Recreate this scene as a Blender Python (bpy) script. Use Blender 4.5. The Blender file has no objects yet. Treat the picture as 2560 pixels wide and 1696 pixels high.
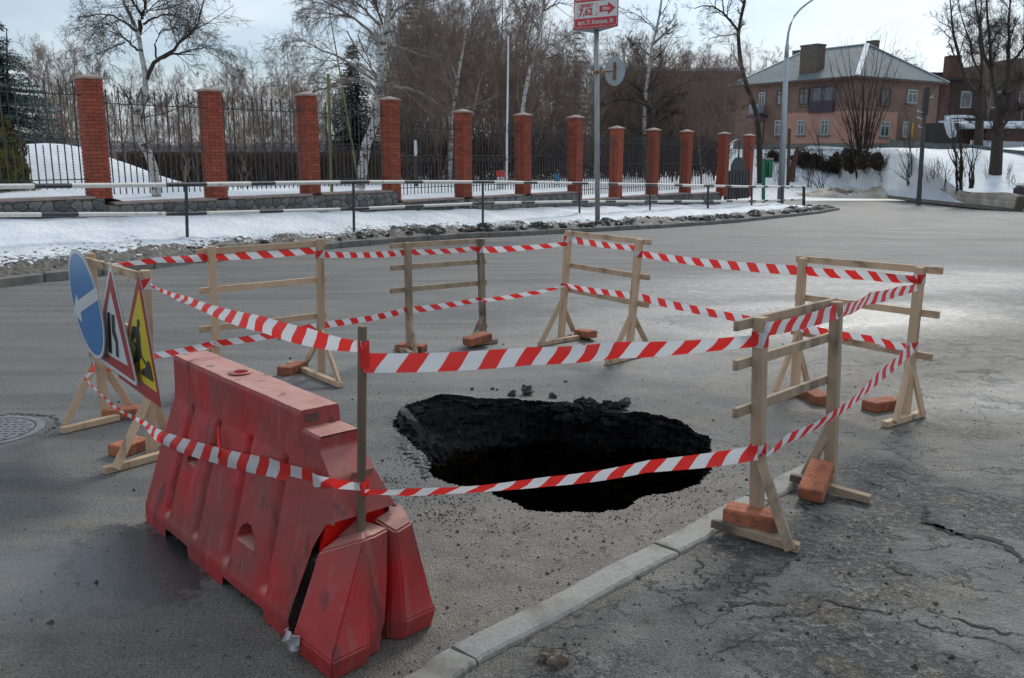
import bpy, math, random
import numpy as np
from mathutils import Vector, Matrix
sc = bpy.context.scene
COL = sc.collection
PI = math.pi
# ------------------------------------------------------------------ camera
f_, HY, CX, CY, CH = 2236., 385., 1280., 848., 1.7
PITCH = math.atan((CY-HY)/f_)
cam = bpy.data.objects.new('camera', bpy.data.cameras.new('camera'))
COL.objects.link(cam); sc.camera = cam
cam.location = (0, 0, CH); cam.rotation_euler = (PI/2-PITCH, 0, 0)
cam.data.sensor_width = 36; cam.data.lens = 36*f_/2560; cam.data.clip_end = 4000
# ------------------------------------------------------------------ world and sun
SUN_EL, SUN_ROT = math.radians(36), math.radians(26)
w = bpy.data.worlds.new("World"); sc.world = w; w.use_nodes = True
nt = w.node_tree; nt.nodes.clear()
def wn(t): return nt.nodes.new(t)
sky = wn('ShaderNodeTexSky'); sky.sky_type = 'NISHITA'; sky.sun_disc = False
sky.sun_elevation = SUN_EL; sky.sun_rotation = SUN_ROT; sky.air_density = 1.0; sky.dust_density = 1.5; sky.ozone_density = 1.5
tc = wn('ShaderNodeTexCoord'); mp = wn('ShaderNodeMapping'); mp.inputs['Scale'].default_value = (1, 1, 3.2)
mp.inputs['Location'].default_value = (.35, .1, .0)
n1 = wn('ShaderNodeTexNoise'); n1.inputs['Scale'].default_value = 2.3; n1.inputs['Detail'].default_value = 7; n1.inputs['Roughness'].default_value = .55
n2 = wn('ShaderNodeTexNoise'); n2.inputs['Scale'].default_value = 4.5; n2.inputs['Detail'].default_value = 6
cr = wn('ShaderNodeValToRGB'); cr.color_ramp.elements[0].position = .36; cr.color_ramp.elements[0].color = (.25, .25, .25, 1)
cr.color_ramp.elements[1].position = .60; cr.color_ramp.elements[1].color = (1, 1, 1, 1)
cc = wn('ShaderNodeValToRGB'); cc.color_ramp.elements[0].position = .35; cc.color_ramp.elements[0].color = (.50, .60, .68, 1)
cc.color_ramp.elements[1].position = .65; cc.color_ramp.elements[1].color = (.80, .87, .91, 1)
sc1 = wn('ShaderNodeVectorMath'); sc1.operation = 'SCALE'; sc1.inputs['Scale'].default_value = 8.2
sk1 = wn('ShaderNodeVectorMath'); sk1.operation = 'MULTIPLY'; sk1.inputs[1].default_value = (.62, .72, .85)
mx = wn('ShaderNodeMix'); mx.data_type = 'RGBA'
bg = wn('ShaderNodeBackground'); bg.inputs['Strength'].default_value = .1; ow = wn('ShaderNodeOutputWorld')
L = nt.links.new
L(tc.outputs['Generated'], mp.inputs['Vector']); L(mp.outputs[0], n1.inputs['Vector']); L(mp.outputs[0], n2.inputs['Vector'])
L(n1.outputs[0], cr.inputs[0]); L(n2.outputs[0], cc.inputs[0]); L(cc.outputs[0], sc1.inputs[0])
L(sky.outputs[0], sk1.inputs[0]); L(cr.outputs[0], mx.inputs['Factor']); L(sk1.outputs[0], mx.inputs['A']); L(sc1.outputs[0], mx.inputs['B'])
L(mx.outputs['Result'], bg.inputs['Color']); L(bg.outputs[0], ow.inputs['Surface'])
sd = bpy.data.lights.new('sun', 'SUN'); sd.energy = 1.5; sd.angle = math.radians(14); sd.color = (1, .96, .9)
so = bpy.data.objects.new('sun', sd); COL.objects.link(so)
sdir = Vector((math.sin(SUN_ROT)*math.cos(SUN_EL), math.cos(SUN_ROT)*math.cos(SUN_EL), math.sin(SUN_EL)))
so.rotation_euler = sdir.to_track_quat('Z', 'Y').to_euler(); so.location = (0, 0, 30)
sc.view_settings.view_transform = 'Standard'; sc.view_settings.look = 'None'
sc.view_settings.exposure = .45; sc.view_settings.gamma = 1; sc.view_settings.use_curve_mapping = False

# ------------------------------------------------------------------ measuring: photograph point -> place
REG = {'r1':(0,0,2.7523),'r2':(800,0,2.7523),'r3':(1700,0,2.7523),'r4':(0,500,2.7523),'r5':(850,500,2.7523),'r6':(1700,500,2.7523),
 'r7':(300,840,1.8314),'r8':(1700,1000,2.2523),'rs':(130,600,2.53),'b5':(1780,680,2.119),'ho':(980,930,2.818),'kb':(1100,1180,3.0386),
 'lf':(0,900,1.9689),'hs':(1780,80,3.698),'en':(700,1200,3.162),'z1':(1800,140,6.032),'z2':(2060,160,6.03),'z3':(0,140,3.733),
 'z4':(1740,300,6.03),'z5':(2240,120,3.7335),'sg':(1400,0,6.818),'F':(0,0,1),'D':(0,0,1/1.0815)}
def q(r, x, y):
    a, b, s = REG[r]; return (a+x/s, b+y/s)
def ray(x, y):
    u = (x-CX)/f_; v = -(y-CY)/f_
    return np.array([u, math.cos(PITCH)+v*math.sin(PITCH), -math.sin(PITCH)+v*math.cos(PITCH)])
CAM = np.array([0, 0, CH])
def G(r, x, y, z=0.):
    d = ray(*q(r, x, y)); return CAM+d*((z-CH)/d[2])
def U(r, x, y, Y):
    d = ray(*q(r, x, y)); return CAM+d*(Y/d[1])
def zr(Y):
    Y = np.minimum(Y, 50.); t = np.maximum(Y-8., 0); return -.035*t*t/(t+4)
def G2(r, x, y, dz=0.):
    d = ray(*q(r, x, y)); lo, hi = 1., 150.
    for _ in range(50):
        m = (lo+hi)/2; p = CAM+d*(m/d[1])
        if p[2] > zr(m)+dz: lo = m
        else: hi = m
    return CAM+d*(lo/d[1])
def PL(p0, dirv, r, x, y):
    d = ray(*q(r, x, y)); n = np.array([-dirv[1], dirv[0], 0.]); t = np.dot(np.array(p0)-CAM, n)/np.dot(d, n); return CAM+d*t

# ------------------------------------------------------------------ materials
def mat(name, c1, c2=None, scale=6., rough=.8, bump=0., bscale=60., lo=.35, hi=.65, c3=None, s3=1.5, lo3=.55, hi3=.7, rnd=0., metal=0., spec=.5, coord='Object', stretch=None, bdist=.01, rough2=None, detail=6):
    m = bpy.data.materials.new(name); m.use_nodes = True; t = m.node_tree; b = t.nodes['Principled BSDF']
    b.inputs['Roughness'].default_value = rough; b.inputs['Metallic'].default_value = metal; b.inputs['Specular IOR Level'].default_value = spec
    b.inputs['Base Color'].default_value = (*c1, 1)
    N = t.nodes.new; K = t.links.new
    if coord == 'Position': vec = N('ShaderNodeNewGeometry').outputs['Position']
    else: vec = N('ShaderNodeTexCoord').outputs[coord]
    if stretch:
        mm = N('ShaderNodeMapping'); mm.inputs['Scale'].default_value = stretch; K(vec, mm.inputs[0]); vec = mm.outputs[0]
    col = None
    def noise(s, d=detail):
        n = N('ShaderNodeTexNoise'); n.inputs['Scale'].default_value = s; n.inputs['Detail'].default_value = d; K(vec, n.inputs['Vector']); return n.outputs[0]
    def rmp(inp, a, b_):
        r = N('ShaderNodeMapRange'); r.inputs[1].default_value = a; r.inputs[2].default_value = b_; K(inp, r.inputs[0]); return r.outputs[0]
    if c2:
        x = N('ShaderNodeMix'); x.data_type = 'RGBA'; x.inputs['A'].default_value = (*c1, 1); x.inputs['B'].default_value = (*c2, 1)
        fac = rmp(noise(scale), lo, hi); K(fac, x.inputs['Factor']); col = x.outputs['Result']
        if rough2 is not None:
            r = N('ShaderNodeMapRange'); r.inputs[3].default_value = rough; r.inputs[4].default_value = rough2; K(fac, r.inputs[0]); K(r.outputs[0], b.inputs['Roughness'])
    if c3:
        x = N('ShaderNodeMix'); x.data_type = 'RGBA'; x.inputs['B'].default_value = (*c3, 1)
        if col: K(col, x.inputs['A'])
        else: x.inputs['A'].default_value = (*c1, 1)
        K(rmp(noise(s3), lo3, hi3), x.inputs['Factor']); col = x.outputs['Result']
    if rnd:
        oi = N('ShaderNodeObjectInfo'); h = N('ShaderNodeHueSaturation'); mr = N('ShaderNodeMapRange')
        mr.inputs[3].default_value = 1-rnd; mr.inputs[4].default_value = 1+rnd; K(oi.outputs['Random'], mr.inputs[0]); K(mr.outputs[0], h.inputs['Value'])
        if col: K(col, h.inputs['Color'])
        else: h.inputs['Color'].default_value = (*c1, 1)
        col = h.outputs[0]
    if col: K(col, b.inputs['Base Color'])
    if bump:
        bp = N('ShaderNodeBump'); bp.inputs['Strength'].default_value = bump; bp.inputs['Distance'].default_value = bdist
        K(noise(bscale, 4), bp.inputs['Height']); K(bp.outputs[0], b.inputs['Normal'])
    return m
WOOD = mat('pale_wood', (.58,.41,.27), (.46,.32,.205), 9, .75, .3, 90, stretch=(1,1,.12), c3=(.20,.14,.09), s3=9, lo3=.57, hi3=.70, rnd=.13)
WOODR = mat('pale_wood_rail', (.60,.42,.28), (.48,.33,.21), 9, .75, .3, 90, stretch=(.12,1,1), c3=(.22,.15,.10), s3=9, lo3=.57, hi3=.70, rnd=.13)
GWOOD = mat('grey_weathered_wood', (.42,.31,.21), (.24,.19,.135), 9, .85, .4, 90, stretch=(.25,1,.25), c3=(.08,.07,.055), s3=9, lo3=.52, hi3=.68, rnd=.13)
DWOOD = mat('dark_post_wood', (.16,.09,.05), (.1,.06,.035), 9, .85, .4, 90, stretch=(1,1,.15))
BRICK = mat('loose_brick', (.42,.15,.075), (.31,.10,.055), 14, .9, .9, 70, c3=(.16,.085,.06), s3=13, lo3=.52, hi3=.68, rnd=.2)
PBRICK = mat('pillar_brick', (.33,.073,.038), (.26,.054,.03), 6, .8, .3, 60, rnd=.22)
MORTAR = mat('dark_mortar', (.13,.07,.055), (.2,.11,.09), 12, .9)
CAPST = mat('pink_stone_cap', (.36,.27,.24), (.27,.2,.18), 5, .8, .3, 40)
STONE = mat('field_stone', (.13,.13,.115), (.2,.18,.15), 6, .8, .5, 30, c3=(.085,.1,.12), s3=3, lo3=.5, hi3=.62, rnd=.35, bdist=.03)
SMORT = mat('stone_mortar', (.15,.13,.1), (.1,.09,.07), 8, .95, .5, 30)
IRON = mat('black_iron', (.025,.025,.028), (.05,.045,.045), 20, .55)
RAILW = mat('railing_white', (.62,.60,.55), (.7,.68,.64), 10, .6, c3=(.36,.2,.07), s3=9, lo3=.62, hi3=.7)
RAILB = mat('railing_black', (.03,.033,.04), (.05,.05,.055), 15, .55)
POLEG = mat('grey_painted_pole', (.33,.35,.35), (.25,.27,.27), 12, .5, stretch=(1,1,.2))
LAMPG = mat('galvanised_pole', (.42,.46,.49), (.36,.4,.43), 4, .45, metal=.2)
CONC = mat('pole_concrete', (.11,.11,.105), (.07,.07,.065), 10, .9, .4, 50)
GRANITE = mat('kerb_granite', (.32,.315,.285), (.25,.248,.225), 55, .8, .35, 160, c3=(.15,.135,.11), s3=5, lo3=.50, hi3=.72)
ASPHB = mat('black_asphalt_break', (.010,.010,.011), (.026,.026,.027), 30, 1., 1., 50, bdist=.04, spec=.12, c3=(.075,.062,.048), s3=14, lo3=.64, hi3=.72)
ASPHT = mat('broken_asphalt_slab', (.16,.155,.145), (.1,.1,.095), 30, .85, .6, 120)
SOIL = mat('dark_shaded_soil', (.010,.007,.005), (.005,.004,.003), 7, 1., 1., 25, spec=.05, c3=(.03,.02,.013), s3=5, lo3=.58, hi3=.7, bdist=.04)  # pit soil, base colour taken near black to hold the hole's shade
DIRT = mat('dirt_crumbs', (.05,.042,.034), (.10,.082,.062), 8, .9, .5, 40)
SHRED = mat('cut_wood_red', (.25,.12,.06), (.14,.07,.04), 8, .9)
SIGNG = mat('sign_grey_metal', (.33,.36,.38), (.28,.31,.33), 5, .4, metal=.3)
SIGNB = mat('sign_blue', (.008,.15,.40), (.01,.165,.43), 3, .3)
SIGNW = mat('sign_white', (.62,.63,.64), (.57,.58,.59), 4, .35)
SIGNR = mat('sign_red', (.36,.012,.015), (.31,.012,.015), 4, .35)
SIGNY = mat('sign_yellow', (.66,.50,.01), (.6,.45,.01), 4, .35)
SIGNK = mat('sign_black', (.015,.015,.017), None, rough=.4)
ADR = mat('advert_red', (.52,.03,.04), (.47,.025,.035), 3, .4)
ADW = mat('advert_white', (.62,.62,.60), (.56,.56,.54), 3, .4)
RUST = mat('rust', (.35,.14,.03), (.16,.06,.02), 20, .8)
BARKD = mat('dark_bark', (.06,.045,.035), (.035,.027,.022), 14, .9, .6, 20, stretch=(1,1,.3), coord='Position')
TWIG = mat('brown_twigs', (.21,.155,.125), (.14,.105,.085), 2, .9, coord='Position')
TWIGR = mat('reddish_twigs', (.27,.185,.15), (.18,.13,.105), 1.2, .9, coord='Position')
BIRCH = mat('birch_bark', (.50,.48,.45), (.34,.32,.30), 5, .8, .4, 20, c3=(.07,.06,.055), s3=5.5, lo3=.53, hi3=.62, coord='Position', stretch=(1.,1.,2.2))
BIRCHL = mat('birch_limbs', (.30,.27,.24), (.12,.1,.085), 5, .85, coord='Position')
NEEDLE = mat('spruce_needles', (.05,.085,.075), (.085,.125,.115), 3, .8, coord='Position')
NEEDLE2 = mat('dark_spruce_needles', (.02,.034,.025), (.032,.045,.033), 3, .8, coord='Position')
THUJA = mat('thuja_scales', (.10,.095,.02), (.16,.13,.025), 4, .85, coord='Position', c3=(.03,.035,.012), s3=6, lo3=.5, hi3=.6)
HEDGE = mat('hedge_twigs', (.12,.08,.06), (.08,.058,.046), 2, .95, coord='Position')
GREENB = mat('green_paint', (.03,.26,.13), (.025,.2,.1), 4, .5)
YGREEN = mat('yellow_green_paint', (.13,.15,.06), (.2,.18,.05), 6, .7, coord='Position')
WHITEP = mat('white_paint', (.7,.72,.74), (.6,.62,.64), 8, .6, coord='Position')
REDP = mat('red_paint', (.6,.05,.03), None, rough=.5)
BLUEP = mat('blue_paint', (.04,.2,.45), None, rough=.5)
GLASS = mat('window_glass', (.10,.12,.13), (.24,.28,.3), 3, .12, spec=.8)
DGLASS = mat('dark_window_glass', (.05,.055,.06), (.12,.13,.14), 3, .15, spec=.8)
WFRAME = mat('window_frame_white', (.42,.46,.47), (.34,.37,.38), 9, .6)
WBROWN = mat('window_frame_brown', (.09,.045,.03), None, rough=.7)
PINK = mat('pink_plaster', (.46,.25,.19), (.39,.21,.16), 1.2, .85, .2, 20)
PLINTH = mat('grey_plinth', (.17,.175,.155), (.12,.125,.11), 1.4, .9, .3, 20)
CHIM = mat('chimney_brick', (.10,.085,.07), (.15,.12,.095), 6, .9, .4, 12)
ROOFM = mat('grey_roof', (.125,.158,.168), (.15,.185,.195), .6, .75, c3=(.10,.125,.13), s3=1.2, lo3=.5, hi3=.7, stretch=(1,.25,1))
ROOFBL = mat('blue_snowy_roof', (.10,.15,.32), (.6,.66,.75), .7, .6, lo=.5, hi=.75)
BALC = mat('dark_balcony_boards', (.045,.035,.05), (.075,.055,.075), 6, .8, stretch=(6,6,.5))
CFENCE = mat('concrete_fence', (.17,.18,.175), (.12,.125,.12), 2, .9, .3, 20)
PICKW = mat('white_picket', (.6,.62,.65), None, rough=.7)
YELLD = mat('yellow_door', (.45,.28,.03), None, rough=.7)
SHED = mat('shed_brick', (.15,.075,.055), (.09,.055,.045), 2, .9)
POLEST = mat('rusty_wood_rod', (.16,.115,.075), (.09,.06,.04), 14, .7, stretch=(1,1,.3))
LIDM = mat('cast_iron_lid', (.17,.175,.18), (.11,.115,.12), 25, .35, .5, 60)
BARR = mat('brush_heap', (.03,.024,.018), (.06,.045,.032), 5, .95, coord='Position')
WRAP = mat('white_wrapper', (.6,.6,.62), (.4,.4,.44), 30, .5, .5, 60)
HILLM = mat('far_hills', (.10,.13,.18), (.16,.19,.24), .01, .95, coord='Position')  # distance haze put into the bluish base colour
def brickwall(name, c1, c2, mort, sx, coord='Object'):
    m = bpy.data.materials.new(name); m.use_nodes = True; t = m.node_tree; b = t.nodes['Principled BSDF']; b.inputs['Roughness'].default_value = .9
    N = t.nodes.new; K = t.links.new
    tc_ = N('ShaderNodeTexCoord'); br = N('ShaderNodeTexBrick'); br.inputs['Scale'].default_value = sx
    br.inputs['Color1'].default_value = (*c1, 1); br.inputs['Color2'].default_value = (*c2, 1); br.inputs['Mortar'].default_value = (*mort, 1)
    br.inputs['Mortar Size'].default_value = .012; br.inputs['Brick Width'].default_value = .26; br.inputs['Row Height'].default_value = .08
    nn = N('ShaderNodeTexNoise'); nn.inputs['Scale'].default_value = .8; nn.inputs['Detail'].default_value = 5
    x = N('ShaderNodeMix'); x.data_type = 'RGBA'; x.blend_type = 'MULTIPLY'; x.inputs['Factor'].default_value = .7
    r = N('ShaderNodeValToRGB'); r.color_ramp.elements[0].position = .3; r.color_ramp.elements[0].color = (.55, .5, .5, 1); r.color_ramp.elements[1].position = .65
    K(tc_.outputs['UV'], br.inputs['Vector']); K(tc_.outputs[coord], nn.inputs['Vector']); K(nn.outputs[0], r.inputs[0]); K(br.outputs['Color'], x.inputs['A']); K(r.outputs[0], x.inputs['B']); K(x.outputs['Result'], b.inputs['Base Color'])
    return m
HOUSEB = brickwall('house_brick', (.27,.15,.11), (.20,.115,.085), (.19,.14,.115), 1)
DARKB = brickwall('dark_far_brick', (.085,.052,.046), (.07,.046,.042), (.07,.052,.046), 1)

# snow: clean, or dirty where the vertex attribute 'dirt' is high
def snowmat(name):
    m = bpy.data.materials.new(name); m.use_nodes = True; t = m.node_tree; b = t.nodes['Principled BSDF']; N = t.nodes.new; K = t.links.new
    b.inputs['Roughness'].default_value = .7
    g = N('ShaderNodeNewGeometry'); at = N('ShaderNodeAttribute'); at.attribute_name = 'dirt'
    def noise(s, d=6):
        n = N('ShaderNodeTexNoise'); n.inputs['Scale'].default_value = s; n.inputs['Detail'].default_value = d; K(g.outputs['Position'], n.inputs['Vector']); return n.outputs[0]
    def math_(op, a, c):
        n = N('ShaderNodeMath'); n.operation = op
        for i, v in enumerate((a, c)):
            if isinstance(v, (int, float)): n.inputs[i].default_value = v
            else: K(v, n.inputs[i])
        return n.outputs[0]
    nz = noise(5.5, 8); fn = noise(40, 5)
    s = math_('ADD', math_('MULTIPLY', at.outputs['Fac'], 1.0), math_('MULTIPLY', math_('SUBTRACT', nz, .5), 1.1))
    s = math_('ADD', s, math_('MULTIPLY', math_('SUBTRACT', noise(13, 7), .5), 2.6))
    rs_ = N('ShaderNodeMapRange'); rs_.inputs[1].default_value = .02; rs_.inputs[2].default_value = .35; rs_.inputs[3].default_value = .25; rs_.inputs[4].default_value = 1.; K(at.outputs['Fac'], rs_.inputs[0])
    s = math_('ADD', at.outputs['Fac'], math_('MULTIPLY', math_('SUBTRACT', s, at.outputs['Fac']), rs_.outputs[0]))
    mr = N('ShaderNodeMapRange'); mr.inputs[1].default_value = .40; mr.inputs[2].default_value = .62; K(s, mr.inputs[0])
    d = N('ShaderNodeMix'); d.data_type = 'RGBA'; d.inputs['A'].default_value = (.05,.045,.04,1); d.inputs['B'].default_value = (.15,.135,.115,1)
    mr2 = N('ShaderNodeMapRange'); mr2.inputs[1].default_value = .4; mr2.inputs[2].default_value = .6; K(noise(14, 6), mr2.inputs[0]); K(mr2.outputs[0], d.inputs['Factor'])
    cl = N('ShaderNodeMix'); cl.data_type = 'RGBA'; cl.inputs['A'].default_value = (.70,.75,.80,1); cl.inputs['B'].default_value = (.82,.85,.88,1)
    mr3 = N('ShaderNodeMapRange'); mr3.inputs[1].default_value = .4; mr3.inputs[2].default_value = .6; K(noise(1.6, 6), mr3.inputs[0]); K(mr3.outputs[0], cl.inputs['Factor'])
    x = N('ShaderNodeMix'); x.data_type = 'RGBA'; K(mr.outputs[0], x.inputs['Factor']); K(cl.outputs['Result'], x.inputs['A']); K(d.outputs['Result'], x.inputs['B']); K(x.outputs['Result'], b.inputs['Base Color'])
    bp = N('ShaderNodeBump'); bp.inputs['Strength'].default_value = .7; bp.inputs['Distance'].default_value = .08
    K(math_('ADD', math_('MULTIPLY', noise(9, 6), 1.), math_('MULTIPLY', fn, .5)), bp.inputs['Height']); K(bp.outputs[0], b.inputs['Normal'])
    return m
SNOW = snowmat('snow')

# asphalt: grit, dust, wet zones; everything keyed to world position
def asphalt():
    m = bpy.data.materials.new('asphalt'); m.use_nodes = True; t = m.node_tree; b = t.nodes['Principled BSDF']; N = t.nodes.new; K = t.links.new
    g = N('ShaderNodeNewGeometry'); pos = g.outputs['Position']
    def noise(s, d=5, vec=None, ro=.5):
        n = N('ShaderNodeTexNoise'); n.inputs['Scale'].default_value = s; n.inputs['Detail'].default_value = d; n.inputs['Roughness'].default_value = ro; K(vec or pos, n.inputs['Vector']); return n.outputs[0]
    def ma(op, a, c=0., cl=False):
        n = N('ShaderNodeMath'); n.operation = op; n.use_clamp = cl
        for i, v in enumerate((a, c)):
            if isinstance(v, (int, float)): n.inputs[i].default_value = v
            else: K(v, n.inputs[i])
        return n.outputs[0]
    def mrg(v, a, c, o0=0., o1=1.):
        n = N('ShaderNodeMapRange'); n.inputs[1].default_value = a; n.inputs[2].default_value = c; n.inputs[3].default_value = o0; n.inputs[4].default_value = o1; K(v, n.inputs[0]); return n.outputs[0]
    def mixc(fac, A, B):
        x = N('ShaderNodeMix'); x.data_type = 'RGBA'
        for k_, v in (('A', A), ('B', B)):
            if isinstance(v, tuple): x.inputs[k_].default_value = (*v, 1)
            else: K(v, x.inputs[k_])
        K(fac, x.inputs['Factor']); return x.outputs['Result']
    def zone(cx, cy, rx, ry, ang=0., warp=.5, soft=.5):     # soft irregular patch on the ground, 1 inside
        mp_ = N('ShaderNodeMapping'); mp_.vector_type = 'TEXTURE'; mp_.inputs['Location'].default_value = (cx, cy, 0); mp_.inputs['Rotation'].default_value = (0, 0, ang); mp_.inputs['Scale'].default_value = (rx, ry, 1)
        K(pos, mp_.inputs[0]); sx = N('ShaderNodeSeparateXYZ'); K(mp_.outputs[0], sx.inputs[0])
        d = ma('SQRT', ma('ADD', ma('MULTIPLY', sx.outputs[0], sx.outputs[0]), ma('MULTIPLY', sx.outputs[1], sx.outputs[1])))
        d = ma('ADD', d, ma('MULTIPLY', ma('SUBTRACT', n_mid, .5), warp*2)); d = ma('ADD', d, ma('MULTIPLY', ma('SUBTRACT', n_edge, .5), 1.1))
        return mrg(d, soft, 2.-soft-.1, 1., 0.)
    n_mid = noise(1.7, 6); n_edge = noise(16, 6, None, .65)
    # long streaks along the driving direction
    st = N('ShaderNodeMapping'); st.inputs['Rotation'].default_value = (0, 0, -.55); st.inputs['Scale'].default_value = (.28, 2.6, 1); K(pos, st.inputs[0])
    n_st = noise(1.4, 5, st.outputs[0])
    n_big = noise(.55, 5); n_f = noise(95, 3, None, .7); n_ff = noise(260, 2)
    vo = N('ShaderNodeTexVoronoi'); vo.inputs['Scale'].default_value = 170; K(pos, vo.inputs['Vector'])
    base = mixc(mrg(n_big, .35, .65), (.108, .110, .110), (.172, .170, .160))
    base = mixc(ma('MULTIPLY', mrg(n_st, .48, .62), .75), base, (.19, .175, .148)); st3 = N('ShaderNodeMapping'); st3.inputs['Rotation'].default_value = (0, 0, -.45); st3.inputs['Scale'].default_value = (.16, 1.5, 1); st3.inputs['Location'].default_value = (3, 7, 0); K(pos, st3.inputs[0]); base = mixc(ma('MULTIPLY', mrg(noise(1.9, 6, st3.outputs[0]), .50, .62), .6), base, (.085, .086, .086))
    # pale dust and mud on the near carriageway between hole and kerb, and on the right
    dust = ma('MAXIMUM', zone(.2, 3.6, 1.5, .75, .75, .5), zone(5.2, 6.8, 3.8, 2.8, .4, .7))
    dust = ma('MAXIMUM', dust, ma('MULTIPLY', zone(-1.7, 2.5, 1.6, .6, -.3, .6), .8))
    base = mixc(ma('MULTIPLY', dust, .75), base, mixc(mrg(noise(7, 6), .35, .65), (.15, .13, .10), (.225, .2, .16)))
    # old pavement on the right of the kerb: rougher, darker
    sp = N('ShaderNodeSeparateXYZ'); K(pos, sp.inputs[0])
    side = mrg(ma('SUBTRACT', ma('MULTIPLY', ma('SUBTRACT', sp.outputs[0], .0), .72), ma('MULTIPLY', ma('SUBTRACT', sp.outputs[1], 2.95), .70)), .0, .15)
    near = mrg(sp.outputs[1], 4.4, 6.0, 1., 0.); pav = ma('MULTIPLY', side, near)
    n_p = noise(4.2, 9, None, .62); base = mixc(ma('MULTIPLY', pav, .8), base, mixc(mrg(n_p, .35, .62), (.062, .061, .058), (.175, .168, .155)))
    # fine crack network and broken-up patches on the old pavement
    wv = N('ShaderNodeVectorMath'); wv.operation = 'MULTIPLY_ADD'; nw = N('ShaderNodeTexNoise'); nw.inputs['Scale'].default_value = 2.6; nw.inputs['Detail'].default_value = 7; nw.inputs['Roughness'].default_value = .65; K(pos, nw.inputs['Vector'])
    K(nw.outputs['Color'], wv.inputs[0]); wv.inputs[1].default_value = (.9, .9, 0); K(pos, wv.inputs[2])
    st2 = N('ShaderNodeMapping'); st2.inputs['Scale'].default_value = (1., 1.9, 1); st2.inputs['Rotation'].default_value = (0, 0, .35); K(wv.outputs[0], st2.inputs[0])
    ve = N('ShaderNodeTexVoronoi'); ve.feature = 'DISTANCE_TO_EDGE'; ve.inputs['Scale'].default_value = 1.55; K(st2.outputs[0], ve.inputs['Vector'])
    ck = ma('MULTIPLY', mrg(ve.outputs['Distance'], .005, .021, 1., 0.), mrg(noise(1.3, 4), .42, .50))
    ck = ma('MULTIPLY', ck, ma('MAXIMUM', pav, ma('MULTIPLY', zone(4.6, 6.5, 2.2, 1.6), .8)))
    brk = ma('MULTIPLY', ma('MULTIPLY', mrg(noise(1.15, 5), .50, .58), mrg(noise(30, 6, None, .7), .47, .56)), pav)
    base = mixc(ma('MULTIPLY', brk, .8), base, (.022, .021, .02))
    base = mixc(ma('MULTIPLY', ck, .9), base, (.015, .015, .014))
    tan = ma('MULTIPLY', mrg(noise(2.3, 6), .55, .68), pav); base = mixc(ma('MULTIPLY', tan, .6), base, (.19, .16, .125))
    # speckle
    sp1 = mrg(n_f, .33, .68, .45, 1.6); hv = N('ShaderNodeHueSaturation'); K(sp1, hv.inputs['Value']); K(base, hv.inputs['Color']); base = hv.outputs[0]
    base = mixc(ma('MULTIPLY', mrg(n_ff, .66, .75), .45), base, (.42, .41, .38))
    base = mixc(ma('MULTIPLY', mrg(noise(21, 6, None, .6), .60, .66), .6), base, (.05, .042, .034))
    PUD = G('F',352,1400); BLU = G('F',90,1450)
    # wet zones
    puddle = zone(PUD[0], PUD[1], .46, .27, -.8, .45, .85)
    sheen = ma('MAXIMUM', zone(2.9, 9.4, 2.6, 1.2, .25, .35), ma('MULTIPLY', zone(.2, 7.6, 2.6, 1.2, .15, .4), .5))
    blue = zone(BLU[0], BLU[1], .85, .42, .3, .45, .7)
    melt = ma('MAXIMUM', zone(4.3, 4.9, .75, .5, .5, .4), zone(3.9, 6.2, 1.4, .5, .2, .6))
    melt = ma('MAXIMUM', melt, zone(4.9, 12.5, 4.5, 1.6, .3, .5))
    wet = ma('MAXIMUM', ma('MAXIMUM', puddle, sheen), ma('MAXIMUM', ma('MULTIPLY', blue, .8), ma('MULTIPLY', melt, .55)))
    base = mixc(ma('MULTIPLY', puddle, .88), base, (.018, .018, .018))
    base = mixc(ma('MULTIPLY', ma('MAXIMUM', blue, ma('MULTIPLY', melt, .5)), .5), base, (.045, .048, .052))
    # light salt film on the melt patches
    base = mixc(ma('MULTIPLY', ma('MULTIPLY', melt, mrg(noise(9, 6), .5, .7)), .6), base, (.33, .34, .35))
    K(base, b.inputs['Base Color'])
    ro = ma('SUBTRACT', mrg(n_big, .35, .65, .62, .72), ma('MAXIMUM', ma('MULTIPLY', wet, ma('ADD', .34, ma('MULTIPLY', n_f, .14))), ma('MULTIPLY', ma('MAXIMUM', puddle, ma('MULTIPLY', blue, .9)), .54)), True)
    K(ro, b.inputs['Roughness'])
    hgt = ma('ADD', ma('MULTIPLY', n_f, .55), ma('MULTIPLY', vo.outputs['Distance'], .5))
    hgt = ma('ADD', hgt, ma('MULTIPLY', ma('MULTIPLY', n_p, pav), 4.))
    hgt = ma('ADD', hgt, ma('MULTIPLY', noise(24, 5), .9)); hgt = ma('SUBTRACT', hgt, ma('ADD', ma('MULTIPLY', ck, 2.5), ma('MULTIPLY', brk, 1.6)))
    bp = N('ShaderNodeBump'); bp.inputs['Distance'].default_value = .014; K(ma('MULTIPLY', mrg(wet, 0, 1, .9, .28), mrg(ma('MAXIMUM', puddle, ma('MULTIPLY', blue, .9)), 0, 1, 1., .5)), bp.inputs['Strength']); K(hgt, bp.inputs['Height']); K(bp.outputs[0], b.inputs['Normal'])
    return m
ASPH = asphalt()
CRACK = mat('crack_dark', (.02,.02,.019), (.035,.033,.03), 30, .95)

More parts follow.
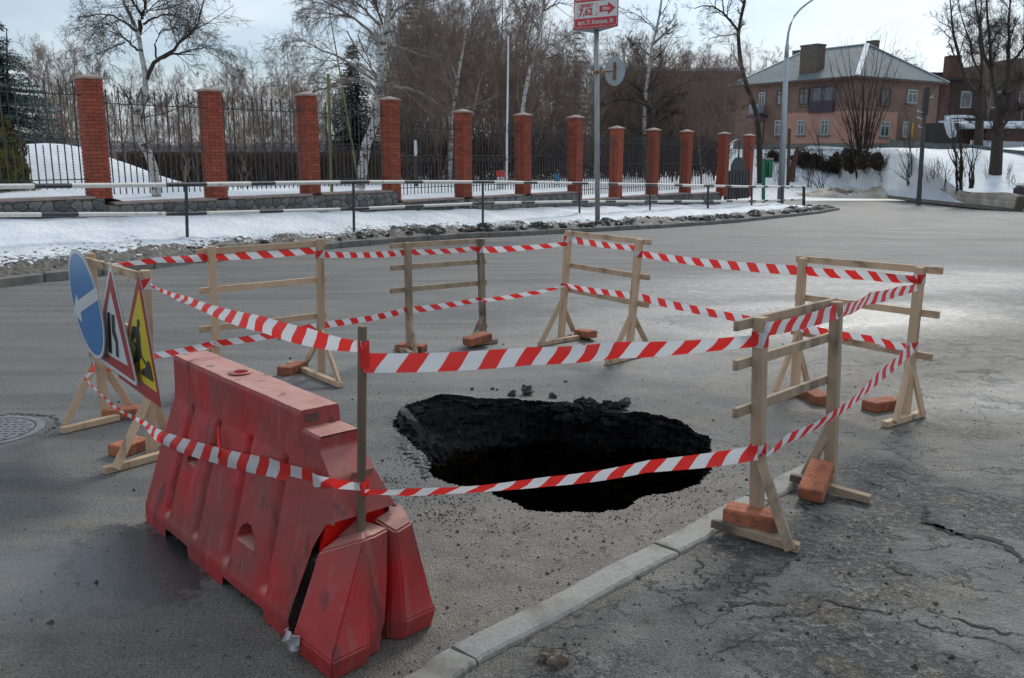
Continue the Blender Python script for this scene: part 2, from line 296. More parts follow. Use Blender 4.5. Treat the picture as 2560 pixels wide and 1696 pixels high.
# red plastic with scuffs and settled mud
def redplastic(name, dusty=1.):
    m = bpy.data.materials.new(name); m.use_nodes = True; t = m.node_tree; b = t.nodes['Principled BSDF']; N = t.nodes.new; K = t.links.new
    tc_ = N('ShaderNodeTexCoord'); g = N('ShaderNodeNewGeometry'); v = tc_.outputs['Object']
    def noise(s, d=6, st=None):
        n = N('ShaderNodeTexNoise'); n.inputs['Scale'].default_value = s; n.inputs['Detail'].default_value = d
        if st:
            mm = N('ShaderNodeMapping'); mm.inputs['Scale'].default_value = st; K(v, mm.inputs[0]); K(mm.outputs[0], n.inputs['Vector'])
        else: K(v, n.inputs['Vector'])
        return n.outputs[0]
    def mrg(x, a, c, o0=0., o1=1.):
        n = N('ShaderNodeMapRange'); n.inputs[1].default_value = a; n.inputs[2].default_value = c; n.inputs[3].default_value = o0; n.inputs[4].default_value = o1; K(x, n.inputs[0]); return n.outputs[0]
    def mixc(fac, A, B):
        x = N('ShaderNodeMix'); x.data_type = 'RGBA'
        for k_, vv in (('A', A), ('B', B)):
            if isinstance(vv, tuple): x.inputs[k_].default_value = (*vv, 1)
            else: K(vv, x.inputs[k_])
        K(fac, x.inputs['Factor']); return x.outputs['Result']
    c = mixc(mrg(noise(6), .35, .65), (.50, .013, .018), (.34, .016, .02))
    mul = N('ShaderNodeMath'); mul.operation = 'MULTIPLY'; mul.inputs[1].default_value = .55*dusty; K(mrg(noise(3.2, 8), .36, .62), mul.inputs[0])
    c = mixc(mul.outputs[0], c, (.165, .075, .06)); sc_ = N('ShaderNodeMath'); sc_.operation = 'MULTIPLY'; sc_.inputs[1].default_value = .22; K(mrg(noise(26, 5, (1, 1, .16)), .56, .66), sc_.inputs[0]); c = mixc(sc_.outputs[0], c, (.36, .16, .14))
    s = N('ShaderNodeSeparateXYZ'); K(g.outputs['Normal'], s.inputs[0])
    up = N('ShaderNodeMath'); up.operation = 'MULTIPLY'; K(mrg(s.outputs[2], .5, .95), up.inputs[0]); K(mrg(noise(9, 7), .25, .6, .5, .95), up.inputs[1])
    c = mixc(up.outputs[0], c, (.50, .27, .22))
    mu3 = N('ShaderNodeMath'); mu3.operation = 'MULTIPLY'; mu3.inputs[1].default_value = .6*dusty; K(mrg(noise(13, 7, (1, 1, .3)), .61, .68), mu3.inputs[0])
    c = mixc(mu3.outputs[0], c, (.06, .03, .03))
    K(c, b.inputs['Base Color']); b.inputs['Roughness'].default_value = .55
    bp = N('ShaderNodeBump'); bp.inputs['Strength'].default_value = .25; bp.inputs['Distance'].default_value = .01; K(noise(16, 6), bp.inputs['Height']); K(bp.outputs[0], b.inputs['Normal'])
    return m
RED = redplastic('red_plastic'); 
REDIN = mat('bright_red_inner_plastic', (.85,.012,.006), (.7,.01,.006), 5, .4)
REDIN.node_tree.nodes['Principled BSDF'].inputs['Subsurface Weight'].default_value = .3
REDIN.node_tree.nodes['Principled BSDF'].inputs['Subsurface Radius'].default_value = (.1,.02,.02)
def tapemat():
    m = bpy.data.materials.new('barrier_tape'); m.use_nodes = True; t = m.node_tree; b = t.nodes['Principled BSDF']; N = t.nodes.new; K = t.links.new
    uv = N('ShaderNodeTexCoord'); s = N('ShaderNodeSeparateXYZ'); K(uv.outputs['UV'], s.inputs[0])
    def ma(op, a, c):
        n = N('ShaderNodeMath'); n.operation = op
        for i, v in enumerate((a, c)):
            if isinstance(v, (int, float)): n.inputs[i].default_value = v
            else: K(v, n.inputs[i])
        return n.outputs[0]
    k = ma('ADD', ma('MULTIPLY', s.outputs[0], 1/.165), ma('MULTIPLY', s.outputs[1], -.33))
    fr = ma('FRACT', k, 0.); st = ma('LESS_THAN', fr, .5)
    x = N('ShaderNodeMix'); x.data_type = 'RGBA'; x.inputs['A'].default_value = (.74, .76, .78, 1); x.inputs['B'].default_value = (.80, .035, .03, 1); K(st, x.inputs['Factor']); K(x.outputs['Result'], b.inputs['Base Color'])
    b.inputs['Roughness'].default_value = .5
    tr = N('ShaderNodeBsdfTranslucent'); K(x.outputs['Result'], tr.inputs['Color']); ms = N('ShaderNodeMixShader'); ms.inputs[0].default_value = .35
    K(b.outputs[0], ms.inputs[1]); K(tr.outputs[0], ms.inputs[2]); K(ms.outputs[0], t.nodes['Material Output'].inputs['Surface'])
    n = N('ShaderNodeTexNoise'); n.inputs['Scale'].default_value = 9; K(uv.outputs['Object'], n.inputs['Vector']); bp = N('ShaderNodeBump'); bp.inputs['Strength'].default_value = .25; bp.inputs['Distance'].default_value = .02; K(n.outputs[0], bp.inputs['Height']); K(bp.outputs[0], b.inputs['Normal'])
    return m
TAPE = tapemat()

# ------------------------------------------------------------------ object helpers
def link(name, me, parent=None, loc=None, rot=None, scale=None):
    o = bpy.data.objects.new(name, me); COL.objects.link(o)
    if parent: o.parent = parent
    if loc is not None: o.location = loc
    if rot is not None: o.rotation_euler = rot
    if scale is not None: o.scale = scale
    return o
def tag(o, label=None, cat=None, group=None, kind=None):
    if label: o['label'] = label
    if cat: o['category'] = cat
    if group: o['group'] = group
    if kind: o['kind'] = kind
    return o
def thing(name, label, cat, loc=(0,0,0), rotz=0, group=None):
    return tag(link(name, None, None, loc, (0,0,rotz)), label, cat, group)
class MB:
    def __init__(s): s.v = []; s.f = []; s.mi = []; s.uv = None
    def add(s, v, f, mi=0):
        n = len(s.v); s.v += [tuple(map(float, p)) for p in v]; s.f += [tuple(n+i for i in g) for g in f]; s.mi += [mi]*len(f); return s
    def box(s, c, sz, rot=None, mi=0):
        v = [Vector(((i-.5)*sz[0], (j-.5)*sz[1], (k-.5)*sz[2])) for i in (0,1) for j in (0,1) for k in (0,1)]
        if rot is not None: v = [rot @ p for p in v]
        v = [p+Vector(c) for p in v]
        return s.add(v, [(0,1,3,2),(4,6,7,5),(0,4,5,1),(2,3,7,6),(0,2,6,4),(1,5,7,3)], mi)
    def beam(s, a, b, wx, wy, up=(0,0,1), mi=0):       # box along a->b; wy along 'up'-ish
        a = Vector(a); b = Vector(b); d = (b-a).normalized(); u = Vector(up); u = (u-d*u.dot(d))
        if u.length < 1e-4: u = Vector((0,1,0)); u = u-d*u.dot(d)
        u.normalize(); r = d.cross(u); v = []
        for p in (a, b):
            for i, j in ((-1,-1),(1,-1),(1,1),(-1,1)): v.append(p+r*(i*wx/2)+u*(j*wy/2))
        return s.add(v, [(0,3,2,1),(4,5,6,7),(0,1,5,4),(1,2,6,5),(2,3,7,6),(3,0,4,7)], mi)
    def tube(s, pts, rad, n=8, mi=0, cap=True):
        pts = [Vector(p) for p in pts]
        if isinstance(rad, (int, float)): rad = [rad]*len(pts)
        v = []; k = len(pts)
        for i, p in enumerate(pts):
            d = (pts[min(i+1,k-1)]-pts[max(i-1,0)]).normalized()
            r = Vector((0,0,1)) if abs(d.z) < .9 else Vector((1,0,0))
            a = d.cross(r).normalized(); b = d.cross(a)
            for j in range(n):
                t = 2*PI*j/n; v.append(p+(a*math.cos(t)+b*math.sin(t))*rad[i])
        f = [(i*n+j, i*n+(j+1)%n, (i+1)*n+(j+1)%n, (i+1)*n+j) for i in range(k-1) for j in range(n)]
        if cap: f += [tuple(range(n))[::-1], tuple((k-1)*n+j for j in range(n))]
        return s.add(v, f, mi)
    def prism(s, poly, z0, z1, mi=0):
        n = len(poly); v = [(*p, z0) for p in poly]+[(*p, z1) for p in poly]
        return s.add(v, [tuple(range(n))[::-1], tuple(range(n, 2*n))]+[(i, (i+1)%n, n+(i+1)%n, n+i) for i in range(n)], mi)
    def mesh(s, name, mats, smooth=False, bevel=0.):
        me = bpy.data.meshes.new(name); me.from_pydata(s.v, [], s.f)
        for m in (mats if isinstance(mats, (list, tuple)) else [mats]): me.materials.append(m)
        me.polygons.foreach_set('material_index', s.mi)
        if smooth: me.polygons.foreach_set('use_smooth', [True]*len(me.polygons))
        me.update()
        if bevel:
            import bmesh
            bm = bmesh.new(); bm.from_mesh(me); bmesh.ops.recalc_face_normals(bm, faces=bm.faces)
            bmesh.ops.bevel(bm, geom=bm.edges[:], offset=bevel, segments=1, affect='EDGES'); bm.to_mesh(me); bm.free()
        return me
    def build(s, name, mats, parent=None, smooth=False, bevel=0., loc=None, rot=None):
        return link(name, s.mesh(name, mats, smooth, bevel), parent, loc, rot)
def npmesh(name, V, Fq, mat_, smooth=True):
    me = bpy.data.meshes.new(name); V = np.asarray(V, np.float32).reshape(-1, 3); Fq = np.asarray(Fq, np.int32); k = Fq.shape[1]
    me.vertices.add(len(V)); me.vertices.foreach_set('co', V.ravel()); me.loops.add(Fq.size); me.loops.foreach_set('vertex_index', Fq.ravel())
    me.polygons.add(len(Fq)); me.polygons.foreach_set('loop_start', np.arange(0, Fq.size, k, dtype=np.int32))
    try: me.polygons.foreach_set('loop_total', np.full(len(Fq), k, dtype=np.int32))
    except Exception: pass
    me.materials.append(mat_); me.polygons.foreach_set('use_smooth', [smooth]*len(Fq)); me.update(calc_edges=True); me.validate(); return me
def gridfaces(n, m):
    i, j = np.meshgrid(np.arange(n-1), np.arange(m-1), indexing='ij'); a = (i*m+j).ravel()
    return np.stack([a, a+m, a+m+1, a+1], 1)
def vnoise(x, y, seed=0):
    x = np.asarray(x, float); y = np.asarray(y, float); xi = np.floor(x).astype(int); yi = np.floor(y).astype(int); fx = x-xi; fy = y-yi
    def hsh(a, b):
        n = (a*374761393+b*668265263+seed*1442695041) & 0x7fffffff; n = ((n ^ (n >> 13))*1274126177) & 0x7fffffff; return ((n ^ (n >> 16)) & 0xffff)/65535.
    sx = fx*fx*(3-2*fx); sy = fy*fy*(3-2*fy)
    return (hsh(xi,yi)*(1-sx)+hsh(xi+1,yi)*sx)*(1-sy)+(hsh(xi,yi+1)*(1-sx)+hsh(xi+1,yi+1)*sx)*sy
def fbm(x, y, seed=0, o=4):
    r = 0; a = .5
    for i in range(o): r = r+a*(vnoise(x*2**i, y*2**i, seed+i)-.5); a *= .5
    return r*2
def smooth01(t): t = np.clip(t, 0, 1); return t*t*(3-2*t)
def setattr_(me, name, vals):
    a = me.attributes.new(name, 'FLOAT', 'POINT'); a.data.foreach_set('value', np.asarray(vals, np.float32).ravel())

# ================================================================== GROUND WITH THE SINKHOLE
hp = [(20,430),(28,340),(70,270),(105,232),(200,205),(300,200),(400,190),(500,192),(600,198),(700,197),(800,205),(900,212),(960,215),(1040,212),(1120,215),(1200,222),(1270,262),(1350,268),(1450,285),(1560,300),(1640,300),(1720,298),(1800,312),(1900,330),(2000,355),(2060,390),(2120,420),(2180,442),(2230,470),(2250,520),(2246,580),(2255,640),(2250,680),(2232,720),(2190,760),(2160,795),(2100,812),(2050,830),(1960,850),(1850,865),(1780,885),(1720,910),(1680,945),(1640,970),(1580,980),(1520,980),(1460,990),(1380,988),(1300,985),(1220,990),(1130,985),(1040,980),(960,978),(930,972),(925,950),(880,925),(820,905),(760,880),(690,845),(600,822),(500,808),(430,790),(360,772),(300,745),(250,735),(225,700),(245,640),(250,600),(200,560),(130,520),(110,500),(70,470)]
HP = np.array([G('ho', *p)[:2] for p in hp]); HC = np.array([.28, 5.0])
ha = np.arctan2(HP[:,1]-HC[1], HP[:,0]-HC[0]); hr = np.hypot(HP[:,1]-HC[1], HP[:,0]-HC[0]); o_ = np.argsort(ha); ha = ha[o_]; hr = hr[o_]
NT = 720; TH = np.linspace(-PI, PI, NT, endpoint=False)
RO = np.interp(TH, np.r_[ha[-1]-2*PI, ha, ha[0]+2*PI], np.r_[hr[-1], hr, hr[0]])
rg = np.random.default_rng(3)
RO = RO+.014*fbm(TH*14, TH*0+3, 5, 4)+.006*rg.normal(size=NT)
X0, X1, Y0, Y1 = -7., 9., 1., 9.
def rect_r(th):
    c, s = np.cos(th), np.sin(th); tx = np.where(c > 0, (X1-HC[0])/np.maximum(c, 1e-6), (X0-HC[0])/np.minimum(c, -1e-6)); ty = np.where(s > 0, (Y1-HC[1])/np.maximum(s, 1e-6), (Y0-HC[1])/np.minimum(s, -1e-6)); return np.minimum(tx, ty)
RB = rect_r(TH); NR = 46; fr = (np.arange(NR)/(NR-1))**2.2
Rr = RO[None,:]+(RB-RO)[None,:]*fr[:,None]
Xg = HC[0]+Rr*np.cos(TH); Yg = HC[1]+Rr*np.sin(TH)
lift = .035*np.exp(-((Rr-RO)/.10))*(.5+fbm(Xg*6, Yg*6, 9))*smooth01((np.sin(TH)+.2)*2)[None,:]      # heaved far lip
Zg = np.clip(lift, 0, .05)
Zg[-1] = 0
V = np.stack([Xg, Yg, Zg], -1).reshape(-1, 3)
# corner fill: the ring's outer boundary is a chord across each rectangle corner, add the corners
F1 = []
for i in range(NR-1):
    a = i*NT+np.arange(NT); b = i*NT+(np.arange(NT)+1) % NT; F1.append(np.stack([a, a+NT, b+NT, b], 1))
F1 = np.concatenate(F1)
tri = []; Vx = list(map(tuple, V))
for cxy in ((X0,Y0),(X1,Y0),(X1,Y1),(X0,Y1)):
    th = math.atan2(cxy[1]-HC[1], cxy[0]-HC[0]); k = int(np.floor((th+PI)/(2*PI)*NT)) % NT
    Vx.append((*cxy, 0.)); tri.append(((NR-1)*NT+k, len(Vx)-1, (NR-1)*NT+(k+1) % NT))
def on_pav(x, y): return (x-.0)*.72-(y-2.955)*.70 > 0
mr_ = MB(); mp2 = MB(); mr_.v = Vx; mp2.v = Vx
Va = np.array(Vx); cen = Va[F1].mean(1); pv = on_pav(cen[:,0], cen[:,1])
mr_.f = [tuple(x) for x in F1[~pv].tolist()]; mp2.f = [tuple(x) for x in F1[pv].tolist()]
for t_ in tri:
    c_ = Va[list(t_)].mean(0); (mp2 if on_pav(c_[0], c_[1]) else mr_).f.append(t_)
def sheet(mb, xs, ys, hf=None):
    n = len(mb.v); XX, YY = np.meshgrid(xs, ys, indexing='ij'); ZZ = zr(YY)
    mb.v = list(mb.v)+list(zip(XX.ravel().tolist(), YY.ravel().tolist(), ZZ.ravel().tolist())); mb.f = list(mb.f)+[tuple((np.array(f)+n).tolist()) for f in gridfaces(len(xs), len(ys))]
sheet(mr_, np.linspace(-40, 90, 40), np.r_[np.linspace(9, 60, 60)])
sheet(mr_, [-40, -7], [-4, 9]); sheet(mp2, [9, 90], [-4, 9]); sheet(mp2, [-7, 9], [-4, 1])
for mb_ in (mr_, mp2):
    used = sorted({i for f in mb_.f for i in f}); rm = {u: i for i, u in enumerate(used)}; mb_.v = [mb_.v[u] for u in used]; mb_.f = [tuple(rm[i] for i in f) for f in mb_.f]; mb_.mi = [0]*len(mb_.f)
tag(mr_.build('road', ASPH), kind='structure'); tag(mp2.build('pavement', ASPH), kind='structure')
# pit walls
def prof(th):        # ledge weight on the far left, where a broken shelf of asphalt and soil shows
    return np.exp(-((((th-2.28+PI) % (2*PI))-PI)/.46)**2)
lw = prof(TH); rows = []
zz = [0, -.03, -.07, -.13, -.2, -.3, -.45, -.7, -1.1, -1.6, -2.2, -2.9, -3.2]
off = [0, .0, .005, .012, .03, .07, .12, .2, .3, .4, .45, .4, .1]
offL = [0, -.05, -.13, -.24, -.36, -.50, -.52, -.40, -.2, 0, .1, .1, 0]
zf = np.interp(np.linspace(0, len(zz)-1, 52), np.arange(len(zz)), zz); off = np.interp(np.linspace(0, len(zz)-1, 52), np.arange(len(zz)), off); offL = np.interp(np.linspace(0, len(zz)-1, 52), np.arange(len(zz)), offL); zz = zf
for i, z in enumerate(zz):
    r = RO+np.array(off[i])*(1-lw)+offL[i]*lw*.9
    r = r+(.0 if i == 0 else 1.)*(.05*fbm(TH*6, TH*0+i*.35, 21, 5)+.05*fbm(TH*22, TH*0+i*.9, 22, 4)*min(1, .25-z*3)); zi = z+(0 if i == 0 else .05*fbm(TH*7, TH*0+i*.3, 31, 4)*min(1, -z*8+.1))
    if i == 0: zi = np.clip(.035*(.5+fbm((HC[0]+RO*np.cos(TH))*6, (HC[1]+RO*np.sin(TH))*6, 9))*smooth01((np.sin(TH)+.2)*2), 0, .05)
    rows.append(np.stack([HC[0]+r*np.cos(TH), HC[1]+r*np.sin(TH), zi+TH*0], -1))
rows.append(np.stack([HC[0]+0*TH, HC[1]+0*TH, 0*TH-3.3], -1))
Vp = np.concatenate(rows); Fp = []
for i in range(len(rows)-1):
    a = i*NT+np.arange(NT); b = i*NT+(np.arange(NT)+1) % NT; Fp.append(np.stack([a, b, b+NT, a+NT], 1))
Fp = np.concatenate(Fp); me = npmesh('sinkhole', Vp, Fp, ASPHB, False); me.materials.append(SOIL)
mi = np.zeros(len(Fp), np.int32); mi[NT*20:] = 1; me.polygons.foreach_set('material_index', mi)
tag(link('sinkhole', me), kind='structure')

# rubble on the rim and slabs
def rock(rng, c, r, sq=.7, n=1):
    import bmesh
    bm = bmesh.new(); bmesh.ops.create_icosphere(bm, subdivisions=n, radius=1)
    v = []; 
    for p in bm.verts: v.append(tuple(np.array(c)+np.array(p.co)*np.array((r, r*rng.uniform(.6,1), r*sq))*rng.uniform(.55,1.3)))
    f = [tuple(x.index for x in g.verts) for g in bm.faces]; bm.free(); return v, f
rng = np.random.default_rng(11)
RIMK = mat('rim_chunk_asphalt', (.035,.035,.036), (.075,.073,.07), 25, .85, .8, 80, bdist=.02)
for k_, (x, y, r, lab) in enumerate([(950,155,.055,'largest black asphalt lump standing up on the far rim of the hole'),(850,168,.035,'small black asphalt lump left of the tall lump on the far rim'),(1130,180,.03,'flat black asphalt crumb right of the tall lump on the far rim'),(1640,235,.05,'rounded black asphalt block at the right end of the far rim rubble'),(1345,190,.018,'little black crumb behind the middle of the far rim rubble'),(565,122,.016,'grey pebble of asphalt lying alone behind the hole, left one of two'),(710,120,.013,'grey pebble of asphalt lying alone behind the hole, right one of two')]):
    p = G('ho', x, y+6); m = MB(); v, f = rock(rng, (0,0,r*.5), r, .8, 2); m.add(v, f)
    tag(m.build('asphalt_chunk', RIMK, loc=(p[0], p[1], .0)), lab, 'rubble')
m = MB()
for k_ in range(70):
    t = k_/69.; x = 1180+t*440; y = 262-18*math.sin(t*3)+rng.uniform(-22, 26); p = G('ho', x, y); v, f = rock(rng, (p[0], p[1]-.02, rng.uniform(-.05,.025)), rng.uniform(.025,.075), .6, 1); m.add(v, f)
for k_ in range(90):
    a = rng.uniform(.9, 3.1); R_ = np.interp(a, TH, RO); p = HC+np.array([math.cos(a), math.sin(a)])*(R_-rng.uniform(.0,.09)); v, f = rock(rng, (*p, rng.uniform(-.08,.005)), rng.uniform(.012,.035), .7, 1); m.add(v, f)
tag(m.build('rim_rubble', ASPHB), 'crumbled black asphalt along the far rim of the sinkhole', 'rubble', kind='stuff')
# tilted triangular slab at the left end of the rim
m = MB(); a, b, c = G('ho',62,240,.03), G('ho',45,300,.0), G('ho',188,358,-.03)
d_ = G('ho',110,262,.035); dn = np.array([.02,.0,-.07])
m.add([a, b, c, d_, a+dn, b+dn, c+dn, d_+dn], [(0,3,2,1),(4,5,6,7),(0,1,5,4),(1,2,6,5),(2,3,7,6),(3,0,4,7)])
tag(m.build('asphalt_slab', ASPHT), 'tilted grey triangular slab of asphalt hanging at the left end of the hole', 'rubble')
# brown stones on the inner shelf
for x, y, lab in ((625,338,'pale brown stone stuck in the soil shelf inside the hole, left one of two'),(690,318,'pale brown stone stuck in the soil shelf inside the hole, right one of two')):
    p = G('ho', x, y, -.16); m = MB(); v, f = rock(rng, (0,0,0), .04, .6, 2); m.add(v, f); tag(m.build('stone', mat('brown_stone', (.13,.09,.05), (.09,.06,.04), 8, .9)), lab, 'stone').location = p
# grit, crumbs and twigs scattered over the asphalt
m = MB(); rng = np.random.default_rng(5)
def inhole(p):
    a = math.atan2(p[1]-HC[1], p[0]-HC[0]); return math.hypot(p[0]-HC[0], p[1]-HC[1]) < np.interp(a, TH, RO)+.02
def crumb(p, r):
    a = rng.uniform(0, 6.28, 3); v = [(p[0]+r*math.cos(a[0]+k*2.1)*rng.uniform(.6,1.2), p[1]+r*math.sin(a[0]+k*2.1)*rng.uniform(.6,1.2), .0015) for k in range(3)]+[(p[0]+rng.uniform(-.3,.3)*r, p[1]+rng.uniform(-.3,.3)*r, r*rng.uniform(.5,1.1))]
    m.add(v, [(0,2,1),(0,1,3),(1,2,3),(2,0,3)])
for k_ in range(2000):
    p = (rng.uniform(-3.4, 5.2), rng.uniform(1.9, 8.6))
    if inhole(p): continue
    crumb(p, rng.uniform(.003, .008)*(1+(rng.random() > .96)*1.5))
for k_ in range(600):           # denser around the rim
    a = rng.uniform(-PI, PI); R_ = np.interp(a, TH, RO)+abs(rng.normal(0, .16))+.015; crumb((HC[0]+R_*math.cos(a), HC[1]+R_*math.sin(a)), rng.uniform(.002,.008))
for k_ in range(700):
    p = (rng.uniform(-1.0, 1.7), rng.uniform(2.6, 5.2))
    if not inhole(p): crumb(p, rng.uniform(.004, .010)*(1.5 if rng.random() > .93 else 1))
for cx_, cy_, s_, n_ in ((405,1015,.10,120),(330,905,.10,90),(1900,890,.14,120),(40,775,.06,60),(1620,1040,.04,25),(160,620,.1,80)):
    c = G('ho', cx_, cy_)
    for k_ in range(n_):
        p = (c[0]+rng.normal(0,s_), c[1]+rng.normal(0,s_*.6))
        if not inhole(p): crumb(p, rng.uniform(.003,.009))
tag(m.build('grit', DIRT), 'dark crumbs and grit scattered over the asphalt round the hole', 'grit', kind='stuff')
m = MB()
for k_ in range(330):
    if k_ < 200: p = (rng.uniform(-.3, 5), rng.uniform(2.2, 6.5))
    else: p = (rng.uniform(.0,2.2)-.2, 0); p = (p[0], 3.0+p[0]*.9+rng.uniform(.0,.9))
    if inhole(p): continue
    a = rng.uniform(0, PI); l = rng.uniform(.01,.035); m.beam((p[0],p[1],.004), (p[0]+l*math.cos(a), p[1]+l*math.sin(a), .005+rng.uniform(0,.006)), .0022, .0022)
tag(m.build('twig_litter', mat('straw_bits', (.12,.075,.04), (.05,.04,.03), 4, .9, coord='Position')), 'tiny bits of twig and straw lying on the asphalt', 'litter', kind='stuff')

# pale broken chips along the near-left lip
m = MB(); rng = np.random.default_rng(66)
for k_ in range(260):
    t = rng.random(); x = np.interp(t, [0,.35,.7,1], [10,105,200,265])+rng.normal(0,16)-14; y = np.interp(t, [0,.35,.7,1], [430,520,600,740])+rng.normal(0,14); p = G('ho', x, y)
    if inhole(p) and rng.random() < .5: continue
    v, f = rock(rng, (p[0], p[1], .004), rng.uniform(.006,.026), .45, 1); m.add(v, f)
tag(m.build('rim_chips', mat('grey_asphalt_chips', (.15,.145,.135), (.06,.058,.055), 60, .6, .8, 120)), 'pale grey broken asphalt chips along the near left lip of the hole', 'rubble', kind='stuff')
# cracks: narrow sunken-looking ribbons following measured lines
def crack(pts, wd, rng, jit=.012):
    wd = wd*1.35
    P = [np.array(G('r8', *p)[:2]) for p in pts]; out = []
    for a, b in zip(P[:-1], P[1:]):
        n = max(2, int(np.linalg.norm(b-a)/.018)); d = (b-a)/n; nn = np.array([-d[1], d[0]])/np.linalg.norm(d)
        for i in range(n): out.append(a+d*i+nn*rng.normal(0, jit))
    out.append(P[-1]); out = np.array(out); k = len(out); t = np.linspace(0, 1, k); ww = wd*(.25+.75*np.sin(PI*np.clip(t, .03, .97)))*rng.uniform(.3, 1.3, k)
    d = np.gradient(out, axis=0); d /= np.linalg.norm(d, axis=1)[:,None]; nn = np.stack([-d[:,1], d[:,0]], 1)
    A = out+nn*ww[:,None]/2; B = out-nn*ww[:,None]/2; return A, B
rng = np.random.default_rng(8); V = []; F = []
CR = [([(1385,600),(1370,650),(1385,690),(1440,715),(1510,740),(1600,765),(1700,775),(1790,800),(1850,830),(1890,890),(1937,925)], .034),
 ([(1385,690),(1440,715),(1510,740),(1600,765)], .03), ([(1035,455),(1100,475),(1170,505)], .014), ([(1130,390),(1200,430),(1290,465),(1370,490)], .007),
 ([(1150,925),(1200,950),(1260,975),(1310,990)], .014), ([(1370,990),(1460,1003)], .007), ([(1490,1018),(1600,1050),(1700,1070),(1860,1095)], .007),
 ([(740,1105),(830,1140),(930,1165),(1050,1185),(1150,1195),(1260,1192)], .010), ([(1150,1195),(1250,1245),(1380,1275),(1480,1305),(1640,1330),(1780,1365),(1870,1400),(1937,1425)], .009),
 ([(1010,1115),(1140,1150)], .006), ([(1380,1190),(1480,1215),(1560,1230),(1680,1280),(1800,1312),(1937,1330)], .012),
 ([(190,1195),(300,1170),(380,1150),(520,1165),(640,1150)], .007), ([(640,1150),(700,1130),(780,1100)], .005),
 ([(300,1245),(420,1225),(560,1220),(700,1215),(800,1195),(930,1180)], .006), ([(130,1475),(200,1430),(300,1390),(400,1340),(500,1270)], .004),
 ([(100,870),(115,930),(90,980),(150,1025),(230,1060)], .010), ([(20,1180),(120,1290),(210,1240),(300,1245)], .004),
 ([(1580,585),(1660,605),(1740,640),(1790,655)], .007), ([(1480,490),(1640,520),(1800,570),(1937,610)], .006), ([(1640,560),(1790,590),(1880,620),(1937,640)], .005),
 ([(1240,565),(1150,545),(1080,520)], .005), ([(900,190),(985,187)], .007), ([(1255,190),(1295,170)], .008), ([(620,490),(560,540),(480,600)], .006),
 ([(1640,790),(1740,815),(1860,862)], .004), ([(1590,800),(1500,825),(1380,850),(1180,848)], .005)]
extra = []
for k_ in range(26):
    x = rng.uniform(100, 1700); y = rng.uniform(850, 1540); l = rng.uniform(60, 190); a = rng.uniform(-.1, .45); extra.append(([(x, y), (x+l*.5, y+l*.5*a+rng.uniform(-12,12)), (x+l, y+l*a)], rng.uniform(.002, .005)))
for pts, wd in CR+extra:
    A, B = crack(pts, wd, rng, .010 if wd > .006 else .006); n = len(V); k = len(A)
    for i in range(k): V += [(A[i][0], A[i][1], .0035), (B[i][0], B[i][1], .0035)]
    F += [(n+2*i, n+2*i+1, n+2*i+3, n+2*i+2) for i in range(k-1)]
m = MB(); m.add(V, F); tag(m.build('pavement_cracks', CRACK), 'dark cracks running across the old pavement asphalt', 'cracks', kind='stuff')
# pothole with a broken brick at the bottom edge
for (x, y, r, lab) in ((2380/3.0386*0+900,1450,.036,'broken stone with a pale top lying in the pavement hollow at the bottom edge'),(820,1415,.03,'dark red broken stone beside the pale-topped one at the bottom edge')):
    p = G('kb', x, y); m = MB(); v, f = rock(rng, (0,0,.012), r, .8, 2); m.add(v, f); tag(m.build('stone', mat('broken_stone', (.2,.17,.13), (.12,.07,.05), 14, .9, .4, 60), loc=(p[0],p[1],0)), lab, 'stone')

# near kerb
kb = link('kerb', None); tag(kb, kind='structure')
Kpts = [((G('F',979,1696)+G('F',1187,1696))/2)[:2], (G('kb',90,1350)[:2]+G('kb',265,1480)[:2])/2, (G('kb',1640,575)[:2]+G('kb',1790,625)[:2])/2, np.array([1.22,4.22]), np.array([1.70,4.72])]
Kpts[0] = Kpts[1]+(Kpts[0]-Kpts[1])*2.2
for i in range(4):
    a, b = Kpts[i], Kpts[i+1]; d = (b-a)/np.linalg.norm(b-a); nn = np.array([d[1], -d[0]]); a = a+d*.006; b = b-d*.006; L_ = np.linalg.norm(b-a); rg2 = np.random.default_rng(40+i)
    n = 40; m = MB(); rowsv = []
    for j in range(n+1):
        t = j/n; e = .006 if j in (0, n) else 0
        jl = .004*float(fbm(j*.5, i*3, 90)); jr = .008*float(fbm(j*.6, i*3+1, 91)); c = a+(b-a)*t
        hw = .066
        zt = .020+.004*math.sin(t*9+i)
        P = [c-nn*(hw+.004+jl), c-nn*(hw+jl), c-nn*(hw-.010+jl), c+nn*(hw-.008+jr), c+nn*(hw+.002+jr), c+nn*(hw+.006+jr)]
        Z = [-.02, zt-.008, zt-e*.5, zt+.001-e*.5, zt-.009, -.02]
        rowsv += [(p[0], p[1], z) for p, z in zip(P, Z)]
    fs = [(j*6+k, j*6+k+1, (j+1)*6+k+1, (j+1)*6+k) for j in range(n) for k in range(5)]+[(0,5,4,3,2,1), tuple(n*6+k for k in range(6))]
    m.add(rowsv, fs); m.build('kerb_stone', GRANITE, kb)

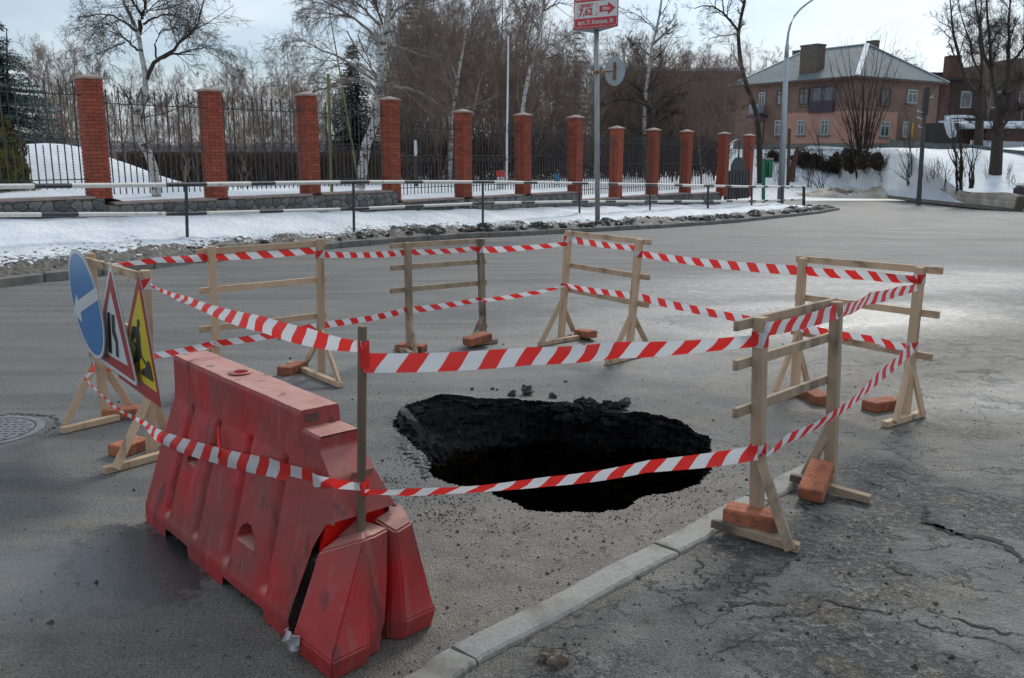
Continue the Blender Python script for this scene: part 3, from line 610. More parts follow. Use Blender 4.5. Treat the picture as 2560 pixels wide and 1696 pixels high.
# far kerb, verge of snow, yard, bank
farpx = [(-260,700),(0,662),(150,645),(300,627),(450,607),(600,592),(750,576),(900,562),(1050,552),(1200,545),(1350,537),(1500,529),(1620,521),(1700,515),(1800,504),(1885,495),(1935,486)]
KF = np.array([G2('D', *p)[:2] for p in farpx])
d0 = KF[0]-KF[1]; KF = np.vstack([KF[0]+d0*2.5, KF])
cs = np.r_[0, np.cumsum(np.linalg.norm(np.diff(KF, axis=0), axis=1))]
def kpt(s): return np.array([np.interp(s, cs, KF[:,0]), np.interp(s, cs, KF[:,1])])
fd = np.array([.0974, .1174]); fd /= np.linalg.norm(fd); fn = np.array([fd[1], -fd[0]])      # fence direction, front normal
D0 = 18.6; uk = [217,491,712,902,1070,1209,1330,1425,1510,1587]
PIL = []
for k in range(10):
    Y = (1+k*.11740)*D0; PIL.append(np.array([(uk[k]*1.0815-CX)/f_*(Y*.979-.06), Y]))
PIL.append(np.array([9.35, 40.4])); PIL.append(np.array([11.1, 42.9]))
PBASE = [.80,.70,.72,.42,.42,.42,.13,.10,.09,.06,-.14,-.3]
PTOP = [3.22,3.12,3.16,3.18,2.95,2.95,2.96,2.66,2.65,2.64,2.60,2.57]
BCAP = [.86,.72,.72,.72,.42,.42,.42,.12,.12,.10,.04]           # bay before pillar k
PILM = PIL[0]-fd*2.86
def wallz(Y): return .41-.0417*(Y-18.6)
nf = 420; nm = 46; ss = np.linspace(0, cs[-1], nf)
WP = []
pf = PIL[0]; 
allw = np.array([PIL[0]-fd*12]+PIL); wc = np.r_[0, np.cumsum(np.linalg.norm(np.diff(allw, axis=0), axis=1))]
def wpt(u): return np.array([np.interp(u, wc, allw[:,0]), np.interp(u, wc, allw[:,1])])+fn*.28
Vv = []; dirt = []
for i, s in enumerate(ss):
    k = kpt(s); dk = kpt(min(s+.5, cs[-1]))-kpt(max(s-.5, 0)); dk /= np.linalg.norm(dk)+1e-9
    # matching wall point: nearest along fence to the point behind the kerb
    u = np.dot(k-allw[0], fd)+1.2; u = min(max(u, 0), wc[-1]+1.5); wv = wpt(u) if u < wc[-1] else allw[-1]+fd*(u-wc[-1])+fn*.2
    for j in range(nm):
        t = j/(nm-1); t2 = t**1.25; p = k+(wv-k)*t2; D = np.linalg.norm(wv-k)*t2
        zk = float(zr(k[1]))+.10; zw = float(wallz(wv[1]))
        ridge = .09*np.exp(-((D-.55)/.45)**2)*(.55+1.2*max(0, .5+fbm(p[0]*1.5, p[1]*1.5, 3)))
        z = zk+(zw-zk)*smooth01((D-.15)/max(1.8, np.linalg.norm(wv-k)-.4))*1.0+ridge*(D > .02)
        lump = fbm(p[0]*2.6, p[1]*2.6, 7, 5)*.13*np.exp(-((D-.6)/.8)**2)+fbm(p[0]*.9, p[1]*.9, 17, 4)*.10+fbm(p[0]*9, p[1]*9, 27, 3)*.09*np.exp(-(D/1.1)**2)
        if D > .02: z += lump*min(1, D/.2)
        Vv.append((p[0], p[1], max(z, float(zr(p[1]))+.01) if D > .02 else zk)); dirt.append(.80*np.exp(-(D/(1.35+.5*(k[1] < 15)))**2)+.25*np.exp(-(D/.5)**2))
me = npmesh('snow_verge', Vv, gridfaces(nf, nm), SNOW); setattr_(me, 'dirt', dirt); tag(link('snow_verge', me), kind='structure')
# dirty ploughed lumps along the kerb
m = MB(); rng = np.random.default_rng(21)
for k_ in range(900):
    s = rng.uniform(3, cs[-1]-.3); k = kpt(s); u = np.array([-fn[0], -fn[1]])*rng.uniform(.12, .55+.5*abs(rng.normal()))
    px = k+u; fa = 1 if k[1] > 15 else .6; v, f = rock(rng, (px[0], px[1], float(zr(k[1]))+.13+rng.uniform(0,.07)), rng.uniform(.04,.15)*(.45+.55*(k[0] > -3.5))*(2.0 if rng.random() < .10 else .9), .62, 2); m.add(v, f)
PLOUGH = mat('ploughed_dirty_snow', (.11,.10,.088), (.05,.045,.04), 9, .9, 1., 22, bdist=.08, coord='Position', c3=(.55,.57,.6), s3=11, lo3=.57, hi3=.64)
tag(m.build('ploughed_snow', PLOUGH), 'lumps of grey dirty snow pushed up along the far kerb', 'dirty snow', kind='stuff')
# far kerb stones
fk = link('far_kerb', None); tag(fk, kind='structure')
KST = mat('dirty_kerb_stone', (.13,.12,.11), (.2,.185,.165), 5, .9, .5, 40)
s = 0.; rng = np.random.default_rng(4)
while s < cs[-1]-.1:
    l = rng.uniform(.95, 1.1) if s < 30 else 1.5; e = min(s+l, cs[-1]); a = kpt(s+.012); b = kpt(e-.012); m = MB(); za = float(zr(a[1])); zb = float(zr(b[1])); jj = rng.uniform(-.012,.012)
    m.beam((a[0]+.05, a[1]-.04, za+.03+jj), (b[0]+.05, b[1]-.04, zb+.03+jj), .15, .20); m.build('kerb_stone', KST, fk, bevel=.015); s = e
# dark wet gutter along the far kerb
gm = mat('wet_gutter', (.03,.03,.03), (.08,.077,.07), 5, .45, .6, 60, coord='Position', rough2=.7)
V_ = []; rgg = np.random.default_rng(19); gs = np.linspace(.2, cs[-1]-.2, 260)
for s in gs:
    a = kpt(s); d_ = kpt(min(s+.3, cs[-1]))-kpt(max(s-.3, 0)); d_ /= np.linalg.norm(d_)+1e-9; n_ = np.array([d_[1], -d_[0]])*(1 if (d_[1]*fn[0]-d_[0]*fn[1]) > 0 else -1); w_ = .16+.12*float(fbm(s*1.1, 0, 3))+.05*rgg.random()
    for o_ in (-.02, w_): p = a+n_*o_; V_.append((p[0], p[1], float(zr(p[1]))+.006))
mm_ = MB(); mm_.add(V_, [(2*i, 2*i+1, 2*i+3, 2*i+2) for i in range(len(gs)-1)]); tag(mm_.build('gutter', gm), kind='structure')
# island tip with kerb, right end
tp = G2('D', 1938, 486)
# yard behind the fence
def mound(x, y): 
    c = np.array([-12.2, 24.0]); dx = x-c[0]; dy = y-c[1]; a = dx*fd[0]+dy*fd[1]; b_ = dx*fn[0]+dy*fn[1]
    h = 1.45*np.exp(-(b_/2.1)**2)*np.where(a < 0, np.exp(-(a/5.)**2), np.exp(-(a/2.9)**2))
    return h
su = np.linspace(0, wc[-1]-1.4, 110); tb = np.r_[np.linspace(0, 8, 26), np.linspace(9, 60, 14)]
capz = np.interp(su, [0, wc[1]+.2, wc[1]+.5, wc[4]-.3, wc[4]+.3, wc[7]-.3, wc[7]+.3, wc[10]], [.84,.84,.68,.68,.38,.38,.07,.02])
Yv = []; 
for i, u in enumerate(su):
    for t in tb:
        p = np.array([np.interp(u, wc, allw[:,0]), np.interp(u, wc, allw[:,1])])-fn*(t+.0); z = capz[i]+(.55-capz[i])*float(smooth01(t/6.))+.06*float(fbm(p[0]*.8, p[1]*.8, 44))*min(1, t)
        z += float(mound(p[0], p[1]))*(t > .2)*min(1, t/1.)
        Yv.append((p[0], p[1], z))
me = npmesh('snow_yard', Yv, gridfaces(len(su), len(tb)), SNOW); setattr_(me, 'dirt', np.zeros(len(Yv))); tag(link('snow_yard', me), kind='structure')
# bank beyond the bend, up to the house
epx = [(1500,455),(1650,456),(1760,457),(1860,459),(1960,460),(2060,461),(2126,463),(2200,470),(2280,476),(2367,482),(2520,498)]
EP = np.array([G2('D', *p)[:2] for p in epx]); EP = EP[np.argsort(EP[:,0])]
EP = np.vstack([EP, [90, EP[-1][1]-6]])
xs = np.linspace(5, 90, 150); Bv = []; bd = []
ts = np.r_[0, .15, .4, .8, 1.3, 2, 3, 4, 5, 6.5, 8, 10, 12, 14, 17, 20, 25, 32, 45, 70, 120, 220]
def bankz(x, y):
    ye = np.interp(x, EP[:,0], EP[:,1]); D = y-ye; z0 = -1.26
    rise = 3.15*smooth01((D-2.5)/15.)+.02*np.maximum(D-20, 0)
    return z0+.16*smooth01(D/.6)+rise+.28*fbm(x*.35, y*.35, 51)*smooth01(D/4)+.10*fbm(x*1.1, y*1.1, 53)*smooth01(D/1.5)
for x in xs:
    ye = np.interp(x, EP[:,0], EP[:,1])
    for t in ts: y = ye+t; Bv.append((x, y, float(bankz(x, y)) if t > 0 else -1.28)); bd.append(1.15*math.exp(-(t/2.2)**2) if t > 0 else 1.3)
me = npmesh('snow_bank', Bv, gridfaces(len(xs), len(ts)), SNOW); setattr_(me, 'dirt', bd); tag(link('snow_bank', me), kind='structure')
# sandy dirty snow heaped along the far roadside
hxs = np.linspace(float(U('F',2060,490,57.)[0]), float(U('F',2640,490,50.)[0]), 160); hv_ = []
for i, x in enumerate(hxs):
    ye = float(np.interp(x, EP[:,0], EP[:,1])); hh_ = .10+.75*max(0, float(fbm(x*.22, 3., 71))+.25)*min(1, i/25.)
    for j in range(16):
        t = j/15.; D = -.5+3.8*t; z = -1.27+hh_*math.sin(PI*t)**.7*(.75+.8*float(fbm(x*1.3, D*1.3, 72)))+.12*float(fbm(x*4, D*4, 73))*math.sin(PI*t)+.12*t
        hv_.append((x, ye+D, max(z, -1.28) if 0 < j < 15 else (-1.3 if j == 0 else float(bankz(x, ye+D))-.1)))
SANDY = mat('sandy_snow', (.40,.34,.26), (.60,.58,.54), 1.1, .9, .8, 9, coord='Position', bdist=.06, c3=(.11,.085,.06), s3=.55, lo3=.55, hi3=.62, detail=8)
tag(link('roadside_snow', npmesh('roadside_snow', hv_, gridfaces(160, 16), SANDY)), kind='structure')
# wide land
m = MB(); XX = np.linspace(-700, 900, 30); YY = np.r_[62, 80, 120, 200, 400, 900, 1500]
Gv = [(x, y, .35 if x < 5 else 1.2+0*x) for x in XX for y in YY]; Gv = [(x, y, -1.3 if y < 63 else .3) for x, y, z in Gv]
me = npmesh('terrain', Gv, gridfaces(len(XX), len(YY)), SNOW); setattr_(me, 'dirt', [.3]*len(Gv)); tag(link('terrain', me), kind='structure')
hx = np.linspace(-900, 900, 140); hv = []
for x in hx:
    hh = 12+9*float(fbm(x*.006, 0, 61))+4*float(fbm(x*.03, 2, 62)); hv += [(x, 820, -5), (x, 850, hh*.7+2), (x, 900, hh+3), (x, 1100, hh)]
tag(link('hills', npmesh('hills', hv, gridfaces(len(hx), 4), HILLM)), kind='structure')
# ================================================================== WOODEN FRAMES, BRICKS
def gp(r, p, z=0.): return Vector(G(r, *p, z))
def frame(label, r, A, At, B, Bt, rails, feet, braces, wmat, rmat, railside=1, w=.05, footz=.022):
    """posts A,B (ground px) with tops At,Bt; rails [(zA, zB, extA, extB)], feet [((x,y),(x,y))], braces"""
    a = gp(r, A); b = gp(r, B); at = Vector(U(r, *At, a.y)); bt = Vector(U(r, *Bt, b.y)); o = (a+b)/2; d = (b-a); d.z = 0; ln = d.length; d.normalize(); nrm = Vector((-d.y, d.x, 0))
    t = thing('wooden_barrier', label, 'barrier', (o.x, o.y, 0), 0, 'wooden trestle barriers around the hole')
    for p, tp in ((a, at), (b, bt)):
        m = MB(); m.beam(p-o, tp-o, w, w*1.05, nrm); m.build('post', wmat, t, bevel=.002)
    for (zA, zB, eA, eB) in rails:
        pa = a.lerp(at, zA/at.z); pb = b.lerp(bt, zB/bt.z); dd = (pb-pa).normalized(); s = nrm*railside*(w/2+.012)
        h_ = .045; _r = random.Random(int(zA*1e4)); zA += _r.uniform(-.006,.006); pa = a.lerp(at, zA/at.z); eA += _r.uniform(-.01,.01)
        m = MB(); m.beam(Vector((0,0,0)), (pb+dd*eB)-(pa-dd*eA), .022, h_, (0,0,1)); m.build('rail', rmat, t, bevel=.002, loc=pa-dd*eA+s-o)
    for (p1, p2) in feet:
        x1 = gp(r, p1, footz if p1[0] > -1 else .02); x2 = gp(r, p2, .022); x1.z = footz; m = MB(); m.beam(Vector((0,0,0)), x2-x1, .045, .038, (0,0,1)); m.build('foot', wmat, t, bevel=.002, loc=x1-o)
    for (p1, post, z) in braces:
        x1 = gp(r, p1, .03); pt = a.lerp(at, z/at.z) if post == 0 else b.lerp(bt, z/bt.z)
        pt = pt+(x1-pt).normalized()*.0+Vector((x1.x-pt.x, x1.y-pt.y, 0)).normalized()*.012+nrm*railside*-.0
        m = MB(); m.beam(x1-o, pt-o, .022, .045, d.cross(Vector((0,0,1)))); m.build('brace', wmat, t, bevel=.002)
    return a, at, b, bt, nrm
fS = frame('pale wooden trestle barrier carrying the three road signs at the far left', 'rs', (338,1130), (240,85), (632,1365), (588,192),
    [(1.045,1.045,.12,.04), (.72,.72,.10,.05), (.43,.43,.08,.05)], [((60,1205),(420,1120)), ((325,1460),(800,1330))],
    [((80,1180),0,.42), ((500,1060),0,.36), ((400,1450),1,.35), ((745,1260),1,.36)], WOOD, WOODR, -1)
fB1 = frame('pale new wooden trestle barrier behind the red plastic block', 'r4', (1500,1300), (1452,318), (2212,1205), (2200,268),
    [(1.015,1.03,.095,.06), (.735,.75,.095,.06), (.455,.468,.095,.06)], [((1990,1125),(2345,1275)), ((1330,1210),(1640,1370))],
    [((2335,1262),1,.36), ((2105,1120),1,.3), ((1340,1215),0,.36)], WOOD, WOODR, 1)
fB2 = frame('grey weathered wooden trestle barrier in the middle of the far side', 'r5', (480,1040), (465,293), (985,960), (965,268),
    [(.925,.915,.155,.085), (.737,.724,.155,.085), (.538,.528,.155,.085)], [((390,1010),(545,1085)), ((880,990),(1080,970))],
    [((520,1060),0,.3), ((905,985),1,.22), ((1000,870),1,.2)], GWOOD, GWOOD, 1)
fB3 = frame('pale wooden trestle barrier with the dark left post at the far corner', 'r5', (1520,965), (1575,212), (1985,1085), (2060,270),
    [(.985,.985,.05,.10), (.70,.695,.05,.12), (.468,.465,.06,.14)], [((1370,992),(1640,945)), ((1835,1118),(2160,1040))],
    [((1385,985),0,.40), ((1605,900),0,.30), ((1860,1112),1,.38), ((2110,985),1,.36)], WOOD, WOODR, 1)
fB4 = frame('pale wooden trestle barrier at the right, furthest from the red block', 'r6', (790,1310), (845,400), (1545,1500), (1655,463),
    [(.958,.978,.075,.125), (.69,.70,.075,.135), (.425,.423,.085,.12)], [((640,1350),(930,1310)), ((1405,1545),(1672,1465))],
    [((650,1325),0,.41), ((880,1270),0,.32), ((1480,1530),1,.40), ((1668,1470),1,.36)], WOOD, WOODR, 1)
fB5 = frame('nearest weathered wooden trestle barrier standing across the kerb at the front right', 'b5', (235,1375), (257,240), (625,1120), (660,158),
    [(.975,.955,.165,.075), (.805,.78,.165,.02), (.585,.56,.165,.05)], [((2,1325),(462,1462)), ((418,1085),(838,1205))],
    [((415,1478),0,.37), ((490,1080),1,.30)], GWOOD, GWOOD, 1, footz=.055)
def brick_on(label, r, p1, p2, z, tiltz=0., rz=0., h_=.067, w_=.12, l_=.25, m_=BRICK):
    """loose brick: long axis from ground px p1 (near end centre) towards p2"""
    a = gp(r, p1, z); b = gp(r, p2, z); d = (b-a).normalized(); pn = Vector((-d.y, d.x, 0)); pn = pn if pn.y > 0 else -pn; c = a+d*l_/2+pn*w_/2+Vector((0,0,abs(math.sin(tiltz))*l_/2))
    mb = MB(); mb.box((0,0,h_/2), (l_, w_, h_)); me = mb.mesh('brick', m_, bevel=.006)
    rr = np.random.default_rng(abs(hash(label)) % 1000 if False else len(label))
    for v in me.vertices: v.co += Vector(rr.normal(0, .0012, 3))
    o = link('brick', me, None, c, (0, -tiltz, math.atan2(d.y, d.x))); tag(o, label, 'brick', 'loose bricks weighing down the barrier feet'); return o
brick_on('orange brick on the left foot of the sign barrier, under the road signs', 'rs', (405,1160), (560,1110), .0, .0).rotation_euler[2] += -.9
brick_on('short orange brick with a sandy top beside the right leg of the sign barrier', 'rs', (445,1385), (600,1330), .0, l_=.2)
brick_on('brown brick against the right foot of the barrier behind the red block', 'r4', (1990,1215), (2200,1140), .0)
brick_on('orange brick behind the left leg of the grey middle barrier', 'r5', (385,1045), (560,1058), .0, h_=.065)
brick_on('brown brick tilted on the right foot of the grey middle barrier', 'r5', (900,1015), (1075,985), .02, .12, h_=.07)
brick_on('orange brick lying on the left foot of the far corner barrier', 'r5', (1690,975), (1560,920), .0, -.1)
brick_on('orange brick poking out behind the left leg of the right-hand far barrier', 'r6', (930,1420), (740,1310), .0)
brick_on('flat orange brick behind the braced right leg of the right-hand far barrier', 'r6', (1340,1470), (1600,1425), .0)
brick_on('pale orange brick on the near foot of the nearest barrier, above the kerb', 'b5', (52,1338), (290,1385), .05, .0, h_=.075)
brick_on('large brown brick lying tilted across the far foot of the nearest barrier', 'b5', (583,1232), (700,1080), .004, .36, h_=.075)

# ================================================================== ROAD SIGNS ON THE SIGN FRAME
Sa, Sat, Sb, Sbt, Sn = fS
Sd = np.array([(Sb-Sa).x, (Sb-Sa).y, 0.]); Sd /= np.linalg.norm(Sd); Sface = np.array([Sd[1], -Sd[0], 0.])
if np.dot(Sface, -np.array(Sa)) < 0: Sface = -Sface
def signplane(off): return np.array(Sa)+Sface*off
def spx(off, x, y):
    return PL(signplane(off), Sd, 'rs', x, y)
def sign_thing(label, off, outline, layers, name='road_sign'):
    """outline etc. are lists of world points on the plane; each layer sits a hair in front"""
    c = np.mean(outline, 0); t = thing(name, label, 'road sign', tuple(c))
    def plate(nm, pts, m_, k, thick=.002):
        n = len(pts); F_ = [np.array(p)-c+Sface*k for p in pts]; B_ = [p-Sface*thick for p in F_]
        mb = MB(); mb.add(F_+B_, [tuple(range(n)), tuple(range(n, 2*n))[::-1]]+[(i, n+i, n+(i+1)%n, (i+1)%n) for i in range(n)]); return mb.build(nm, m_, t)
    plate('back_plate', outline, SIGNG, 0, .004)
    for i, (nm, pts, m_) in enumerate(layers): plate(nm, pts, m_, .002+.0016*i, .0012)
    return t
def lerp(a, b, t): return np.array(a)+(np.array(b)-np.array(a))*t
def roundpoly(pts, r, n=6):
    out = []; k = len(pts)
    for i in range(k):
        p = np.array(pts[i]); a = np.array(pts[i-1]); b = np.array(pts[(i+1) % k]); da = (a-p)/np.linalg.norm(a-p); db = (b-p)/np.linalg.norm(b-p); s = p+da*r; e = p+db*r
        for j in range(n+1):
            t = j/n; out.append((1-t)**2*s+2*t*(1-t)*p+t*t*e)
    return out
def shrink(tri, d):        # inset a triangle by distance d
    c = np.mean(tri, 0); a, b, e = map(np.array, tri); s = (np.linalg.norm(a-b)+np.linalg.norm(b-e)+np.linalg.norm(e-a))/2
    area = np.linalg.norm(np.cross(b-a, e-a))/2; rin = area/s; inc = (a*np.linalg.norm(b-e)+b*np.linalg.norm(a-e)+e*np.linalg.norm(a-b))/(2*s); return [inc+(p-inc)*(1-d/rin) for p in (a, b, e)]
# 1. blue disc with a white arrow
oc = .11
ct, cb, cl, crr = spx(oc,186,85), spx(oc,262,728), spx(oc,103,268), spx(oc,318,545)
cc_ = (ct+cb+cl+crr)/4; ax1 = (ct-cb)/2; ax2 = (crr-cl)/2
def ell(k, n=56): return [cc_+ax1*math.cos(2*PI*i/n)*k+ax2*math.sin(2*PI*i/n)*k for i in range(n)]
arr = [spx(oc,*p) for p in ((158,343),(170,383),(278,303),(290,325),(300,378),(186,458),(196,522),(145,462))]
sign_thing('round blue road sign with a white arrow pointing down left', oc, ell(1), [('white_rim', ell(.985), SIGNW), ('blue_face', ell(.925), SIGNB), ('arrow', arr, SIGNW)])
# 2. lane narrows
o2 = .075; T2 = [spx(o2,368,128), spx(o2,268,742), spx(o2,546,935)]
bars = [[spx(o2,*p) for p in ((356,456),(374,460),(387,720),(368,708))], [spx(o2,*p) for p in ((384,470),(402,476),(405,570),(424,640),(431,745),(414,735),(411,650),(389,590))]]
sign_thing('white triangular road narrows sign with a red border, between the other two signs', o2, roundpoly(T2, .05), [('white_rim', roundpoly(shrink(T2,.003), .05), SIGNW), ('red_border', roundpoly([spx(o2,*p) for p in ((372,190),(280,724),(531,900))], .02), SIGNR), ('white_face', [spx(o2,*p) for p in ((374,322),(312,697),(485,796))], SIGNW), ('left_bar', bars[0], SIGNK), ('right_bar', bars[1], SIGNK)])
# 3. roadworks, yellow
o3 = .04; T3 = [spx(o3,548,200), spx(o3,418,868), spx(o3,696,1068)]
man = [(547,500),(556,506),(561,530),(556,560),(556,575),(563,600),(565,650),(570,700),(575,735),(560,760),(562,830),(553,838),(551,790),(548,765),(535,775),(522,800),(523,760),(530,720),(533,690),(536,650),(532,610),(520,640),(512,638),(505,610),(510,545),(540,548),(545,530),(540,515)]
arm = [(516,550),(536,568),(520,592),(520,625),(535,640),(530,655),(510,640)]
shov = [(528,640),(575,735),(607,790),(603,800),(570,742),(522,650)]
heap = [(612,762),(622,775),(630,800),(648,897),(570,845),(575,818),(600,808)]
sign_thing('yellow triangular roadworks sign with a black digging man, rightmost on the sign barrier', o3, roundpoly(T3, .03), [('red_border', roundpoly(shrink(T3,.002), .03), SIGNR), ('yellow_face', [spx(o3,*p) for p in ((553,312),(449,806),(668,966))], SIGNY)]+[(nm, [spx(o3,*p) for p in pp], SIGNK) for nm, pp in (('digging_man', man), ('spade', shov), ('heap', heap))])
# loose end of frayed tape and string under the top rail
m = MB(); rng = np.random.default_rng(2)
for k_ in range(5):
    p = Vector(spx(.03, 485, 250)); pts = [p]
    for j in range(5): p = p+Vector((rng.uniform(-.02,.02), rng.uniform(-.02,.02), rng.uniform(-.03,.005))); pts.append(p)
    m.tube(pts, .0012, 4)
tag(m.build('string', mat('straw_string', (.5,.45,.3))), 'frayed straw-coloured string hanging under the top rail of the sign barrier', 'string')

# ================================================================== RED PLASTIC BLOCK
bA = G('F',368,1304); bB = G('F',831,1700); bd_ = (bB-bA)/np.linalg.norm(bB-bA); bn_ = np.array([-bd_[1], bd_[0], 0.])      # along, across (away from viewer's left)
if np.dot(bn_, (G('F',1084,1572)-bB)) < 0: bn_ = -bn_
BL = 1.49; BW = .455
red = thing('plastic_barrier', 'big red water-filled plastic block barrier with a cracked near end, caked in dust', 'plastic barrier', tuple(bA), math.atan2(bd_[1], bd_[0]))
# local frame: x along (0 far left end), y across is -bn if right handed
sgn = 1 if np.cross(bd_, bn_)[2] > 0 else -1
rngb = np.random.default_rng(6)
def hw(z): return np.interp(z, [0,.085,.10,.55,.61,.66,.80], [.2275,.2275,.222,.105,.088,.084,.082])
def sidecut(x, z):        # depth the side is set back at (x,z)
    d = 0*x
    for gx in (.265, .575, .885, 1.215):
        xx = x-(gx-.02*np.clip((z-.1)/.5, 0, 1)); zz_ = smooth01((z-.10)/.03)*smooth01((.615-z)/.04)
        g_ = np.where(xx < 0, smooth01((xx+.055)/.045), smooth01((.012-xx)/.012)); d = d+.038*g_*zz_
    return d
def arch(x, z, cx_, zb, r):
    dx = np.abs(x-cx_); return (z > zb) & ((z-zb)**2+dx**2 < r*r)
def footcut(x, z):        # raised notches in the bottom edge
    return ((x > .24) & (x < .50)) | ((x > .86) & (x < 1.22))
xsb = np.arange(0, BL+1e-6, .0075); zsb = np.r_[0, .03, .06, np.arange(.085, .80, .009), .79, .797]
XX, ZZ = np.meshgrid(xsb, zsb, indexing='ij')
xe_ = np.where(ZZ > .47, 1.44+(.735-np.minimum(ZZ, .735))*.62, np.where(ZZ > .36, 1.49+(ZZ-.36)*.6, 1.42+(ZZ-.1)*.27+.4*np.maximum(.1-ZZ, 0)))
endt = .03*smooth01((.12-XX)/.12)+.012*smooth01((XX-BL+.1)/.1)
HW = hw(ZZ)-sidecut(XX, ZZ)-.006*smooth01((ZZ-.785)/.012)
hole = arch(XX, ZZ, .76+.0, .335, .062) | arch(XX, ZZ, .12+.0, .40, .055)
hole2 = arch(XX, ZZ, 1.0, .22, .075) | arch(XX, ZZ, .37, .38, .05)
HWn = HW-np.where(hole2, .075-.25*(np.clip(.34-ZZ, 0, .1)), 0)
wob = .006*fbm(XX*5, ZZ*5, 71, 4)
TOPZ = np.where(xsb > 1.315, .735, .80); tilt = .5
ztop = .80
def zmap(X, Z):
    top = np.where(X > 1.315, .735, .80); zc = np.where(Z > .6, .6+(Z-.6)*(top-.6)/.2, Z)
    return np.where((Z < .02) & footcut(X, Z), .045, np.where((Z < .07) & footcut(X, Z), np.maximum(Z, .05+.2*Z), zc))
ZM = zmap(XX, ZZ)
x_end = .10*np.clip((ZZ-.10)/.5, 0, 1)       # far end leans in
XL = XX+x_end*(1-XX/BL)*1.0; XL = np.where(XX > 1.25, 1.25+(XX-1.25)*(xe_-1.25)/(BL-1.25), XL)
nx, nz = XX.shape
Vl = np.stack([XL, sgn*(-(HWn+wob)+BW/2), ZM], -1).reshape(-1, 3); Vr = np.stack([XL, sgn*((HW+wob)+BW/2), ZM], -1).reshape(-1, 3)
gf = gridfaces(nx, nz)
if sgn > 0: FL, FR_ = gf, gf[:, ::-1]
else: FL, FR_ = gf[:, ::-1], gf
V = np.concatenate([Vl, Vr]); o2_ = len(Vl); F = [tuple(f) for f in FL.tolist()]+[tuple((np.array(f)+o2_).tolist()) for f in FR_]
# top with filler hole, ends
capc = (.63, BW/2)
def tz(i): return i*nz+nz-1
V = list(map(tuple, V))
def addtop():
    ny = 25; base = len(V)
    for i in range(nx):
        yl = V[tz(i)]; yr = V[o2_+tz(i)]
        for j in range(ny):
            t = j/(ny-1); e = .004*(1-min(1, min(t, 1-t)/.05)**2); z = yl[2]+.003-e*.2+.0015*float(fbm(i*.09, j*.2, 81, 3)); V.append((yl[0], yl[1]+(yr[1]-yl[1])*t, z))
    for i in range(nx-1):
        for j in range(ny-1):
            a = base+i*ny+j; xx_ = V[a][0]-capc[0]; yy_ = V[a][1]-sgn*capc[1]
            if math.hypot(xx_, yy_) < .030: continue
            F.append((a, a+ny, a+ny+1, a+1) if sgn > 0 else (a, a+1, a+ny+1, a+ny))
    for i in range(nx-1):
        for (e1, e2) in ((tz(i), base+i*ny), (o2_+tz(i), base+i*ny+ny-1)):
            pass
        F.append((tz(i), tz(i+1), base+(i+1)*ny, base+i*ny)); F.append((o2_+tz(i), base+i*ny+ny-1, base+(i+1)*ny+ny-1, o2_+tz(i+1)))
addtop()
for i0 in (0, nx-1):
    for j in range(nz-1):
        a = i0*nz+j
        if i0 > 0 and zsb[j] < .475: continue
        F.append((a, a+1, o2_+a+1, o2_+a) if i0 == 0 else (a, o2_+a, o2_+a+1, a+1))
mb = MB(); mb.add(V, F); me = mb.mesh('body', RED, smooth=False); me.validate()
import bmesh
bm = bmesh.new(); bm.from_mesh(me); bmesh.ops.remove_doubles(bm, verts=bm.verts, dist=.0008); bmesh.ops.recalc_face_normals(bm, faces=bm.faces); bm.to_mesh(me); bm.free()
me.polygons.foreach_set('use_smooth', [True]*len(me.polygons)); me.set_sharp_from_angle(angle=math.radians(38)); link('body', me, red)
def L3(x, y, z): return Vector((x, sgn*y, z))
# filler hole: rim and cup
m = MB(); n = 28; c0 = L3(capc[0], capc[1], .8035)
ri = [L3(capc[0]+r*math.cos(2*PI*i/n), capc[1]+r*math.sin(2*PI*i/n), z) for r, z in ((.046,.8035),(.044,.809),(.034,.809),(.032,.80),(.031,.74)) for i in range(n)]
m.add(ri[:4*n], [(k*n+i, k*n+(i+1)%n, (k+1)*n+(i+1)%n, (k+1)*n+i) for k in range(3) for i in range(n)]); m.build('filler_rim', RED, red, smooth=True)
m = MB(); m.add(ri[3*n:]+[L3(capc[0], capc[1], .74)], [(i, (i+1)%n, n+(i+1)%n, n+i) for i in range(n)]+[(n+i, n+(i+1)%n, 2*n) for i in range(n)]); m.build('filler_opening', REDIN, red)
# crack across the top at the far end, running down the side
m = MB(); pts = [(.30,.30,.8065),(.285,.25,.8065),(.29,.21,.8065),(.277,.17,.8065),(.283,.150,.8065)]; V_ = []
for i, (x, y, z) in enumerate(pts): V_ += [L3(x-.002-.002*(i%2), y, z), L3(x+.003, y, z)]
m.add(V_, [(2*i, 2*i+1, 2*i+3, 2*i+2) for i in range(len(pts)-1)])
sp = [(.285,.80),(.275,.765),(.292,.73),(.287,.69),(.30,.66)]; V_ = []
for i, (x, z) in enumerate(sp): V_ += [L3(x-.004*(1-i/5), BW/2-hw(z)-.005, z), L3(x+.004*(1-i/5), BW/2-hw(z)-.005, z)]
m.add(V_, [(2*i, 2*i+1, 2*i+3, 2*i+2) for i in range(len(sp)-1)]); m.build('top_crack', mat('deep_red_crack', (.10,.008,.008), None, rough=.9), red)
# raised tear on the side under the tape
m = MB(); tp_ = [L3(.655,BW/2-.118,.60), L3(.66,BW/2-.122,.57), L3(.685,BW/2-.13,.54), L3(.705,BW/2-.138,.515), L3(.70,BW/2-.148,.48)]; m.tube(tp_, [.004,.006,.007,.006,.003], 6); m.build('side_tear', REDIN, red, smooth=True)
# dark rubbed notch at the step of the top
m = MB(); m.box(L3(1.3045, BW/2-.035, .768), (.004,.055,.03)); m.build('step_notch', mat('notch_dark', (.09,.05,.045), (.16,.08,.07), 20, .9), red)
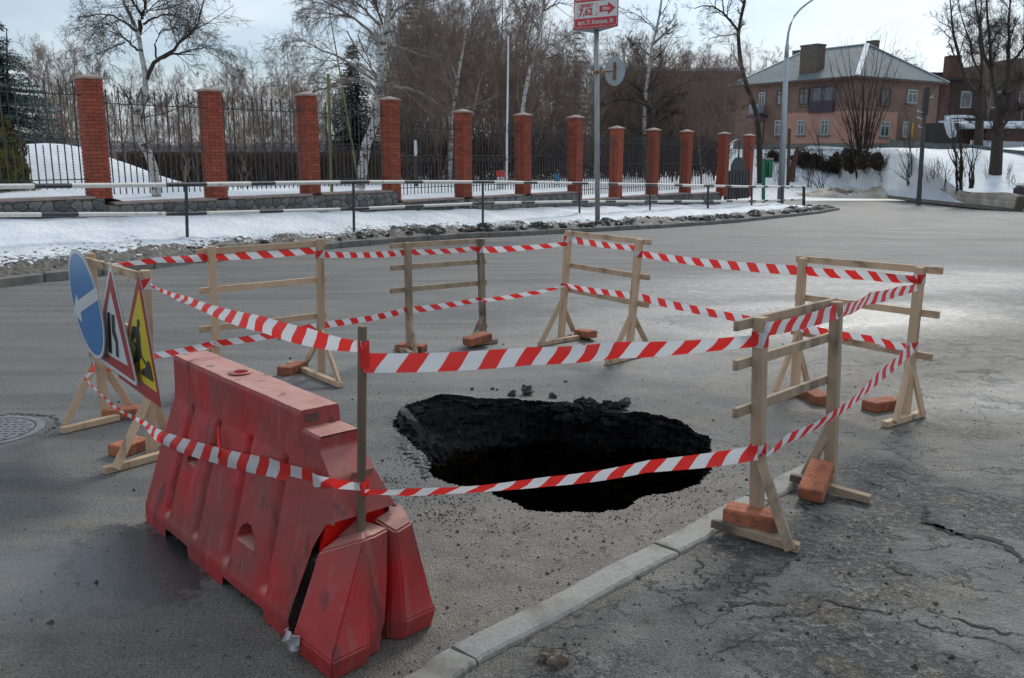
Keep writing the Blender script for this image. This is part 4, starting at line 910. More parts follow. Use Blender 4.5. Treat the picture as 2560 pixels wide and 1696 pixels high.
# slot on the end face
m = MB(); xe = 1.525
m.box(L3(xe, BW/2+.03, .60), (.010,.085,.045), Matrix.Rotation(.55, 3, 'Y')); m.build('end_slot', mat('end_slot_dusty', (.22,.09,.08), (.3,.14,.12), 9, .9), red)
# inner wall, seen bright red through the crack
m = MB(); iw = [(.10,.34),(.115,.44),(.17,.53),(.30,.53),(.375,.47),(.385,.36)]; V_ = [L3(1.555-.06*abs(y-.235)/.13+.01, y, z) for y, z in iw]+[L3(1.545-.06*abs(y-.235)/.13, y, z) for y, z in iw]; m.add(V_, [tuple(range(6)), tuple(range(6,12))[::-1]]+[(i,6+i,6+(i+1)%6,(i+1)%6) for i in range(6)]); o = m.build('inner_wall', REDIN, red)
# broken end pieces: lofted through levels (x0,x1,y0,y1) -> smooth shells with a corner groove
def endpiece(name, levels, topz, mat_=RED, open_=True):
    m = MB(); V_ = []; nn = 0
    for (z, ring) in levels:
        nn = len(ring)
        for (x, y) in ring: V_.append(L3(x, y, z) if not isinstance(z, list) else L3(x, y, 0))
    for li, (z, ring) in enumerate(levels):
        if isinstance(z, list):
            for k, zz_ in enumerate(z): V_[li*nn+k].z = zz_
    F_ = [(l*nn+i, l*nn+(i+1)%nn, (l+1)*nn+(i+1)%nn, (l+1)*nn+i) for l in range(len(levels)-1) for i in range(nn)]+[tuple((len(levels)-1)*nn+i for i in range(nn)), tuple(range(nn))[::-1]]
    m.add(V_, F_); me = m.mesh(name, mat_); bm = bmesh.new(); bm.from_mesh(me); bmesh.ops.recalc_face_normals(bm, faces=bm.faces); bmesh.ops.triangulate(bm, faces=[f for f in bm.faces if len(f.verts) > 4])
    bmesh.ops.bevel(bm, geom=[e for e in bm.edges if e.calc_face_angle(0) > .5], offset=.007, segments=2, affect='EDGES'); bm.to_mesh(me); bm.free()
    me.polygons.foreach_set('use_smooth', [True]*len(me.polygons)); me.set_sharp_from_angle(angle=math.radians(32)); return link(name, me, red)
# piece A (towards the viewer's left), piece B (right)
A_ = [(0,      [(1.50,-.01),(1.735,-.01),(1.72,.13),(1.685,.165),(1.68,.215),(1.53,.215)]),
      (.085,   [(1.505,-.03),(1.76,-.02),(1.745,.13),(1.70,.165),(1.69,.22),(1.53,.22)]),
      (.10,    [(1.508,-.022),(1.75,-.012),(1.735,.135),(1.70,.165),(1.685,.235),(1.53,.235)]),
      (.25,    [(1.515,.035),(1.71,.075),(1.70,.165),(1.68,.19),(1.67,.26),(1.535,.25)]),
      ([.355,.425,.425,.42,.425,.44],[(1.515,.076),(1.665,.175),(1.66,.20),(1.652,.22),(1.64,.29),(1.54,.245)])]
endpiece('broken_end_piece', A_, .43)
m = MB(); fl = [(1.535,.15,.40),(1.53,.24,.44),(1.535,.265,.49),(1.555,.255,.475),(1.60,.20,.43)]; V_ = [L3(*p) for p in fl]+[L3(p[0]-.008,p[1]+.012,p[2]) for p in fl]; n = len(fl)
m.add(V_, [tuple(range(n)), tuple(range(n,2*n))[::-1]]+[(i,n+i,n+(i+1)%n,(i+1)%n) for i in range(n)]); m.build('torn_flap', RED, red)
B_ = [(0,      [(1.56,.275),(1.635,.275),(1.67,.315),(1.66,.45),(1.53,.458)]),
      (.085,   [(1.56,.27),(1.65,.27),(1.695,.31),(1.685,.455),(1.53,.462)]),
      (.10,    [(1.56,.27),(1.65,.272),(1.69,.31),(1.675,.447),(1.53,.452)]),
      (.26,    [(1.56,.275),(1.65,.285),(1.685,.305),(1.67,.41),(1.54,.42)]),
      ([.44,.425,.42,.43,.47],[(1.565,.275),(1.645,.29),(1.672,.297),(1.66,.372),(1.56,.392)])]
endpiece('broken_end_piece', B_, .46)
m = MB(); m.tube([L3(1.62,-.012,.045), L3(1.62,.01,.045)], .013, 12); m.build('drain_plug', mat('plug', (.12,.06,.05), None, rough=.7), red)
red.location.z = 0
# rod stuck in the broken end
pp_ = bA+bd_*1.61+bn_*.222; PY = float(pp_[1]); rb = Vector(U('F',903,1299,PY)); rt = Vector(U('F',906,816,PY)); rb2 = rb+(rb-rt)*.6; 
m = MB(); m.tube([rb2-rb2, rt-rb2], .0155, 12); o = m.build('metal_rod', POLEST, None, smooth=False, loc=rb2); tag(o, 'brown rusty rod stuck upright in the broken end of the red block', 'pole')
# white wrapper
c = Vector(G('r7', 798, 1445, .02)); m = MB(); rng = np.random.default_rng(9); n = 6; V_ = [( (i/5-.5)*.05+rng.normal(0,.003), rng.normal(0,.006)+.0, (j/5-.5)*.13+rng.normal(0,.004)) for i in range(6) for j in range(6)]
V_ = [(a, b_+.012*math.sin(k*1.9), z) for k, (a, b_, z) in enumerate(V_)]; m.add(V_, gridfaces(6,6).tolist()); o = m.build('wrapper', WRAP, None, loc=c+Vector((0,-.02,.045)), rot=(.5,.25,-.3)); tag(o, 'crumpled white wrapper stuck in the crack at the foot of the red block', 'litter')

# ================================================================== BARRIER TAPE
def span(parent, pts, name='tape_span', w_=.074):
    """pts: list of (world point of tape centre, visible fraction 0..1 (twist))"""
    P = []; T = []; S = [0]
    for i in range(len(pts)-1):
        a = np.array(pts[i][0], float); b = np.array(pts[i+1][0], float); n = max(4, int(np.linalg.norm(b-a)/.025))
        for j in range(n+(i == len(pts)-2)): t = j/n; P.append(a+(b-a)*t-np.array([0,0,4*t*(1-t)*.012*np.linalg.norm(b-a)])); T.append(pts[i][1]+(pts[i+1][1]-pts[i][1])*smooth01(t))
    P = np.array(P); s = np.r_[0, np.cumsum(np.linalg.norm(np.diff(P, axis=0), axis=1))]; V_ = []; UV = []
    d = np.gradient(P, axis=0); d /= np.linalg.norm(d, axis=1)[:,None]; sw = (s[-1] % .142)*0
    nrow = 5
    rr = np.random.default_rng(len(P)); ph = rr.uniform(0, 6)
    for i, p in enumerate(P):
        up = np.array([0,0,1.])-d[i]*d[i][2]; up /= np.linalg.norm(up); sd_ = np.cross(d[i], up); ang = .35*math.sin(s[i]*1.1+ph)+(.5 if T[i] < .4 else 0)
        ax = up*math.cos(ang)+sd_*math.sin(ang)
        for k in range(nrow):
            t = k/(nrow-1)-.5; bow = .006*(1-4*t*t)*math.sin(s[i]*2.2+ph)+.003*math.sin(s[i]*9+t*5+ph); V_.append(p+ax*w_*max(.12, T[i])*t+np.cross(d[i], ax)*bow); UV.append((s[i]+TOFF[0], k/(nrow-1)))
    TOFF[0] += s[-1]+.03
    F_ = gridfaces(len(P), nrow); me = bpy.data.meshes.new(name); me.from_pydata([tuple(v) for v in V_], [], [tuple(f) for f in F_.tolist()]); me.materials.append(TAPE); uvl = me.uv_layers.new(name='UVMap')
    li = np.zeros(len(me.loops), np.int32); me.loops.foreach_get('vertex_index', li); uvl.data.foreach_set('uv', np.array(UV, np.float32)[li].ravel()); me.polygons.foreach_set('use_smooth', [True]*len(me.polygons)); return link(name, me, parent)
TOFF = [0.]
def wrap(parent, p, r_, h_, nm='tape_wrap'):
    n = 4; p = np.array(p); V_ = []; UV = []
    dv = Vector((p[0], p[1], 0)).normalized(); a0 = wrap.ang
    for k in range(n+1):
        a = a0+PI/4+k*PI/2
        for z in (-h_/2, h_/2): V_.append((p[0]+r_*math.cos(a), p[1]+r_*math.sin(a), p[2]+z)); UV.append((k*.062+p[0], .0 if z < 0 else 1.))
    me = bpy.data.meshes.new(nm); F_ = [(2*k, 2*k+2, 2*k+3, 2*k+1) for k in range(n)]; me.from_pydata(V_, [], F_); me.materials.append(TAPE); uvl = me.uv_layers.new(name='UVMap')
    for l in me.loops: uvl.data[l.index].uv = UV[l.vertex_index]
    link(nm, me, parent)
up = thing('barrier_tape', 'upper red and white striped tape strung all round the hole', 'tape'); lo = thing('barrier_tape', 'lower red and white striped tape strung all round the hole', 'tape')
def u3(r, x, y, Y, z=None, dy=0.):
    p = np.array(U(r, x, y, Y)); p[1] += dy; return p
e = -.035
S2u = u3('r4',1035,585,4.86); P0 = u3('F',906,868,PY-.02); P1 = u3('F',908,908,PY-.02)
span(up, [(S2u,.15), (u3('r4',1150,640,4.55),.35), (u3('r4',1290,690,4.2),.5), (u3('r4',1800,855,3.45),.88), (u3('r4',2130,945,3.15),.92), (P0,.55)])
B5a = u3('r6',540,968,3.82); span(up, [(P1,.88), (u3('r5',1300,1075,3.27),.93), (u3('r5',1900,1035,3.6),.97), (B5a,.8)])
B5b = u3('r6',575,893,3.81); B5c = u3('r6',1085,768,4.42); span(up, [(B5b,.85), (B5c,1.)])
B4a = u3('r6',1635,600,5.61); span(up, [(B5c+np.array([.02,0,.0]),1.), (u3('r6',1300,680,4.95),1.), (u3('r6',1500,630,5.35),.85), (B4a,.6)])
B4b = u3('r6',1640,550,5.60); B4c = u3('r6',850,487,6.36,dy=0); span(up, [(B4b,.7), (u3('r6',1300,520,6.0),.95), (B4c,.95)])
B3a = u3('r5',2070,372,7.44); span(up, [(B4c,.95), (B3a,.75)])
B3b = u3('r5',2055,335,7.50); B3c = u3('r5',1592,272,8.14); span(up, [(B3b,.6), (B3c,.8)])
B2a = u3('r5',985,345,8.15); span(up, [(u3('r5',1560,302,8.11),.55), (B2a,.8)])
B2b = u3('r5',968,332,8.25); B2c = u3('r5',470,362,7.76); span(up, [(B2b,.6), (B2c,.7)])
B1a = u3('r4',2205,375,6.80); span(up, [(B2c,.7), (B1a,.65)])
B1b = u3('r4',2190,345,6.86); B1c = u3('r4',1455,392,6.44); span(up, [(B1b,.7), (B1c,.75)])
span(up, [(B1c,.75), (u3('r4',1100,412,6.0),.55), (u3('r4',650,457,5.62),.25)])
# lower
S1l = u3('r4',585,1225,5.45); PL0 = u3('r7',1103,692,PY-.02)
span(lo, [(u3('r4',640,1085,5.6),.3), (u3('r4',650,1160,5.55),.3), (S1l,.5)])
def onblock(x_, z_, off=.014): p = bA+bd_*x_+bn_*(BW/2-float(hw(z_))-off); return np.array([p[0], p[1], z_])
span(lo, [(S1l,.4), (u3('r4',760,1400,4.9),.35), (u3('r4',1000,1540,4.3),.4), (onblock(.02,.415),.8), (onblock(.573,.47),.95), (onblock(1.125,.55),1.02), (onblock(1.40,.585),.95), (onblock(1.50,.60,.03),.6), (PL0,.4)])
PLb = u3('r7',1112,714,PY-.025); B5l = u3('r8',440,295,3.80); span(lo, [(PLb,.38), (u3('ho',300,838,3.1),.42), (u3('ho',1100,775,3.36),.62), (u3('ho',1800,668,3.6),.82), (B5l,.95)])
B5m = u3('r8',482,322,3.80); B5f = u3('b5',655,755,4.40); span(lo, [(B5m,.4), (u3('r8',600,220,3.95),.75), (B5f,1.)])
B4d = u3('r6',1605,1015,5.60); span(lo, [(B5f,.8), (u3('r6',1400,1190,5.1),1.), (B4d,.85)])
B4e = u3('r6',1600,1020,5.62); B4f = u3('r6',860,885,6.30); span(lo, [(B4e,.6), (u3('r6',1300,965,5.95),.85), (B4f,.8)])
B3d = u3('r5',2030,662,7.50); span(lo, [(B4f,.8), (B3d,.85)])
B3e = u3('r5',1560,590,8.12); span(lo, [(B3d,.85), (B3e,.6)])
B2d = u3('r5',985,692,8.15); span(lo, [(B3e,.3), (u3('r5',1250,655,8.13),.6), (B2d,.5)])
B2e = u3('r5',455,762,7.68); span(lo, [(u3('r5',965,685,8.17),.6), (B2e,.8)])
B1d = u3('r4',2230,860,6.86); span(lo, [(B2e,.8), (B1d,.75)])
B1e = u3('r4',1480,990,6.35); span(lo, [(B1d,.75), (B1e,.65)]); span(lo, [(B1e,.65), (u3('r4',1060,1072,4.9+.95),.6), (u3('r4',735,1165,5.6),.5)])
for par, (pt, base, tp, nrm, hh) in [(up,(B4b,fB4[2],fB4[3],fB4[4],.06)),(up,(B3a,fB3[2],fB3[3],fB3[4],.05)),(up,(B3c,fB3[0],fB3[1],fB3[4],.06)),(up,(B2a,fB2[2],fB2[3],fB2[4],.055)),(up,(B1a,fB1[2],fB1[3],fB1[4],.06)),(up,(B5a,fB5[0],fB5[1],fB5[4],.07)),(up,(S2u,fS[2],fS[3],fS[4],.06)),
    (lo,(B5l,fB5[0],fB5[1],fB5[4],.05)),(lo,(B2d,fB2[2],fB2[3],fB2[4],.03)),(lo,(B4d,fB4[2],fB4[3],fB4[4],.05)),(lo,(B3e,fB3[0],fB3[1],fB3[4],.03))]:
    z = pt[2]; c = base.lerp(tp, z/tp.z); wrap.ang = math.atan2(nrm.y, nrm.x); wrap(par, (c.x, c.y, z), .0265*math.sqrt(2)+.002, hh)
def ringwrap(par, p, r_, h_):
    m = MB(); n = 14; V_ = [(p[0]+r_*math.cos(2*PI*i/n), p[1]+r_*math.sin(2*PI*i/n), p[2]+z) for z in (-h_/2, h_/2) for i in range(n)]
    m.add(V_, [(i, (i+1)%n, n+(i+1)%n, n+i) for i in range(n)]); me = m.mesh('tape_wrap', [TAPE], True); uvl = me.uv_layers.new(name='UVMap')
    for l in me.loops: uvl.data[l.index].uv = (.02+.04*(l.vertex_index//n), l.vertex_index//n)
    link('tape_wrap', me, par)
ringwrap(up, np.array([P1[0], PY, (P0[2]+P1[2])/2]), .0195, .085); ringwrap(lo, np.array([PLb[0]-.0, PY, (PL0[2]+PLb[2])/2]), .0195, .05)

# ================================================================== MANHOLE
mc = np.array([-3.30, 5.35]); mh = thing('manhole_cover', 'round grey manhole cover sunk in the asphalt at the left edge', 'manhole cover', (mc[0], mc[1], 0))
def annulus(m, r0, r1, z0, z1, n=48): m.add([(r*math.cos(2*PI*i/n), r*math.sin(2*PI*i/n), z) for r, z in ((r0,z0),(r1,z1)) for i in range(n)], [(i, n+i, n+(i+1)%n, (i+1)%n) for i in range(n)])
m = MB(); annulus(m, .295,.30,.0045,.006); annulus(m, .30,.335,.006,.0065); annulus(m,.335,.345,.0065,.003); m.build('rim', LIDM, mh, smooth=True)
m = MB(); n = 48; m.add([(.285*math.cos(2*PI*i/n), .285*math.sin(2*PI*i/n), .005) for i in range(n)], [tuple(range(n))])
for i in range(-5, 6):
    for j in range(-5, 6):
        if math.hypot(i, j)*.05 < .255: m.box((i*.05+(j%2)*.012, j*.05, .0065), (.03,.016,.004))
m.build('lid', LIDM, mh)
V_ = []; F_ = []; rng = np.random.default_rng(77); k = 90
for i in range(k):
    a = -.3+i/k*3.6; wd = .02*rng.uniform(.2, 1.3)*math.sin(PI*i/(k-1))+.002; r0 = .40+.012*rng.normal()+.02*math.sin(a*3); V_ += [(mc[0]+(r0-wd/2)*math.cos(a), mc[1]+(r0-wd/2)*math.sin(a), .0035), (mc[0]+(r0+wd/2)*math.cos(a), mc[1]+(r0+wd/2)*math.sin(a), .0035)]
m = MB(); m.add(V_, [(2*i, 2*i+1, 2*i+3, 2*i+2) for i in range(k-1)]); tag(m.build('asphalt_crack', CRACK), 'ragged dark crack curving round the manhole cover', 'crack', kind='stuff')
# ================================================================== PIPE RAILING
RP = []
for k, (x, yb, yt) in enumerate([(430,545,427),(817,530,421),(1116,507,421),(1340,497,424),(1503,495,427),(1637,492,430),(1738,490,432),(1808,486,432),(1857,484,432)]):
    Y = 17.4+3.88*k; b = np.array(U('D',x,yb,Y)); t_ = np.array(U('D',x,yt,Y)); RP.append((b, t_))
# terrain under the posts may be lower than measured: run posts a little deeper
RP.insert(0, (RP[0][0]*2-RP[1][0]+np.array([0,0,.12]), RP[0][1]*2-RP[1][1]+np.array([0,0,.02])))
LOWF = [.40,.46,.46,.46,.46,.46,.46,.46,.46,.46]
pr = thing('pipe_railing', 'black and white striped pipe railing running along the snowy verge', 'railing', tuple(RP[1][0]))
o0 = RP[1][0]
for i, (b, t_) in enumerate(RP):
    m = MB(); m.tube([b-o0-np.array([0,0,.5]), t_-o0+np.array([0,0,.02])], .032 if i < 6 else .045, 8); m.build('post', RAILB, pr)
def striped(parent, a, b, rad, rng, nm='rail'):
    m = MB(); a = np.array(a); b = np.array(b); n = 24; V_ = []; k = 10; mi_ = []
    off = rng.uniform(-.03, .03)
    segs = [0, .10, .36+off, .50+off, .90, 1.0]; col = [1, 0, 1, 0, 1]
    for s0, s1, c_ in zip(segs[:-1], segs[1:], col): m.tube([a+(b-a)*s0, a+(b-a)*s1], rad, 8, c_, cap=False)
    m.build(nm, [RAILW, RAILB], parent, smooth=True)
rng = np.random.default_rng(1)
for i in range(len(RP)-1):
    (b0, t0), (b1, t1) = RP[i], RP[i+1]; rad = .042 if i < 5 else .05
    if i == 0: l0 = t0-np.array([0,0,.46])
    striped(pr, t0-o0, t1-o0, rad, rng)
    f0 = .40 if i <= 1 else .40; z0 = b0+(t0-b0)*(.43 if i > 0 else .45); z1 = b1+(t1-b1)*.43
    striped(pr, z0-o0, z1-o0, rad*.9, rng)
eb, et = RP[-1]; s2 = np.array([.35,.9,0]); m = MB(); m.tube([eb+s2-o0, et+s2-o0], .045, 8); m.build('post', RAILB, pr)
m = MB(); m.tube([et+s2-o0, et-o0], .05, 8); m.build('rail', RAILW, pr)

# ================================================================== FENCE
fang = math.atan2(fd[1], fd[0])
hb = []
def brickmesh(l, w_, nm='brick'):
    m = MB(); m.box((l/2, 0, 0), (l-.008, w_, .0655)); return m.mesh(nm, PBRICK)
BM = {}
PS = .385
mcore = MB(); 
ORD = ['leftmost and nearest','second','third','fourth','fifth','sixth','seventh','eighth','ninth','tenth','eleventh, at the left of the gate','twelfth, at the right of the gate']
BF, BHf = brickmesh(.255, .03), brickmesh(.128, .03)
capm = {}
for k, (p, zb, zt) in enumerate(zip(PIL, PBASE, PTOP)):
    t = thing('brick_pillar', ('red brick fence pillar, the %s one from the left' % ORD[k]) if k < 10 else 'red brick gate pillar, %s' % ('left of the black gate' if k == 10 else 'right of the black gate'), 'fence pillar', (p[0], p[1], zb), fang, 'red brick fence pillars')
    H = zt-zb-.06; nc = int(round(H/.0745)); ch = H/nc
    m = MB(); m.box((0,0,H/2), (PS-.04, PS-.04, H)); m.build('core', MORTAR, t)
    if k < 7:
        for c in range(nc):
            z = ch*(c+.5); full = c % 2
            for side in range(4):
                if side == 2: continue             # back face is never seen
                a = side*PI/2-PI/2                 # outward normals: front (-y), right, back, left
                nx_, ny_ = math.cos(a), math.sin(a); tx, ty = -ny_, nx_
                segs = [(-.1925, BF), (.0625, BHf)] if full == (side % 2) else [(-.1925, BHf), (-.0645, BF)]
                for s0, me_ in segs:
                    o = link('brick', me_, t, (nx_*(PS/2-.015)+tx*s0, ny_*(PS/2-.015)+ty*s0, z), (0,0,math.atan2(ty, tx)))
    else:
        m = MB()
        for c in range(nc):
            z = ch*(c+.5); segs = [(-.1925,.255),(.0625,.128)] if c % 2 else [(-.1925,.128),(-.0645,.255)]
            for side in range(4):
                a = side*PI/2-PI/2; nx_, ny_ = math.cos(a), math.sin(a); tx, ty = -ny_, nx_
                for s0, l in segs:
                    m.box((nx_*(PS/2-.015)+tx*(s0+l/2), ny_*(PS/2-.015)+ty*(s0+l/2), z), (l-.008,.03,.0655) if side % 2 == 0 else (.03,l-.008,.0655))
        tag(m.build('bricks', PBRICK, t), kind='stuff')
    key = 0
    if key not in capm:
        m = MB(); s = .235; m.box((0,0,.02), (s*2,s*2,.04)); m.add([(-s+.01,-s+.01,.04),(s-.01,-s+.01,.04),(s-.01,s-.01,.04),(-s+.01,s-.01,.04),(0,0,.12)], [(0,1,4),(1,2,4),(2,3,4),(3,0,4)]); capm[key] = m.mesh('cap', CAPST)
    link('cap', capm[key], t, (0,0,H))
# panels
BAYL = 2.845-PS
def picketmeshes():
    zb, zt = .17, 1.99
    m = MB(); m.beam((0,0,.15), (0,0,2.20), .020,.020, (0,1,0)); m.tube([(0,0,2.18),(0,0,2.22),(0,0,2.30)], [.009,.026,.002], 6)
    V1 = m.mesh('picket', IRON)
    m = MB(); m.beam((0,0,.15), (0,0,.32), .016,.016,(0,1,0))
    n = 26
    for i in range(n): m.box((0,0,.34+i*.026), (.022 if i%2 else .012, .022 if i%2 else .012, .026))
    m.beam((0,0,.30), (0,0,1.0), .008,.008,(0,1,0)); m.beam((0,0,1.35),(0,0,2.16),.010,.010,(0,1,0)); m.tube([(0,0,2.14),(0,0,2.17),(0,0,2.23)], [.005,.016,.002], 6)
    V2 = m.mesh('twisted_picket', IRON)
    m = MB()     # scroll pair hanging between two pickets
    for s in (-1, 1):
        pts = [(s*.115*math.sin(min(1,t*1.6)*PI/2) if t < .5 else 0, 0, 0) for t in (0,)]
        pts = []
        for i in range(9): a = PI/2*i/8; pts.append((s*(.012+.10*math.sin(a)), 0, 1.23-.10*(1-math.cos(a))))
        for i in range(1, 15): a = i/14*PI*2.3; r = .052*(1-i/19); pts.append((s*(.06+r*math.cos(a)), 0, 1.11-r*math.sin(a)*1.0))
        m.tube(pts, .008, 4)
    V3 = m.mesh('scroll', IRON)
    m = MB()
    for s in (-1, 1):
        m.tube([(s*.02,0,1.99),(s*.05,0,2.05),(s*.035,0,2.12),(s*.008,0,2.16)], .009, 4)
    V4 = m.mesh('heart_scroll', IRON)
    return V1, V2, V3, V4
PV = picketmeshes()
def panel(label, pa, zb, L_, detail):
    t = thing('iron_fence_panel', label, 'fence panel', (pa[0], pa[1], zb), fang, 'black iron fence panels between the brick pillars')
    for z in (.335, 1.985):
        m = MB(); m.beam((-.06,0,z), (L_+.06,0,z), .03,.02,(0,0,1)); m.build('rail', IRON, t)
    n = 9; st = L_/n
    if detail:
        for i in range(n): link('picket', PV[0], t, (st*(i+.5), 0, 0))
        for i in range(n-1): link('twisted_picket', PV[1], t, (st*(i+1), 0, 0)); link('scroll', PV[2], t, (st*(i+1), 0, 0))
        for i in range(n): link('heart_scroll', PV[3], t, (st*(i+.5), 0, 0))
    else:
        m = MB()
        for i in range(n): m.beam((st*(i+.5),0,.15), (st*(i+.5),0,2.26), .024,.024,(0,1,0))
        for i in range(n-1): m.beam((st*(i+1),0,.15), (st*(i+1),0,2.2), .02,.02,(0,1,0))
        m.beam((0,0,1.22),(L_,0,1.22),.012,.02,(0,0,1))
        tag(m.build('pickets', IRON, t), kind='stuff')
PN = ['left of the first pillar','between the first and second pillars','between the second and third pillars','between the third and fourth pillars','between the fourth and fifth pillars','between the fifth and sixth pillars','between the sixth and seventh pillars','between the seventh and eighth pillars','between the eighth and ninth pillars','between the ninth and tenth pillars','between the tenth pillar and the gate']
allp = [PILM]+PIL
def voro(w_, h_, rng, cw=.24, chh=.19):
    pts = []; nx_ = max(1, int(w_/cw)); nz_ = max(1, round(h_/chh))
    for i in range(-1, nx_+1):
        for j in range(-1, nz_+1): pts.append(((i+.5+rng.uniform(-.38,.38)+.25*(j%2))*w_/nx_, (j+.5+rng.uniform(-.36,.36))*h_/nz_))
    out = []
    for i, p in enumerate(pts):
        poly = [(0,0),(w_,0),(w_,h_),(0,h_)]
        for j, q_ in enumerate(pts):
            if i == j or abs(p[0]-q_[0]) > 3*cw or abs(p[1]-q_[1]) > 3*chh: continue
            mx_, my_ = (p[0]+q_[0])/2, (p[1]+q_[1])/2; nx2, ny2 = q_[0]-p[0], q_[1]-p[1]; new = []
            for a, b in zip(poly, poly[1:]+poly[:1]):
                da = (a[0]-mx_)*nx2+(a[1]-my_)*ny2; db = (b[0]-mx_)*nx2+(b[1]-my_)*ny2
                if da <= 0: new.append(a)
                if (da < 0 < db) or (db < 0 < da): s = da/(da-db); new.append((a[0]+(b[0]-a[0])*s, a[1]+(b[1]-a[1])*s))
            poly = new
            if len(poly) < 3: break
        if len(poly) >= 3:
            ar = abs(sum(a[0]*b[1]-a[1]*b[0] for a, b in zip(poly, poly[1:]+poly[:1])))/2
            if ar > .004: out.append(poly)
    return out
def stonepoly(m, poly, rng, thick=.03):
    c = np.mean(poly, 0); P = []
    for a, b in zip(poly, poly[1:]+poly[:1]):         # cut corners for a rounder stone
        a = np.array(a); b = np.array(b); P += [a+(b-a)*.22, a+(b-a)*.78]
    n = len(P); r0 = [c+(p-c)*.94 for p in P]; r1 = [c+(p-c)*.80 for p in P]; t = thick*rng.uniform(.7,1.3)
    v = [(p[0]-c[0], 0, p[1]-c[1]) for p in r0]+[(p[0]-c[0], -t*.7, p[1]-c[1]) for p in r0]+[(p[0]-c[0], -t, p[1]-c[1]) for p in r1]
    return c, v, [(i, (i+1)%n, n+(i+1)%n, n+i) for i in range(n)]+[(n+i, n+(i+1)%n, 2*n+(i+1)%n, 2*n+i) for i in range(n)]+[tuple(2*n+i for i in range(n))]
ex = [PILM-fd*2.86]+allp
rng = np.random.default_rng(12)
for k in range(11):
    a = allp[k]; b = allp[k+1] if k+1 < len(allp) else None
    L_ = np.linalg.norm(b-a)-PS; pa = a+fd*(PS/2); zb = BCAP[k]
    panel('black wrought iron fence panel %s' % PN[k], pa, zb, L_, k < 6)
    zg = float(wallz((a[1]+b[1])/2))-.75; W_ = np.linalg.norm(b-a); H = zb-zg-.05
    t = thing('stone_wall', 'low fieldstone wall with a pink stone coping under the fence panel %s' % PN[k], 'wall', (*(a-fd*0), zg), fang, 'low stone walls under the fence panels')
    m = MB(); m.box((W_/2,.0,H/2), (W_-.004,.40,H)); m.build('wall_core', SMORT, t)
    polys = voro(W_, H, rng, .24 if k < 5 else .34, .19 if k < 5 else .26)
    if k < 5:
        for poly in polys:
            m = MB(); c, v, f = stonepoly(m, poly, rng); m.add(v, f); m.build('stone', STONE, t, loc=(c[0], -.20, c[1]))
    else:
        m = MB()
        for poly in polys: c, v, f = stonepoly(m, poly, rng); m.add([(x+c[0], y-.20, z+c[1]) for x, y, z in v], f)
        tag(m.build('stones', STONE, t), kind='stuff')
    ns = 4; sl = (L_)/ns
    for i in range(ns):
        m = MB(); m.box((0,0,0), (sl-.006,.50,.05)); m.build('coping_slab', CAPST, t, loc=(PS/2+sl*(i+.5), -.0, H+.027+rng.uniform(-.002,.002)), bevel=.006)
    # pillar footing in stone
# extra bay out to the left
a = allp[0]-fd*2.86
panel('black wrought iron fence panel at the left edge of the photo', a+fd*PS/2, .86, 2.34, True)
# ---- gate
g0, g1 = PIL[10]+fd*PS/2, PIL[11]-fd*PS/2; GW = np.linalg.norm(g1-g0)
gt = thing('iron_gate', 'black iron gate with solid lower boards and an arched top between two brick pillars', 'gate', (g0[0], g0[1], -.45), fang)
gx = lambda f: GW*f
m = MB(); m.beam((GW*.5,0,.05),(GW*.5,0,2.7),.06,.05,(0,1,0)); m.build('centre_post', IRON, gt)
for s, x0, x1, st_ in ((0, .02, .47, 1), (1, .53, .98, 0)):
    m = MB(); hgt = 1.28; m.box((GW*(x0+x1)/2, 0, .12+hgt/2), (GW*(x1-x0), .03, hgt)); [m.box((GW*(x0+.06+.115*k_), -.03, .12+hgt/2), (.10, .02, hgt*.96)) for k_ in range(4)]; m.build('gate_leaf', IRON, gt)
m = MB(); n = 14; pts = []
arch_ = [(GW*.5+GW*.28*math.cos(PI*i/n), 1.40+.62*math.sin(PI*i/n)) for i in range(n+1)]
V_ = [(x, y_, z) for y_ in (-.02,.02) for x, z in arch_]; k = n+1; m.add(V_, [tuple(range(k))[::-1], tuple(range(k,2*k))]+[(i, i+1, k+i+1, k+i) for i in range(n)]); m.build('arched_panel', IRON, gt)
for i in range(7):
    m = MB(); x = GW*(.08+.14*i); m.beam((x,0,1.3),(x,0,2.35+.25*math.sin(PI*i/6)),.016,.016,(0,1,0)); m.build('bar', IRON, gt)
m = MB(); m.tube([(GW*(i/10),0,2.35+.42*math.sin(PI*i/10)) for i in range(11)], .03, 5); m.build('top_arch', IRON, gt)
m = MB()
for i in range(11): m.tube([(GW*(i/10),0,2.35+.42*math.sin(PI*i/10)),(GW*(i/10)+.02,0,2.55+.42*math.sin(PI*i/10))], [.012,.003], 4)
m.build('top_spikes', IRON, gt)
m = MB(); m.tube([(GW*(i/20),-.005,2.385+.42*math.sin(PI*i/10*.5)) for i in range(1, 9)], .022, 5); tag(m.build('snow_line', SNOW, gt))

